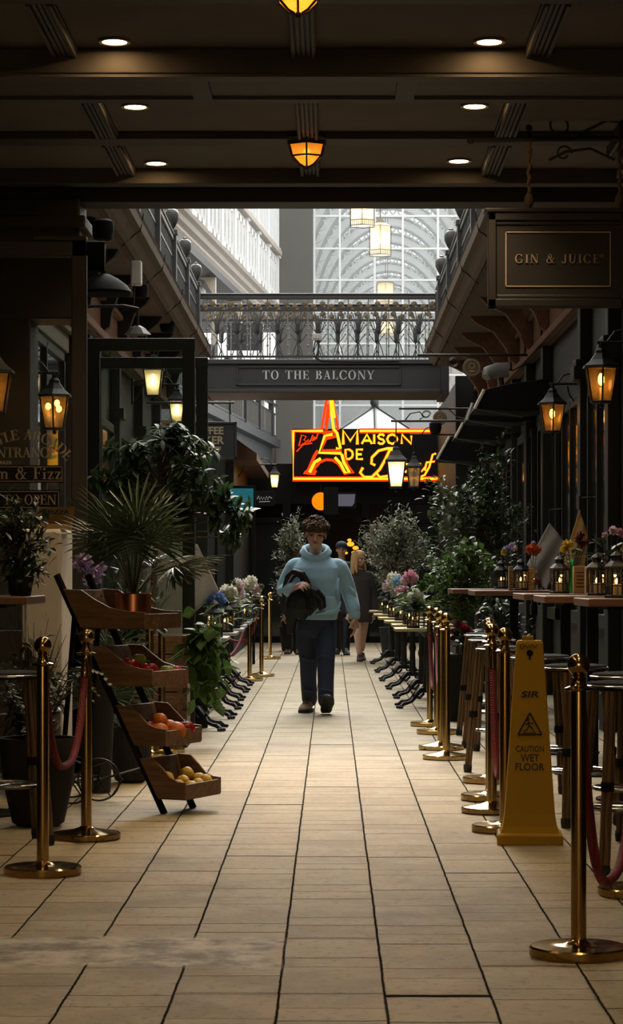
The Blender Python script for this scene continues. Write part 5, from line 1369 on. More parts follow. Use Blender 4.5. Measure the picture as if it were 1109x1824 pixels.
# bistro tables, right
def posy(x, Y, blooms, label, h=.17, vk='bottle', vr=.04, **k):
    vase(x, Y, TT, 'clear glass vase with ' + label, vk, h=h, r=vr); bouquet(x, Y, TT+.012, blooms, label, **k)
def PB(px, py, Y, x0, r, m): return (X(px,Y)-x0, 0, Z(py,Y)-TT-.012, r, m)
def bl(x, Y, lst): return [PB(px, py, Y, x, r, m) for (px, py, r, m) in lst]
x,Y = X(746,22.3), 22.3
posy(x, Y, bl(x, Y, [(740,1063,.075,'whitef'),(733,1070,.05,'whitef'),(752,1044,.05,'leafb')]), 'white hydrangea and fresh leaves on the nearest right bistro table', leaf='leafb', nl=34, spread=.16, vk='cup', vr=.06)
x,Y = X(728,24.05), 24.05
posy(x, Y, bl(x, Y, [(730,1028,.075,'pink'),(720,1034,.045,'pale'),(738,1030,.04,'pale')]), 'tall pink bloom on the second right bistro table', leaf='leafb', nl=30, spread=.15)
x,Y = X(716,25.95), 25.95
posy(x, Y, bl(x, Y, [(712,1052,.055,'pink'),(722,1048,.035,'pink')]), 'small pink bloom on the third right bistro table', leaf='leafm', nl=16, spread=.1)
x,Y = X(711,27.95), 27.95
posy(x, Y, bl(x, Y, [(711,1035,.085,'sky'),(716,1041,.06,'sky')]), 'pale blue hydrangea on the fourth right bistro table', leaf='leafm', nl=14, spread=.12)
x,Y = X(702,30.3), 30.3
posy(x, Y, bl(x, Y, [(701,1030,.085,'whitef'),(697,1039,.06,'whitef')]), 'white hydrangea on the fifth right bistro table', nl=14, spread=.12)
x,Y = X(694,33.2), 33.2
posy(x, Y, bl(x, Y, [(692,1042,.08,'pale'),(688,1047,.06,'pale')]), 'pale pink bloom on the farthest right bistro table', nl=12, spread=.12)
# left
x,Y = X(384,19.2), 19.2
posy(x, Y, bl(x, Y, [(384,1070,.062,'blue'),(378,1074,.055,'blue'),(392,1067,.05,'blue'),(388,1062,.035,'lilac')]), 'blue hydrangea on the nearest left bistro table', leaf='leafb', nl=16, spread=.12, vk='cup', vr=.05, h=.13)
x,Y = X(405,20.8), 20.8
posy(x, Y, bl(x, Y, [(406,1055,.075,'whitef'),(399,1060,.05,'pale'),(411,1062,.05,'whitef')]), 'white hydrangea on the second left bistro table', leaf='leafb', nl=18, spread=.13)
x,Y = X(421,22.2), 22.2
posy(x, Y, bl(x, Y, [(425,1044,.05,'pale'),(428,1056,.045,'pale'),(420,1072,.055,'whitef'),(414,1040,.035,'leafb')]), 'pale pink blooms on the third left bistro table', leaf='leafb', nl=28, spread=.14)
x,Y = X(428,23.7), 23.7
posy(x, Y, bl(x, Y, [(423,1036,.04,'whitef'),(435,1039,.045,'whitef'),(429,1063,.04,'pale')]), 'small white blooms on the fourth left bistro table', leaf='leafm', nl=16, spread=.12)
x,Y = X(446,25.3), 25.3
posy(x, Y, bl(x, Y, [(447,1037,.07,'whitef'),(442,1042,.05,'whitef')]), 'white bloom on the fifth left bistro table', leaf='leafo', nl=14, spread=.12)
x,Y = X(456,26.8), 26.8
posy(x, Y, bl(x, Y, [(454,1047,.055,'pale'),(459,1050,.045,'pale'),(456,1056,.05,'pale'),(465,1044,.035,'leafb')]), 'pink blooms on the farthest left bistro table', leaf='leafm', nl=14, spread=.12)

# ====================================================================== FRUIT STAND AND CRATES
FS = Vector((X(318,12.4)+.13, 12.42, 0)); RZ = math.radians(-24)
fs_ = thing('fruit_stand', 'leaning wooden ladder stand of four stepped fruit crates on the left', 'display stand', FS, RZ)
# local: +x faces the aisle, y along the width; four crates climb and step back
CR = [(.0, .085), (-.115, .36), (-.195, .67), (-.24, .97)]     # (x of front lip, z of crate floor)
WD, DP = .40, .27
def crate_at(i):
    fx, fz = CR[i]
    sc = 1.0
    q = MB(); w = WD/2; d = (.165,.19,.27,.385)[i]
    side = [(-d,0),(0,-.0),(0,.085),(-.05*d/.18,.09),(-.10*d/.18,.11),(-.14*d/.18,.15),(-.165*d/.18-.03,.20),(-d-.108,.205)]
    for s in (-1, 1):
        y0 = s*w; q.prism([(fx+u, fz+v) for u, v in side], y0-.007, y0+.007, 'xz')
    q.bb(fx-.012, fx, -w, w, fz, fz+.075); q.bb(fx-d, fx, -w, w, fz-.006, fz+.006); q.prism([(fx-d-.0,fz),(fx-d+.012,fz),(fx-d-.092,fz+.2),(fx-d-.104,fz+.2)], -w, w, 'xz')
    lab(q.build('crate', M['wood'], fs_, bevel=.003), 'wooden crate, %s tier' % ('lowest','second','third','topmost')[i])
for i in range(4): crate_at(i)
for s in (-1, 1):
    y = s*(WD/2 - .035); q = MB()
    q.tube([(-.145,y,.0),(-.145-.52*1.25,y,1.25)], .014, 6, sx=1.5); q.build('leg', M['black'], fs_)
    q = MB(); q.tube([(-.80,y*.8,.0),(-.70,y*.8,1.08)], .014, 6); q.build('leg', M['black'], fs_)
for (x, z) in ((-.255,.22),(-.42,.53),(-.57,.83)): q = MB(); q.tube([(x,-WD/2,z),(x,WD/2,z)], .012, 6); q.build('crossbar', M['black'], fs_)
Rz = Matrix.Rotation(RZ, 3, 'Z')
def in_crate(i, u, y, z):
    u = u * (.72,.80,1.0,1.3)[i]; return FS + Rz @ Vector((CR[i][0] + u, y, CR[i][1] + z))
def fruit(kind, loc, r, label, group):
    mm = {'orange':'orangefruit','lemon':'lemon','apple':'apple','green_apple':'green','pomegranate':'apple'}[kind]
    t = thing(kind, label, kind.replace('_',' ').replace('green apple','apple'), (loc[0], loc[1], loc[2]), rnd.uniform(0,6), group)
    q = MB()
    if kind == 'lemon': q.lathe([(.001,-1.25*r),(.2*r,-1.15*r),(.62*r,-.8*r),(.95*r,-.3*r),(r,0),(.95*r,.3*r),(.62*r,.8*r),(.2*r,1.15*r),(.001,1.25*r)], 16, M=Matrix.Rotation(rnd.uniform(.9,1.6),4,'X'))
    elif kind in ('apple','green_apple','pomegranate'): q.lathe([(.001,-.78*r),(.35*r,-.86*r),(.8*r,-.55*r),(1.0*r,.05*r),(.95*r,.45*r),(.6*r,.8*r),(.25*r,.82*r),(.001,.66*r)], 18)
    else: q.ball((0,0,0), r, (1,1,.95), 18)
    q.build('flesh', M[mm], t, smooth=True)
    q = MB()
    if 'apple' in kind: q.tube([(0,0,.66*r),(.1*r,0,1.0*r)], .05*r, 5)
    elif kind == 'pomegranate': q.lathe([(.16*r,.78*r),(.2*r,1.0*r),(.28*r,1.12*r)], 8)
    else: q.ball((0,0,.93*r if kind == 'orange' else 0), .1*r, (1,1,.4), 6)
    q.build('stem', M['bark'], t)
for (u, y, z, s_) in ((-.11,-.14,.06,'front of the crate, toward the camera'),(-.19,-.15,.10,'back corner toward the camera'),(-.06,-.07,.05,'front lip, second along'),(-.14,-.04,.075,'middle of the pile'),(-.06,.02,.055,'front lip, third along'),(-.06,.11,.07,'right end of the front lip'),(-.18,.06,.11,'top of the pile at the back'),(-.13,.13,.075,'far right corner')):
    fruit('lemon', in_crate(0, u, y, z), .037, 'yellow lemon in the lowest crate, ' + s_, 'lemons in the lowest crate')
for (k_, u, y, z, r, s_) in (('orange',-.10,-.13,.065,.052,'orange in the second crate, at the left'),('orange',-.055,-.015,.062,.056,'largest orange in the second crate, at the front'),('orange',-.15,-.05,.12,.042,'small orange on top in the second crate'),('apple',-.05,.10,.065,.05,'shiny red apple at the right of the second crate'),('orange',-.16,.07,.075,.046,'orange at the back of the second crate'),('pomegranate',-.19,-.13,.08,.046,'dark red fruit at the back of the second crate')):
    fruit(k_, in_crate(1, u, y, z), r, s_, 'fruit in the second crate')
for (k_, u, y, z, r, s_) in (('pomegranate',-.09,-.08,.065,.056,'large dark red fruit at the front of the third crate'),('apple',-.16,-.15,.10,.05,'dark red apple at the back left of the third crate'),('green_apple',-.17,-.04,.125,.04,'green apple on top in the third crate'),('green_apple',-.05,.05,.06,.043,'green apple at the front right of the third crate'),('apple',-.05,.15,.058,.04,'dark red apple at the right end of the third crate')):
    fruit(k_, in_crate(2, u, y, z), r, s_, 'fruit in the third crate')
# standing box crates behind
SX0, SX1, SY = X(240,17.2), X(335,17.2), 17.25
for i in range(3):
    t = thing('wooden_crate', 'plain wooden crate in the stack behind the fruit stand, ' + ('bottom','middle','top')[i], 'crate', ((SX0+SX1)/2, SY, i*.272), 0, 'stacked wooden crates')
    w, d, h = (SX1-SX0)/2, .2, .268
    for (nm, a, c, e, f_) in (('front_board',-w,w,-d,-d+.014),('back_board',-w,w,d-.014,d),('end_board',-w,-w+.014,-d+.014,d-.014),('end_board',w-.014,w,-d+.014,d-.014)):
        q = MB(); q.bb(a, c, e, f_, .002, h*.47); q.bb(a, c, e, f_, h*.5, h); q.build(nm, M['wood'], t, bevel=.003)
    q = MB(); q.bb(-w,w,-d,d,.0,.014); q.build('bottom', M['wood'], t)
    for sx in (-1,1): q = MB(); q.bb(sx*(w-.05)-.022,sx*(w-.05)+.022,-d-.012,-d,.0,h); q.build('batten', M['wood'], t, bevel=.002)
    if i == 2:
        q = MB(); q.bb(-w+.02,w-.02,-d+.02,d-.02,.014,h*.72); lab(q.build('straw_filling', M['dry'], t), 'straw filling')
for (k_, px, r, s_) in (('apple',312,.043,'red apple on the top crate of the plain stack'),('orange',262,.04,'orange on the top crate of the plain stack'),('green_apple',243,.038,'green apple at the left of the plain stack top'),('apple',285,.036,'dark apple in the middle of the plain stack top')):
    fruit(k_, (X(px,17.2), 17.12, .544+.268*.72+r*.86), r, s_, 'fruit on the stacked crates')

# cream cabinet with pizza box, planters, odd things on the left
q = MB(); q.bb(X(38,13.6), X(109,13.6), 13.6, 14.2, 0, Z(942,13.6)); t = q.build('cabinet', M['cream'], bevel=.02); tag(t, 'cream cabinet standing behind the dark plants at the left edge', 'cabinet')
q = MB(); q.bb(X(46,13.6), X(47,13.6)+.004, 13.585, 13.6, .2, 1.4); q.build('handle', M['chrome'], t)
t = thing('pizza_box', 'open kraft pizza box lying on the cream cabinet', 'box', (X(88,13.6), 13.78, Z(942,13.6)), .12)
q = MB(); q.bb(-.1,.11,-.14,.14,0,.03); q.build('tray', M['kraft'], t)
q = MB(); q.add([(-.1,-.10,.03),(.11,-.10,.03),(.125,-.16,.13),(-.09,-.16,.12),(-.1,-.094,.03),(.11,-.094,.03),(.125,-.154,.13),(-.09,-.154,.12)], [(0,1,2,3),(4,7,6,5),(0,4,5,1),(3,2,6,7),(0,3,7,4),(1,5,6,2)]); o = q.build('lid', M['kraft'], t)
q = MB(); v_, f_ = sans('PIZZA', .045, .002, .001); q.add(v_, f_, Matrix.Translation((.03,-.146,.085)) @ Matrix.Rotation(.54, 4, 'X')); lab(q.build('lettering', M['ink'], o), 'dark word Pizza')
q = thing('cauldron', 'round black pot on the floor behind the lowest fruit crate', 'pot', (X(236,14.3), 14.2, 0))
c_ = MB(); c_.lathe([(.07,0),(.10,.02),(.125,.12),(.12,.24),(.10,.31),(.115,.335),(.105,.33),(.09,.3),(.09,.29),(.001,.29)], 24); c_.build('body', M['pot'], q, smooth=.6); c_ = MB(); c_.lathe([(.001,.291),(.088,.291)], 16); c_.build('soil', M['soil'], q)
q = thing('planter', 'big dark tub planter at the left behind the foreground stanchion', 'planter', (X(68,11.75), 11.75, 0))
c_ = MB(); c_.lathe([(.10,0),(.13,.02),(.175,.22),(.19,.40),(.195,.44),(.18,.44),(.165,.40),(.001,.40)], 28); c_.build('tub', M['pot'], q, smooth=.6); c_ = MB(); c_.lathe([(.001,.402),(.166,.402)], 20); c_.build('soil', M['soil'], q)
q = thing('plant_cart', 'black wrought iron wheeled plant cart between the tub and the fruit stand', 'cart', (X(150,12.9), 12.95, 0))
for (x, y) in ((-.06,-.12),(.07,.05),(-.1,.25)):
    c_ = MB(); r = .115; c_.tube([(x + r*math.cos(a*PI/12), y, r+.006 + r*math.sin(a*PI/12)) for a in range(24)], .006, 5, closed=True)
    for k in range(5): c_.tube([(x,y,r+.006),(x+r*math.cos(k*PI*2/5+.3),y,r+.006+r*math.sin(k*PI*2/5+.3))], .004, 4)
    c_.ball((x,y,r+.006), .015, n=8); c_.build('wheel', M['iron'], q)
c_ = MB(); c_.tube([(-.06,-.12,.12),(.07,.05,.12),(.3,.3,.17),(.42,.4,.2)], .007, 5); c_.tube([(-.1,.25,.12),(.07,.05,.14),(.1,-.1,.2)], .007, 5); c_.tube([(-.25,-.1,.02),(-.1,-.05,.1),(.0,0,.18),(.12,.0,.22),(.2,.05,.12),(.14,.1,.03)], .006, 5); c_.build('frame', M['iron'], q)
q = thing('planter', 'tall square dark planter with red flowers behind the right stanchions', 'planter', (X(826,20.1), 20.2, 0))
c_ = MB(); c_.prism([(-.13,0),(.13,0),(.155,.56),(-.155,.56)], -.14, .14, 'xz'); c_.build('tub', M['pot'], q, bevel=.01)
c_ = MB(); c_.bb(-.145,.145,-.135,.135,.55,.57); c_.build('soil', M['soil'], q)
# ====================================================================== PLANTS
def rv(r): return Vector((r.gauss(0,1), r.gauss(0,1), r.gauss(0,1))).normalized()
def tree(name, label, cat, base, crown, rad, nb, nl, L, w, leaf, seed, pot=None, trunk=.03, curl=.3, whorl=False, droop=0., zmin=None, twig=.006, shoots=(), stems=1, potm='pot'):
    """base: floor point; crown: offset of the crown centre; rad: crown radii; nb branches with nl leaves each"""
    r = random.Random(seed); t = thing(name, label, cat, base)
    z0 = 0.
    if pot:
        pr, ph = pot; q = MB(); q.lathe([(pr*.75,0),(pr*.8,.02),(pr,ph*.95),(pr*1.05,ph),(pr*.92,ph),(pr*.9,ph*.9),(.001,ph*.9)], 22); q.build('pot', M[potm], t, smooth=.6)
        q = MB(); q.lathe([(.001,ph*.905),(pr*.9,ph*.905)], 16); q.build('soil', M['soil'], t); z0 = ph*.9
    C_ = Vector(crown); q = MB(); fo = MB()
    for s in range(stems):
        off = Vector((r.uniform(-.05,.05), r.uniform(-.05,.05), 0)) if stems > 1 else Vector()
        q.tube([off + Vector((0,0,z0-.03)), off*1.5 + Vector((C_.x*.3,C_.y*.3,z0+(C_.z-z0)*.5)), C_ + Vector((off.x*3,off.y*3,rad[2]*.3))], [trunk, trunk*.8, trunk*.35], 7)
    ends = []
    for i in range(nb):
        v = rv(r); k = r.uniform(.45, 1.0)**.6
        e = C_ + Vector((v.x*rad[0]*k, v.y*rad[1]*k, v.z*rad[2]*k)); ends.append(e)
    for sh in shoots: ends += [Vector(sh) + Vector((r.uniform(-.05,.05), 0, r.uniform(-.1,.06))) for _ in range(3)]
    for e in ends:
        if zmin is not None and e.z < zmin: e.z = zmin + r.uniform(0, .1)
        a = C_ + Vector((0,0,-rad[2]*.6 + r.uniform(0,1)*rad[2])) * 1.0; a = Vector((C_.x*.8, C_.y*.8, max(z0, min(e.z - .05, a.z))))
        m_ = a.lerp(e, .5) + Vector((0,0,.06*rad[2]))
        q.tube([a, m_, e], [twig*1.6, twig, twig*.4], 4)
        d = (e - a).normalized() if (e-a).length > .01 else Vector((0,0,1))
        if whorl:
            for wv in range(max(1, nl // 7)):
                p = e - d*(wv*L*.35); n_ = 7
                for j in range(n_):
                    an = 2*PI*j/n_ + r.uniform(-.2,.2)
                    sd = d.orthogonal().normalized(); sd2 = d.cross(sd)
                    dr = (sd*math.cos(an) + sd2*math.sin(an) + d*r.uniform(.0,.6) + Vector((0,0,-droop))).normalized()
                    fo.leaf(p, dr, Vector((0,0,1)) + d*.3, L*r.uniform(.7,1.15), w*r.uniform(.8,1.15), curl, .25)
        else:
            for j in range(nl):
                u = r.uniform(.25, 1.08); p = a.lerp(e, u) if u < 1 else e
                p = p + rv(r)*L*.55*(.4+u)
                dr = (d*.5 + rv(r) + Vector((0,0,.2-droop))).normalized()
                fo.leaf(p, dr, Vector((0,0,1)) + rv(r)*.4, L*r.uniform(.65,1.2), w*r.uniform(.75,1.2), curl*r.uniform(.3,1.4), .3)
    q.build('branches', M['bark'], t); fo.build('foliage', M[leaf], t, smooth=True); return t

tree('ficus_tree', 'tall glossy dark green leafy tree behind the bar tables on the right', 'tree', (1.55,25.2,0), (.02,0,1.75), (.62,.5,.72), 95, 17, .085, .042, 'leafm', 11, pot=(.2,.4), trunk=.03, shoots=((.30,0,2.75),(.32,0,2.55),(.26,0,2.35),(.1,0,2.55),(-.45,0,2.3),(-.5,-.05,2.15)), twig=.005)
tree('leafy_shrub', 'lighter green bushy shrub in front of the tall dark tree, beside the right bistro tables', 'shrub', (1.28,23.3,0), (-.02,0,1.22), (.44,.38,.42), 70, 15, .075, .05, 'leafb', 12, pot=(.18,.4), trunk=.02, twig=.005)
tree('olive_tree', 'grey green olive tree below the neon sign, right of the blonde woman', 'tree', (.95,36.0,0), (.0,0,1.62), (.58,.5,.72), 130, 22, .095, .028, 'leafo', 13, pot=(.22,.45), trunk=.035, twig=.006)
tree('olive_tree', 'feathery grey green olive tree behind the walking man on the left', 'tree', (-.66,38.9,0), (.0,0,1.4), (.30,.3,.95), 90, 22, .10, .026, 'leafo', 14, pot=(.2,.4), trunk=.03, twig=.006)
tree('schefflera', 'large leafy green branching plant in front of the glazed screens on the left', 'plant', (-1.36,17.72,0), (.08,0,1.98), (.54,.26,.40), 74, 14, .125, .042, 'leafm', 15, pot=(.15,.40), trunk=.03, whorl=True, droop=.3, shoots=((.20,0,2.40),(.60,-.1,1.80),(.70,-.1,1.68),(.50,-.1,1.78),(.62,-.05,1.62),(.12,0,2.3)), twig=.006)
tree('potted_shrub', 'dark leafy plant at the left edge standing on the tall bar table', 'plant', (-1.62,12.3,1.14), (.0,0,.27), (.17,.2,.24), 40, 14, .07, .022, 'leafd', 17, pot=(.07,.1), trunk=.012, twig=.004)
tree('trailing_vine', 'bright broad leaved vine trailing off the right end of the stacked crates', 'plant', (-1.12,17.2,.80), (.22,-.12,-.17), (.15,.14,.33), 30, 6, .13, .095, 'leafb', 18, trunk=.012, droop=.6, twig=.004)
tree('bamboo_plant', 'narrow leaved plant drooping beside the cream upright panel', 'plant', (-1.62,16.2,0), (.26,0,1.0), (.16,.16,.26), 26, 13, .14, .026, 'leafd', 19, pot=(.13,.35), trunk=.012, droop=.5, twig=.004)
tree('undergrowth_shrub', 'low dark leafy shrub behind the left foreground stanchions', 'shrub', (-1.70,13.45,0), (.0,0,.5), (.2,.2,.36), 40, 13, .09, .035, 'leafd', 20, pot=(.14,.3), trunk=.015, droop=.3, twig=.004)
tree('undergrowth_shrub', 'low dark shrub under the left bistro tables beyond the crates', 'shrub', (-1.55,24.4,0), (.05,0,.4), (.26,.5,.3), 40, 12, .08, .035, 'leafo', 21, pot=(.14,.25), trunk=.015, twig=.004)
tree('undergrowth_shrub', 'dark shrub between the bar stools and the tall planter on the right', 'shrub', (1.5,20.9,0), (.0,0,.75), (.3,.25,.34), 46, 12, .08, .035, 'leafd', 22, pot=(.15,.3), trunk=.015, twig=.004)

def palm(label, loc, nf, seed, H_, R, mleaf='leafp', pot=None, bl=.34, elev=(.15,1.3)):
    r = random.Random(seed); t = thing('fan_palm', label, 'plant', loc)
    if pot:
        pr, ph = pot; q = MB(); q.lathe([(pr*.92,0),(pr,.01),(pr,ph),(pr*1.03,ph+.004),(pr*.96,ph+.004),(pr*.95,ph*.9),(.001,ph*.9)], 30); lab(q.build('pot', M['copper'], t, smooth=.6), 'shiny copper pot')
    q = MB(); fo = MB()
    for i in range(nf):
        az = 2*PI*i/nf*2.4 + r.uniform(-.3,.3); el = r.uniform(*elev); ln = H_*r.uniform(.6,1.05)
        d = Vector((math.cos(az)*math.cos(el), math.sin(az)*math.cos(el), math.sin(el)))
        b_ = Vector((0,0,pot[1]*.9 if pot else 0)); e = b_ + d*ln*R + Vector((0,0,ln*.35))
        q.tube([b_, b_.lerp(e,.5) + Vector((0,0,.05)), e], [.006,.005,.004], 5)
        dd = (e - b_).normalized(); dd.z -= .25; dd.normalize()
        sd = dd.cross(Vector((0,0,1))); sd = sd.normalized() if sd.length > .05 else Vector((1,0,0))
        nb_ = 20
        for j in range(nb_):
            a = (j/(nb_-1) - .5) * 3.6
            v = (dd*math.cos(a) + sd*math.sin(a) + Vector((0,0,-.12*abs(a)))).normalized()
            fo.leaf(e, v, sd.cross(dd) + Vector((0,0,.3)), bl*(1-.22*abs(a)/1.8)*r.uniform(.9,1.05), .017, .22, .5)
    q.build('stalks', M['leafd'], t); fo.build('fronds', M[mleaf], t, smooth=True); return t
TOPC = in_crate(3, -.13, -.02, .008)
palm('dark fan palm in a copper pot on the topmost fruit crate', TOPC, 17, 31, .34, .9, pot=(.095,.17), bl=.30)
palm('dark fan palm with wide fingers behind the fruit stand on the left', (-1.42,14.75,0.0), 12, 32, 1.0, .42, bl=.34, elev=(.7,1.45))
# ferns and grasses
def fern(label, loc, nf, seed, L=.32, m='leafm', up=.7, name='fern'):
    r = random.Random(seed); t = thing(name, label, 'plant', loc, group=None); q = MB(); fo = MB()
    for i in range(nf):
        az = 2*PI*i/nf + r.uniform(-.3,.3); ln = L*r.uniform(.7,1.1); pts = []
        for k in range(7):
            u = k/6; pts.append(Vector((math.cos(az)*ln*u, math.sin(az)*ln*u, up*ln*math.sin(u*2.3)*.75)))
        q.tube(pts, [.004,.0035,.003,.003,.002,.002,.001], 4)
        for k in range(16):
            u = (k+1)/17; p = pts[int(u*6)].lerp(pts[min(6,int(u*6)+1)], u*6 - int(u*6)); tg = (pts[min(6,int(u*6)+1)] - pts[int(u*6)]).normalized(); sd = tg.cross(Vector((0,0,1))).normalized()
            for s in (-1,1): fo.leaf(p, sd*s + tg*.5, Vector((0,0,1)), ln*.26*(1-u*.8), ln*.06, .2, .2)
    q.build('stalks', M['bark'], t); fo.build('fronds', M[m], t, smooth=True); return t
fern('green fern spilling beside the second left stanchion', (-1.24,14.2,.30), 13, 41, .27, 'leafm')
fern('dark fern filling the big tub planter at the left', (X(68,11.75),11.75,.40), 16, 42, .40, 'leafd', 1.3)
def twigs(label, loc, n, seed, h, sp):
    r = random.Random(seed); t = thing('dry_grass', label, 'plant', loc); q = MB()
    for i in range(n):
        a = r.uniform(0,2*PI); k = r.uniform(.1,1); e = Vector((math.cos(a)*sp*k, math.sin(a)*sp*k*.5, h*r.uniform(.6,1)))
        q.tube([(0,0,0), (e.x*.35,e.y*.35,e.z*.55), e], [.003,.0025,.0012], 4)
        for _ in range(3): 
            u = r.uniform(.5,1); p = Vector((e.x*u*.9,e.y*u*.9,e.z*u)); q.leaf(p, (r.uniform(-.5,.5),r.uniform(-.5,.5),1), (1,0,0), .05, .008, .1)
    q.build('stems', M['dry'], t); return t
twigs('tall dry grass stems in front of the cream cabinet', (X(60,12.7),12.65,.3), 46, 51, .72, .26)
q = thing('planter', 'plain dark pot holding the dry grass stems', 'planter', (X(60,12.7),12.65,0)); c_ = MB(); c_.lathe([(.08,0),(.11,.3),(.12,.31),(.1,.305),(.001,.3)], 18); c_.build('tub', M['pot'], q, smooth=.6)
c_ = MB(); c_.lathe([(.001,.302),(.1,.302)], 14); c_.build('soil', M['soil'], q)
bouquet(-1.34, 13.6, .72, [(-.09,0,.60,.055,'lilac'),(.0,.02,.56,.045,'lilac'),(-.04,0,.50,.05,'lilac')], 'lilac blooms among the palm fronds on the left', 'leafd', 10, .12, name='lilac_flowers')
bouquet(-1.36, 13.5, .62, [(-.04,0,.42,.07,'dried'),(.03,.01,.37,.06,'dried'),(-.06,.0,.34,.05,'dried')], 'dried buff hydrangea heads among the palm fronds on the left', 'dry', 8, .1, name='dried_flowers')
q = thing('planter', 'tall dark pot holding lilac and dried blooms behind the fruit stand', 'planter', (-1.35,13.56,0)); c_ = MB(); c_.lathe([(.08,0),(.11,.6),(.12,.72),(.1,.715),(.001,.7)], 18); c_.build('tub', M['pot'], q, smooth=.6)
c_ = MB(); c_.lathe([(.001,.702),(.1,.702)], 14); c_.build('soil', M['soil'], q)
bouquet(X(826,20.1), 20.2, .565, [(-.08,0,.17,.05,'redf'),(.0,.02,.22,.05,'redf'),(.07,-.02,.16,.05,'redf'),(.03,-.06,.13,.045,'redf'),(-.04,.05,.25,.045,'darkred')], 'dim red flowers growing in the tall square planter', 'leafd', 34, .17, name='red_flowers')
# ====================================================================== PEOPLE
def limb(q, pts, r, n=14, sx=1., sy=1.):
    """smooth tapered limb through joint points"""
    P = [Vector(p) for p in pts]; out = []; rr = []
    for i in range(len(P)-1):
        p0 = P[max(0,i-1)]; p1 = P[i]; p2 = P[i+1]; p3 = P[min(len(P)-1,i+2)]
        for k in range(5):
            t = k/5
            out.append(.5*((2*p1) + (p2-p0)*t + (2*p0-5*p1+4*p2-p3)*t*t + (3*p1-p0-3*p2+p3)*t**3)); rr.append(r[i]*(1-t)+r[i+1]*t)
    out.append(P[-1]); rr.append(r[-1])
    q.tube(out, rr, n, sx, sy); q.ball(P[0], r[0]*.98, n=12); q.ball(P[-1], r[-1]*.98, n=12)
def torso(q, rings, n=24):
    """rings: (z, cx, cy, half width, half depth) -> closed body form, squarish oval"""
    vs = []; fs = []
    for (z, cx, cy, hw, hd) in rings:
        for k in range(n):
            a = 2*PI*k/n; c, s = math.cos(a), math.sin(a)
            vs.append((cx + hw*math.copysign(abs(c)**.8, c), cy + hd*math.copysign(abs(s)**.85, s), z))
    m = len(rings)
    for i in range(m-1):
        for k in range(n): fs.append((i*n+k, i*n+(k+1)%n, (i+1)*n+(k+1)%n, (i+1)*n+k))
    fs.append(tuple(reversed(range(n)))); fs.append(tuple((m-1)*n+k for k in range(n)))
    q.add(vs, fs)
def head(q, c, s, M_=None):
    """c: centre at eye height; s: head height / .23; face toward -y"""
    T = Matrix.Translation(c) @ (M_ or Matrix()) @ Matrix.Diagonal((s,s,s,1))
    def b(p, r, sc): 
        q.ball((0,0,0), r, (1,1,1), 16, M=T @ Matrix.Translation(p) @ Matrix.Diagonal((*sc,1)))
    b((0,.012,.035), .092, (.83,1.06,.93)); b((0,-.012,-.03), .07, (.92,1.0,1.15)); b((0,-.038,-.083), .036, (1.0,.85,.75)); b((0,-.012,-.065), .056, (1.0,.95,.8))
    b((0,-.078,.022), .034, (1.5,.5,.42)); b((-.042,-.058,-.028), .026, (1,.8,.9)); b((.042,-.058,-.028), .026, (1,.8,.9))
    q.tube([T @ Vector(p) for p in ((0,-.082,.018),(0,-.092,-.01),(0,-.104,-.034),(0,-.088,-.042))], [.008*s,.010*s,.0135*s,.010*s], 10)
    for sx in (-1,1):
        b((sx*.011,-.089,-.038), .0085, (1,1,.8)); b((sx*.08,.018,-.008), .026, (.35,.75,1.15)); b((sx*.083,.012,-.03), .012, (.4,.8,1))
    b((0,-.078,-.062), .018, (1.15,.6,.42)); b((0,-.074,-.073), .017, (1.0,.6,.42))
    return T
def face_parts(t, T, s, eye='eye'):
    for sx in (-1,1):
        q = MB(); q.ball((0,0,0), .0105, (1,1,1), 10, M=T @ Matrix.Translation((sx*.031,-.080,.0)) @ Matrix.Diagonal((1.2,.6,.62,1))); q.build('eye', M[eye], t, smooth=True)
        q = MB(); q.tube([T @ Vector((sx*.014,-.093,.019)), T @ Vector((sx*.032,-.092,.026)), T @ Vector((sx*.05,-.082,.021))], [.003*s,.0045*s,.002*s], 6); q.build('eyebrow', M['hair'], t)
    q = MB(); q.tube([T @ Vector(p) for p in ((-.023,-.082,-.066),(-.010,-.0905,-.064),(0,-.0925,-.0655),(.010,-.0905,-.064),(.023,-.082,-.066))], [.002*s,.0042*s,.0048*s,.0042*s,.002*s], 6); lab(q.build('lips', M['lip'], t), 'closed lips')
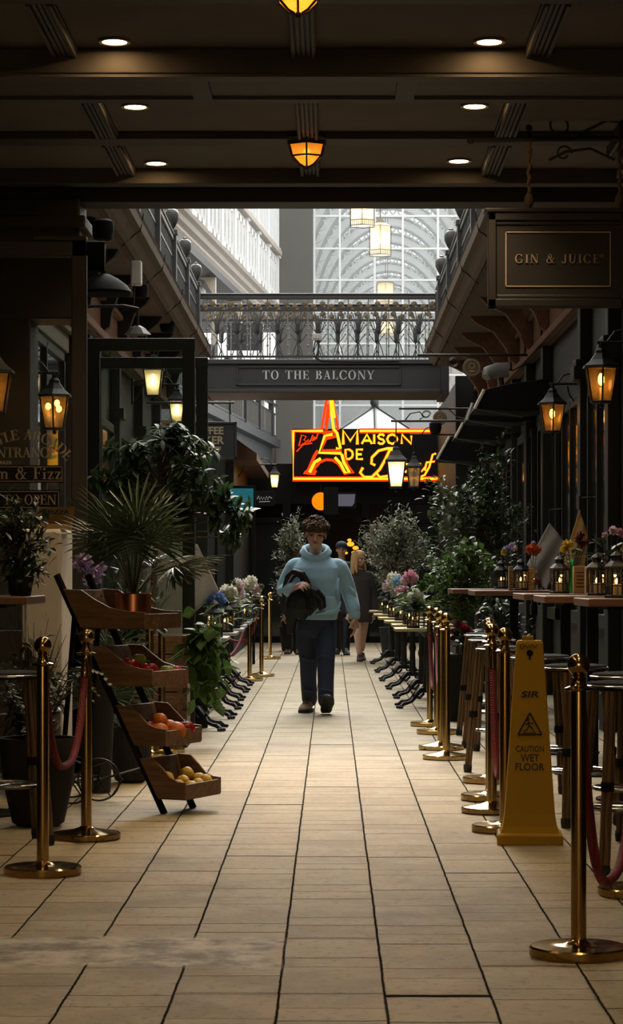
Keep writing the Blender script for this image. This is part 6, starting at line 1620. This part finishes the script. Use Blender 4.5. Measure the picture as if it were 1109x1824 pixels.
def hand(q, wrist, dirv, palm_n, s=1., curl=.5, thumb_side=1, curls=None):
    """palm + four fingers and a thumb; dirv from wrist to knuckles, palm_n = the way the palm faces"""
    d = Vector(dirv).normalized(); n_ = Vector(palm_n); n_ = (n_ - d*n_.dot(d)).normalized(); sd = d.cross(n_)*thumb_side
    w = Vector(wrist); L = .092*s
    q.tube([w - d*.03*s, w, w + d*L*.4, w + d*L*.85, w + d*L], [.026*s,.027*s,.036*s,.040*s,.034*s], 12, sx=.55, sy=1.) if abs(n_.z) < 2 else None
    # flattened palm as a row of rods so that its width lies along sd
    for k in range(5):
        o_ = (k/4-.5)*.062*s; q.tube([w + sd*o_*.6, w + d*L*.5 + sd*o_, w + d*L + sd*o_], [.0135*s,.0145*s,.0125*s], 8)
    ln = (.074,.082,.076,.058)
    for k in range(4):
        o_ = (.5 - k/3)*.064*s; p = w + d*(L - abs(k-1.2)*.004*s) + sd*o_; cl = curls[k] if curls else curl
        a = 0.; pts = [p - d*.02*s, p]; seg = [ln[k]*s*.46, ln[k]*s*.31, ln[k]*s*.25]
        for j, sg in enumerate(seg):
            a += cl*(.75,1.0,.8)[j]; p = p + (d*math.cos(a) + n_*math.sin(a))*sg; pts.append(p)
        q.tube(pts, [.0098*s,.0098*s,.0088*s,.0080*s,.0066*s], 8); q.ball(pts[-1], .0066*s, n=8)
    b = w + d*L*.22 + sd*.032*s; t1 = b + (d*.62 + sd*.75 + n_*.35).normalized()*.036*s; t2 = t1 + (d*.85 + sd*.2 + n_*.6).normalized()*.03*s; t3 = t2 + (d*.9 - sd*.1 + n_*.5).normalized()*.024*s
    q.tube([w + d*L*.1 + sd*.012*s, b, t1, t2, t3], [.017*s,.0145*s,.0115*s,.0098*s,.0072*s], 8); q.ball(t3, .0072*s, n=8)
def shoe(t, name, mname, heel, toe_dir, s=1., pitch=0., sole='rubber', L=.28):
    """heel: where the back of the sole rests; toe_dir on the ground; pitch raises the toe"""
    d = Vector(toe_dir); d.z = 0; d.normalize(); R = Matrix(((d.y, d.x, 0, 0), (-d.x, d.y, 0, 0), (0,0,1,0), (0,0,0,1)))
    T = Matrix.Translation(heel) @ R @ Matrix.Rotation(pitch, 4, 'X') @ Matrix.Diagonal((s,s,s,1))
    q = MB()
    secs = [(.0,.026,.02,.085),(.03,.037,.015,.115),(.08,.040,.015,.112),(.13,.042,.015,.088),(.19,.048,.015,.066),(.235,.045,.015,.055),(.27,.030,.018,.042),(L,.012,.022,.032)]
    vs = []; fs = []; n_ = 14
    for (y, hw, z0, z1) in secs:
        for k in range(n_):
            a = 2*PI*k/n_; vs.append((hw*math.cos(a), y, (z0+z1)/2 + (z1-z0)/2*math.sin(a)))
    for i in range(len(secs)-1):
        for k in range(n_): fs.append((i*n_+k, i*n_+(k+1)%n_, (i+1)*n_+(k+1)%n_, (i+1)*n_+k))
    fs.append(tuple(reversed(range(n_)))); fs.append(tuple((len(secs)-1)*n_+k for k in range(n_)))
    q.add(vs, fs, T); o = q.build(name, M[mname], t, smooth=True)
    q = MB(); out = [(-.030,.0),(-.042,.04),(-.043,.1),(-.051,.19),(-.045,.25),(-.02,.287),(.02,.287),(.045,.25),(.051,.19),(.043,.1),(.042,.04),(.030,.0)]
    q.prism(out, 0, .026, 'xy', T); q.build('sole', M[sole], o, bevel=.004)
    q = MB()
    for k in range(4): q.tube([T @ Vector((-.022,.12+.022*k,.104-.011*k)), T @ Vector((0,.125+.022*k,.107-.011*k)), T @ Vector((.022,.12+.022*k,.104-.011*k))], .0032, 5)
    q.build('laces', M['rubber'] if mname != 'shoe' else M['greyb'], o)
    return o

# ---------------------------------------------------------------- the young man
MY = 21.45
mx0 = X(562, MY)
man = thing('person', 'person in pale blue hoodie and dark jeans walking toward the camera', 'person', (mx0, MY, 0))
def mp(px, py, dy=0.): return Vector((X(px, MY) - mx0, dy, Z(py, MY)))
k_ = MY / FOC
hc = mp(562, 951, -.05); hs = 1.13
HT = Matrix.Rotation(.16, 4, 'X') @ Matrix.Rotation(.06, 4, 'Y')
sh_l, sh_r = mp(524, 1010, .02), mp(604, 1012, .02)       # image left / right shoulders
el_l, wr_l = mp(505, 1051, .03), mp(526, 1046, -.24)
el_r, wr_r = mp(622, 1058, .05), mp(631, 1101, -.03)
hip_l, kn_l, an_l = mp(549, 1115, 0), mp(549, 1176, .02), mp(551, 1243, .10)
hip_r, kn_r, an_r = mp(579, 1115, 0), mp(580, 1173, -.16), mp(580, 1243, -.30)
b = MB(); T = head(b, hc, hs, HT)
b.tube([mp(562, 962, -.005), mp(562, 983, .02), mp(562, 1000, .03)], [.056,.058,.07], 16)
torso(b, [(Z(1112,MY),0,.0,.14,.09),(Z(1080,MY),0,0,.145,.10),(Z(1040,MY),0,0,.16,.105),(Z(1008,MY),0,.02,.19,.10),(Z(993,MY),0,.03,.12,.07)])
for (s, e, w, h_) in ((sh_l, el_l, wr_l, 0), (sh_r, el_r, wr_r, 1)): limb(b, [s, e, w], [.055,.042,.028], 12)
for (h, kk, a) in ((hip_l, kn_l, an_l), (hip_r, kn_r, an_r)): limb(b, [h, kk, a], [.075,.052,.038], 12)
hand(b, wr_l, (mp(538,1041,-.33) - wr_l), (.3,.55,-.75), 1.08, thumb_side=1, curls=(.55,.6,.65,.7))
hand(b, wr_r, (.03,-.10,-1), (-.95,.1,.0), 1.05, .34, thumb_side=-1)
remesh(b, 'body', M['skin'], man, .0052, 3, .45)
face_parts(man, T, hs)
# hair: cap plus loose curls, longer fringe
r_ = random.Random(5); q = MB()
q.ball((0,0,0), .092, (1,1,1), 18, M=T @ Matrix.Translation((0,.026,.048)) @ Matrix.Diagonal((.90,1.04,.84,1)))
for i in range(230):
    az = r_.uniform(0, 2*PI); el = r_.uniform(-.05, 1.5)
    v = Vector((math.cos(az)*math.cos(el), math.sin(az)*math.cos(el), math.sin(el)))
    p = Vector((0,.022,.045)) + Vector((v.x*.078, v.y*.092, v.z*.074))
    if v.y < -.2 and el < .35: p.z += .03
    out = (v + Vector((r_.uniform(-.5,.5), r_.uniform(-.5,.5), r_.uniform(-.3,.3)))).normalized()
    sd = Vector((r_.uniform(-1,1), r_.uniform(-1,1), r_.uniform(-1,.2)))*.02
    ln = r_.uniform(.014,.026)
    q.tube([T @ p, T @ (p + out*ln*.7), T @ (p + out*ln + sd), T @ (p + out*ln*.75 + sd*2)], [.013,.013,.011,.004], 6)
for i in range(46):
    x = r_.uniform(-.068,.068); p = Vector((x, -.066 + abs(x)*.5, .078 + r_.uniform(-.004,.02)))
    e = Vector((x*1.05 + r_.uniform(-.014,.014), -.096 + abs(x)*.62, .032 + r_.uniform(-.012,.016)))
    q.tube([T @ p, T @ ((p+e)/2 + Vector((0,-.018,.012))), T @ e, T @ (e + Vector((r_.uniform(-.012,.012), .004, -.012)))], [.013,.012,.009,.003], 6)
for sx in (-1,1):
    for i in range(16):
        p = Vector((sx*.078, .0 + r_.uniform(-.02,.06), .05 + r_.uniform(-.02,.03))); e = p + Vector((sx*.012, r_.uniform(-.02,.01), -.045))
        q.tube([T @ p, T @ ((p+e)/2 + Vector((sx*.008,0,0))), T @ e], [.013,.011,.004], 6)
q.build('hair', M['hair'], man, smooth=True)
# hoodie
q = MB()
torso(q, [(Z(1099,MY),.01,0,.176,.125),(Z(1092,MY),.01,-.0,.196,.140),(Z(1078,MY),.01,-.008,.212,.152),(Z(1055,MY),.008,-.012,.214,.152),(Z(1030,MY),.005,-.012,.218,.15),(Z(1012,MY),.0,.0,.222,.138),(Z(1003,MY),0,.012,.195,.118),(Z(994,MY),0,.022,.145,.10),(Z(986,MY),0,.03,.095,.085)])
limb(q, [mp(536,1006,.02), sh_l, mp(511,1034,.04), el_l, wr_l.lerp(el_l,.45), wr_l.lerp(el_l,.12)], [.062,.078,.074,.066,.060,.048], 18)
limb(q, [mp(592,1006,.02), sh_r, mp(615,1036,.04), el_r + Vector((.0,.01,0)), mp(628,1080,.0), mp(630,1093,-.02)], [.062,.080,.075,.070,.064,.052], 18)
# hood lying round the neck
ring = []
for i in range(24):
    a = 2*PI*i/24; c, s = math.cos(a), math.sin(a)
    ring.append(Vector((.108*c, .022 + .10*s, Z(978,MY) + .012*s - .062*max(0,-s)**1.5 )))
q.tube(ring, [.021 + .026*max(0,math.sin(2*PI*i/24)) for i in range(24)], 12, closed=True)
q.tube([Vector((p.x*1.16, p.y*1.08, p.z - .026)) for p in ring], [.024]*24, 10, closed=True)
q.ball(mp(562,992,.13), .095, (1.15,.65,.8), 16)
# folds
for (a, c_, m_) in ((mp(520,1020,-.10), mp(508,1050,-.05), .02), (mp(600,1085,-.15), mp(560,1094,-.16), .016), (mp(607,1070,-.13), mp(600,1090,-.14), .016), (mp(622,1045,-.02), mp(634,1062,.0), .02), (mp(622,1062,-.03), mp(635,1078,-.0), .02), (mp(604,1030,-.1), mp(600,1062,-.14), .014), (mp(624,1084,-.05), mp(636,1092,-.03), .02)):
    q.tube([a, (a+c_)/2 + Vector((0,-.006,0)), c_], [.008, m_, .008], 8)
hd_ = remesh(q, 'hoodie', M['hood'], man, .0085, 6, .5)
q = MB(); torso(q, [(Z(1104,MY),.012,0,.165,.118),(Z(1102,MY),.012,0,.182,.132),(Z(1095,MY),.012,0,.188,.137),(Z(1092,MY),.012,0,.182,.132)]); q.build('hem_band', M['hoodrib'], hd_, smooth=True)
q = MB(); q.tube([mp(630,1090,-.016), mp(630.5,1093,-.02), mp(631,1100,-.026), mp(631,1102,-.028)], [.05,.056,.050,.044], 18, sx=.9); q.build('cuff', M['hoodrib'], hd_, smooth=True)
q = MB(); q.tube([wr_l.lerp(el_l,.2), wr_l.lerp(el_l,.14), wr_l.lerp(el_l,.0)], [.046,.05,.042], 16); q.build('cuff', M['hoodrib'], hd_, smooth=True)
q = MB(); P0, P1, P2, P3 = mp(548,1062,-.163), mp(596,1062,-.155), mp(606,1088,-.148), mp(540,1088,-.158)
n_ = 10; vs = []
for i in range(n_+1):
    for j in range(n_+1):
        u, v = j/n_, i/n_; p = P0*(1-u)*(1-v)+P1*u*(1-v)+P2*u*v+P3*(1-u)*v; p.y -= .012*math.sin(u*PI)*math.sin(v*PI*.8+.4); vs.append(p)
q.add(vs, [(i*(n_+1)+j, i*(n_+1)+j+1, (i+1)*(n_+1)+j+1, (i+1)*(n_+1)+j) for i in range(n_) for j in range(n_)]); o = q.build('pocket', M['hood'], hd_, smooth=True); o.modifiers.new('s','SOLIDIFY').thickness = .01
# jeans
q = MB()
torso(q, [(Z(1090,MY),.0,.0,.158,.112),(Z(1105,MY),.0,.005,.172,.125),(Z(1122,MY),.0,.01,.178,.13),(Z(1134,MY),.0,.01,.15,.11)])
limb(q, [hip_l, mp(547,1145,.015), kn_l, mp(549,1210,.06), an_l + Vector((0,0,-.02))], [.10,.098,.082,.074,.072], 18)
limb(q, [hip_r, mp(580,1145,-.08), kn_r, mp(580,1210,-.22), an_r + Vector((0,.01,-.01))], [.10,.098,.083,.074,.073], 18)
for (a, c_) in ((mp(535,1170,-.05), mp(560,1176,-.06)), (mp(567,1166,-.23), mp(594,1172,-.22)), (mp(566,1225,-.32), mp(592,1228,-.32)), (mp(537,1228,.0), mp(562,1231,.0)), (mp(566,1236,-.34), mp(592,1239,-.34)), (mp(566,1130,-.12), mp(590,1122,-.10)), (mp(568,1145,-.17), mp(592,1140,-.15))):
    q.tube([a, (a+c_)/2 + Vector((0,-.012,-.004)), c_], [.006,.013,.006], 8)
remesh(q, 'jeans', M['denim'], man, .009, 4, .5)
hl = an_l.copy(); shoe(man, 'shoe', 'tan', Vector((an_l.x, an_l.y+.07, .0)), (-.18,-1,0), 1.16, 0., 'rubber')
o = shoe(man, 'shoe', 'shoe', Vector((an_r.x, an_r.y+.07, .004)), (.08,-1,0), 1.2, .42, 'rubber')
# jacket carried over the bent arm: a thing of its own
jk = thing('jacket', 'crumpled black jacket hanging over the forearm of the person in the blue hoodie', 'jacket', (mx0, MY, 0))
q = MB(); J = lambda px, py, dy: mp(px, py, dy)
q.tube([J(505,1066,-.05), J(509,1046,-.10), J(516,1028,-.15), J(526,1020,-.20), J(538,1024,-.22), J(545,1038,-.23), J(546,1056,-.23)], [.02,.035,.045,.048,.05,.055,.05], 12, sx=.7)
q.tube([J(530,1052,-.22), J(536,1066,-.23), J(538,1082,-.22), J(532,1098,-.18)], [.08,.11,.105,.07], 14, sx=.65)
q.tube([J(548,1046,-.23), J(562,1054,-.24), J(572,1066,-.22), J(575,1080,-.20), J(568,1086,-.20)], [.05,.062,.06,.045,.02], 12, sx=.7)
q.tube([J(528,1064,-.22), J(522,1080,-.20), J(520,1098,-.16), J(518,1128,-.10)], [.07,.07,.06,.03], 12, sx=.6)
q.tube([J(552,1060,-.23), J(556,1078,-.23), J(548,1094,-.21)], [.07,.065,.03], 12, sx=.6)
for (a, c_) in ((J(520,1030,-.2), J(512,1060,-.1)), (J(540,1050,-.29), J(545,1085,-.28)), (J(556,1056,-.29), J(566,1078,-.27)), (J(528,1056,-.28), J(532,1088,-.27))): q.tube([a, (a+c_)/2 + Vector((0,-.01,0)), c_], [.008,.016,.008], 8)
remesh(q, 'shell', M['jacket'], jk, .008, 3, .5)
q = MB(); q.tube([J(512,1040,-.17), J(520,1026,-.21), J(530,1019,-.24)], .006, 6); q.build('zip', M['greyb'], jk)

# ---------------------------------------------------------------- people farther back
# blonde woman
WY = 34.3
wo = thing('person', 'person with long blonde hair, short dark coat and bare legs in the background', 'person', (X(640,WY), WY, 0))
def wp(px, py, dy=0.): return Vector((X(px,WY) - X(640,WY), dy, Z(py,WY)))
b = MB(); WT = Matrix.Rotation(.75, 4, 'Z'); T = head(b, wp(640,996,-.02), .96, WT)
b.tube([wp(639,1004,.01), wp(640,1012,.02), wp(641,1020,.03)], [.045,.046,.06], 12)
torso(b, [(Z(1100,WY),.02,0,.13,.09),(Z(1060,WY),.02,0,.12,.09),(Z(1024,WY),.01,.02,.15,.08),(Z(1014,WY),.0,.03,.08,.06)])
limb(b, [wp(624,1028), wp(621,1062,.03), wp(620,1094,-.02)], [.042,.035,.025]); limb(b, [wp(659,1028), wp(665,1062,.04), wp(664,1094,.0)], [.042,.035,.025])
limb(b, [wp(636,1100), wp(637,1130,-.12), wp(639,1163,-.2)], [.085,.062,.036]); limb(b, [wp(648,1100), wp(646,1130,.12), wp(645,1158,.26)], [.085,.06,.036])
hand(b, wp(620,1094,-.02), (0,-.1,-1), (1,0,0), .9, .4, 1); hand(b, wp(664,1094,0), (0,-.1,-1), (-1,0,0), .9, .4, -1)
remesh(b, 'body', M['skin2'], wo, .0085, 3, .45); face_parts(wo, T, .96)
q = MB(); torso(q, [(Z(1108,WY),.02,0,.17,.13),(Z(1095,WY),.02,0,.175,.135),(Z(1060,WY),.02,0,.15,.12),(Z(1032,WY),.015,.01,.175,.11),(Z(1021,WY),.01,.02,.15,.09),(Z(1014,WY),.0,.025,.07,.07)])
limb(q, [wp(628,1024), wp(624,1040,.01), wp(621,1062,.03), wp(620,1090,-.01)], [.06,.065,.056,.045]); limb(q, [wp(656,1024), wp(661,1040,.01), wp(666,1062,.04), wp(665,1090,.0)], [.06,.068,.06,.05])
q.tube([wp(664,1060,.12), wp(668,1080,.1), wp(664,1100,.08)], [.05,.075,.05], 10)
remesh(q, 'coat', M['dress'], wo, .012, 4, .5)
q = MB(); q.ball((0,0,0), .095, (1,1,1), 14, M=T @ Matrix.Translation((0,.012,.05)) @ Matrix.Diagonal((.95,1.08,.92,1)))
r_ = random.Random(8)
for i in range(150):
    a = r_.uniform(-.5, PI+.5); c, s = math.cos(a), math.sin(a); p = Vector((.076*c, .02 + .085*s, .09 + r_.uniform(-.03,.03))); ln = r_.uniform(.2,.32)
    q.tube([T @ p, T @ (p + Vector((.022*c,.02*s,-ln*.4))), T @ (p + Vector((.024*c + r_.uniform(-.02,.02),.03*s + r_.uniform(-.02,.02),-ln)))], [.016,.016,.005], 5)
q.build('hair', M['blond'], wo, smooth=True)
shoe(wo, 'shoe', 'shoebr', wp(639,1176,-.12) * 1.0 - Vector((0,0,wp(639,1176).z)), (.05,-1,0), .95); shoe(wo, 'shoe', 'shoebr', Vector((wp(645,1100).x, .33, .02)), (.05,-1,0), .95, -.15)
# man in a cap, mostly hidden
CY = 37.0
ca = thing('person', 'person in a navy cap and dark clothes, half hidden behind the blue hoodie', 'person', (X(608,CY), CY, 0))
def cp(px, py, dy=0.): return Vector((X(px,CY) - X(608,CY), dy, Z(py,CY)))
b = MB(); T = head(b, cp(608,979,-.02), 1.0, Matrix()); b.tube([cp(608,990,.0), cp(608,1003,.03)], [.05,.06], 12)
torso(b, [(Z(1085,CY),0,0,.13,.09),(Z(1040,CY),0,0,.14,.10),(Z(1010,CY),0,.02,.16,.09),(Z(1000,CY),0,.03,.08,.06)])
for s in (-1,1):
    limb(b, [cp(608+s*18,1012), cp(608+s*22,1050,.03), cp(608+s*22,1086,-.05)], [.045,.036,.026]); hand(b, cp(608+s*22,1086,-.05), (0,-.1,-1), (-s,0,0), 1., .4, -s)
    limb(b, [cp(608+s*8,1085), cp(608+s*8,1120,-.1*s), cp(608+s*7,1156,-.18*s)], [.08,.055,.038])
remesh(b, 'body', M['skin2'], ca, .0095, 3, .45); face_parts(ca, T, 1.0)
q = MB(); torso(q, [(Z(1092,CY),0,0,.18,.13),(Z(1050,CY),0,0,.19,.14),(Z(1016,CY),0,.01,.21,.13),(Z(1005,CY),0,.02,.15,.10),(Z(1000,CY),0,.03,.08,.08)])
for s in (-1,1): limb(q, [cp(608+s*15,1008), cp(608+s*20,1030,.01), cp(608+s*23,1052,.03), cp(608+s*22,1082,-.03)], [.07,.075,.062,.05])
lab(remesh(q, 'coat', M['navycoat'], ca, .013, 4, .5), 'dark navy coat')
q = MB(); torso(q, [(Z(1082,CY),0,0,.15,.11),(Z(1096,CY),0,0,.165,.12),(Z(1104,CY),0,0,.14,.1)])
for s in (-1,1): limb(q, [cp(608+s*8,1095), cp(608+s*8,1122,-.1*s), cp(608+s*7,1158,-.18*s)], [.09,.075,.065])
remesh(q, 'trousers', M['jacket'], ca, .013, 4, .5)
q = MB(); q.ball((0,0,0), .1, (1,1,1), 16, M=T @ Matrix.Translation((0,.018,.055)) @ Matrix.Diagonal((.95,1.06,.8,1))); q.prism([(-.06,0),(-.05,-.05),(0,-.075),(.05,-.05),(.06,0)], .035, .045, 'xy', T @ Matrix.Translation((0,-.06,.0))); lab(q.build('cap', M['denim'], ca, smooth=.6), 'navy cap')
for s in (-1,1): shoe(ca, 'shoe', 'shoe', Vector((cp(608+s*7,1100).x, -.18*s+.06, 0)), (.1*s,-1,0), 1.0)
# dark figure with brown boots behind the man
DY_ = 37.2
dk = thing('person', 'person in dark clothes and brown boots hidden behind the black jacket', 'person', (X(522,DY_), DY_, 0))
def dp(px, py, dy=0.): return Vector((X(px,DY_) - X(522,DY_), dy, Z(py,DY_)))
b = MB(); T = head(b, dp(522,1012,-.02), .9, Matrix()); b.tube([dp(522,1022,.0), dp(522,1032,.03)], [.045,.055], 12)
torso(b, [(Z(1095,DY_),0,0,.12,.09),(Z(1060,DY_),0,0,.13,.09),(Z(1040,DY_),0,.02,.14,.08),(Z(1031,DY_),0,.03,.07,.06)])
for s in (-1,1):
    limb(b, [dp(522+s*15,1042), dp(522+s*17,1068,.03), dp(522+s*16,1096,-.05)], [.04,.034,.025]); hand(b, dp(522+s*16,1096,-.05), (0,-.1,-1), (-s,0,0), .9, .4, -s)
    limb(b, [dp(522+s*7,1095), dp(522+s*8,1128,-.08*s), dp(522+s*8,1160,-.14*s)], [.075,.052,.036])
remesh(b, 'body', M['skin2'], dk, .0095, 3, .45); face_parts(dk, T, .9)
q = MB(); torso(q, [(Z(1100,DY_),0,0,.16,.12),(Z(1065,DY_),0,0,.17,.13),(Z(1045,DY_),0,.01,.18,.12),(Z(1035,DY_),0,.02,.13,.09),(Z(1030,DY_),0,.03,.07,.07)])
for s in (-1,1): limb(q, [dp(522+s*13,1040), dp(522+s*17,1058,.01), dp(522+s*18,1074,.03), dp(522+s*16,1092,-.03)], [.06,.065,.055,.045])
remesh(q, 'coat', M['dress'], dk, .013, 4, .5)
q = MB(); torso(q, [(Z(1090,DY_),0,0,.14,.11),(Z(1102,DY_),0,0,.15,.12),(Z(1110,DY_),0,0,.13,.1)])
for s in (-1,1): limb(q, [dp(522+s*7,1102), dp(522+s*8,1130,-.08*s), dp(522+s*8,1160,-.14*s)], [.085,.07,.062])
remesh(q, 'trousers', M['jacket'], dk, .013, 4, .5)
q = MB(); q.ball((0,0,0), .1, (1,1,1), 14, M=T @ Matrix.Translation((0,.022,.045)) @ Matrix.Diagonal((.95,1.05,.95,1))); q.build('hair', M['hair'], dk, smooth=True)
for s in (-1,1): shoe(dk, 'boot', 'boot', Vector((dp(522+s*8,1100).x, -.14*s+.06, 0)), (.12*s,-1,0), 1.0)
# ====================================================================== DAYLIGHT, LAMPS, CAMERA
w = bpy.data.worlds.new('overcast'); SC.world = w; w.use_nodes = True
nt = w.node_tree; bg = nt.nodes['Background']; bg.inputs[0].default_value = (1.0,.985,.95,1); bg.inputs[1].default_value = 2.15
def point(name, loc, power, col, r=.04):
    l = bpy.data.lights.new(name, 'POINT'); l.energy = power; l.color = col; l.shadow_soft_size = r
    o = bpy.data.objects.new(name, l); COL.objects.link(o); o.location = loc; return o
sl = bpy.data.lights.new('daylight', 'SUN'); sl.energy = 9.6; sl.angle = math.radians(60); sl.color = (1,.95,.845)
so_ = bpy.data.objects.new('daylight', sl); COL.objects.link(so_); so_.rotation_euler = (math.radians(-48), 0, math.radians(0)); so_.location = (0, 40, 20)
AMB = (1,.5,.15); SOFT = (1,.75,.42)
for i, (x, Y, z, p, c) in enumerate(((2.0,17.5,2.64,.5,AMB),(2.04,21.8,2.68,.5,AMB),(X(97,18.7),18.7,Z(735,18.7),.5,AMB),(X(-12,15.7),15.7,Z(700,15.7),.5,AMB),
    (X(273,23.8),23.8,Z(682,23.8),1.8,SOFT),(X(315,27.7),27.7,Z(733,27.7),1.8,SOFT),(X(489,38),38,Z(857,38),2.4,SOFT),(X(705,28),28,Z(845,28),2.5,SOFT))):
    point('lantern_glow', (x, Y-.045, z+.0), p, c, .03)
for (x, Y) in DOWN:
    l = bpy.data.lights.new('downlight_beam', 'SPOT'); l.energy = 150 if Y > 11.5 else 52; l.color = (1,.72,.42); l.spot_size = math.radians(100); l.spot_blend = .9; l.shadow_soft_size = .05
    o = bpy.data.objects.new('downlight_beam', l); COL.objects.link(o); o.location = (x, Y, ZC - .02)
for (px, py, Y) in ((546,268,14.72),(531,12,10.75)): point('ceiling_lantern_glow', (X(px,Y), Y, 3.88), 1.6, AMB, .02)
for (x, Y) in ((X(996,16.45),16.45),(X(1098,13.2),13.2),(X(1062,14.75),14.75),(X(927,19.75),19.75)): point('candle_glow', (x, Y, BT+.125), .25, AMB, .008)
cam = bpy.data.cameras.new('camera'); co = bpy.data.objects.new('camera', cam); COL.objects.link(co)
co.location = (0, 0, EYE); co.rotation_euler = (PI/2, 0, 0)
cam.sensor_width = 36; cam.sensor_fit = 'AUTO'; cam.lens = FOC/1824*36
cam.shift_x = -(VX - 554.5)/1824; cam.shift_y = (VY - 912)/1824; cam.clip_start = .1; cam.clip_end = 400
SC.camera = co
vs_ = SC.view_settings; vs_.view_transform = 'Standard'; vs_.look = 'None'; vs_.gamma = 1; vs_.exposure = 0.0; vs_.use_curve_mapping = False
try:
    SC.cycles.max_bounces = 8; SC.cycles.transparent_max_bounces = 24; SC.cycles.use_denoising = True; SC.cycles.sample_clamp_indirect = 4
except Exception: pass
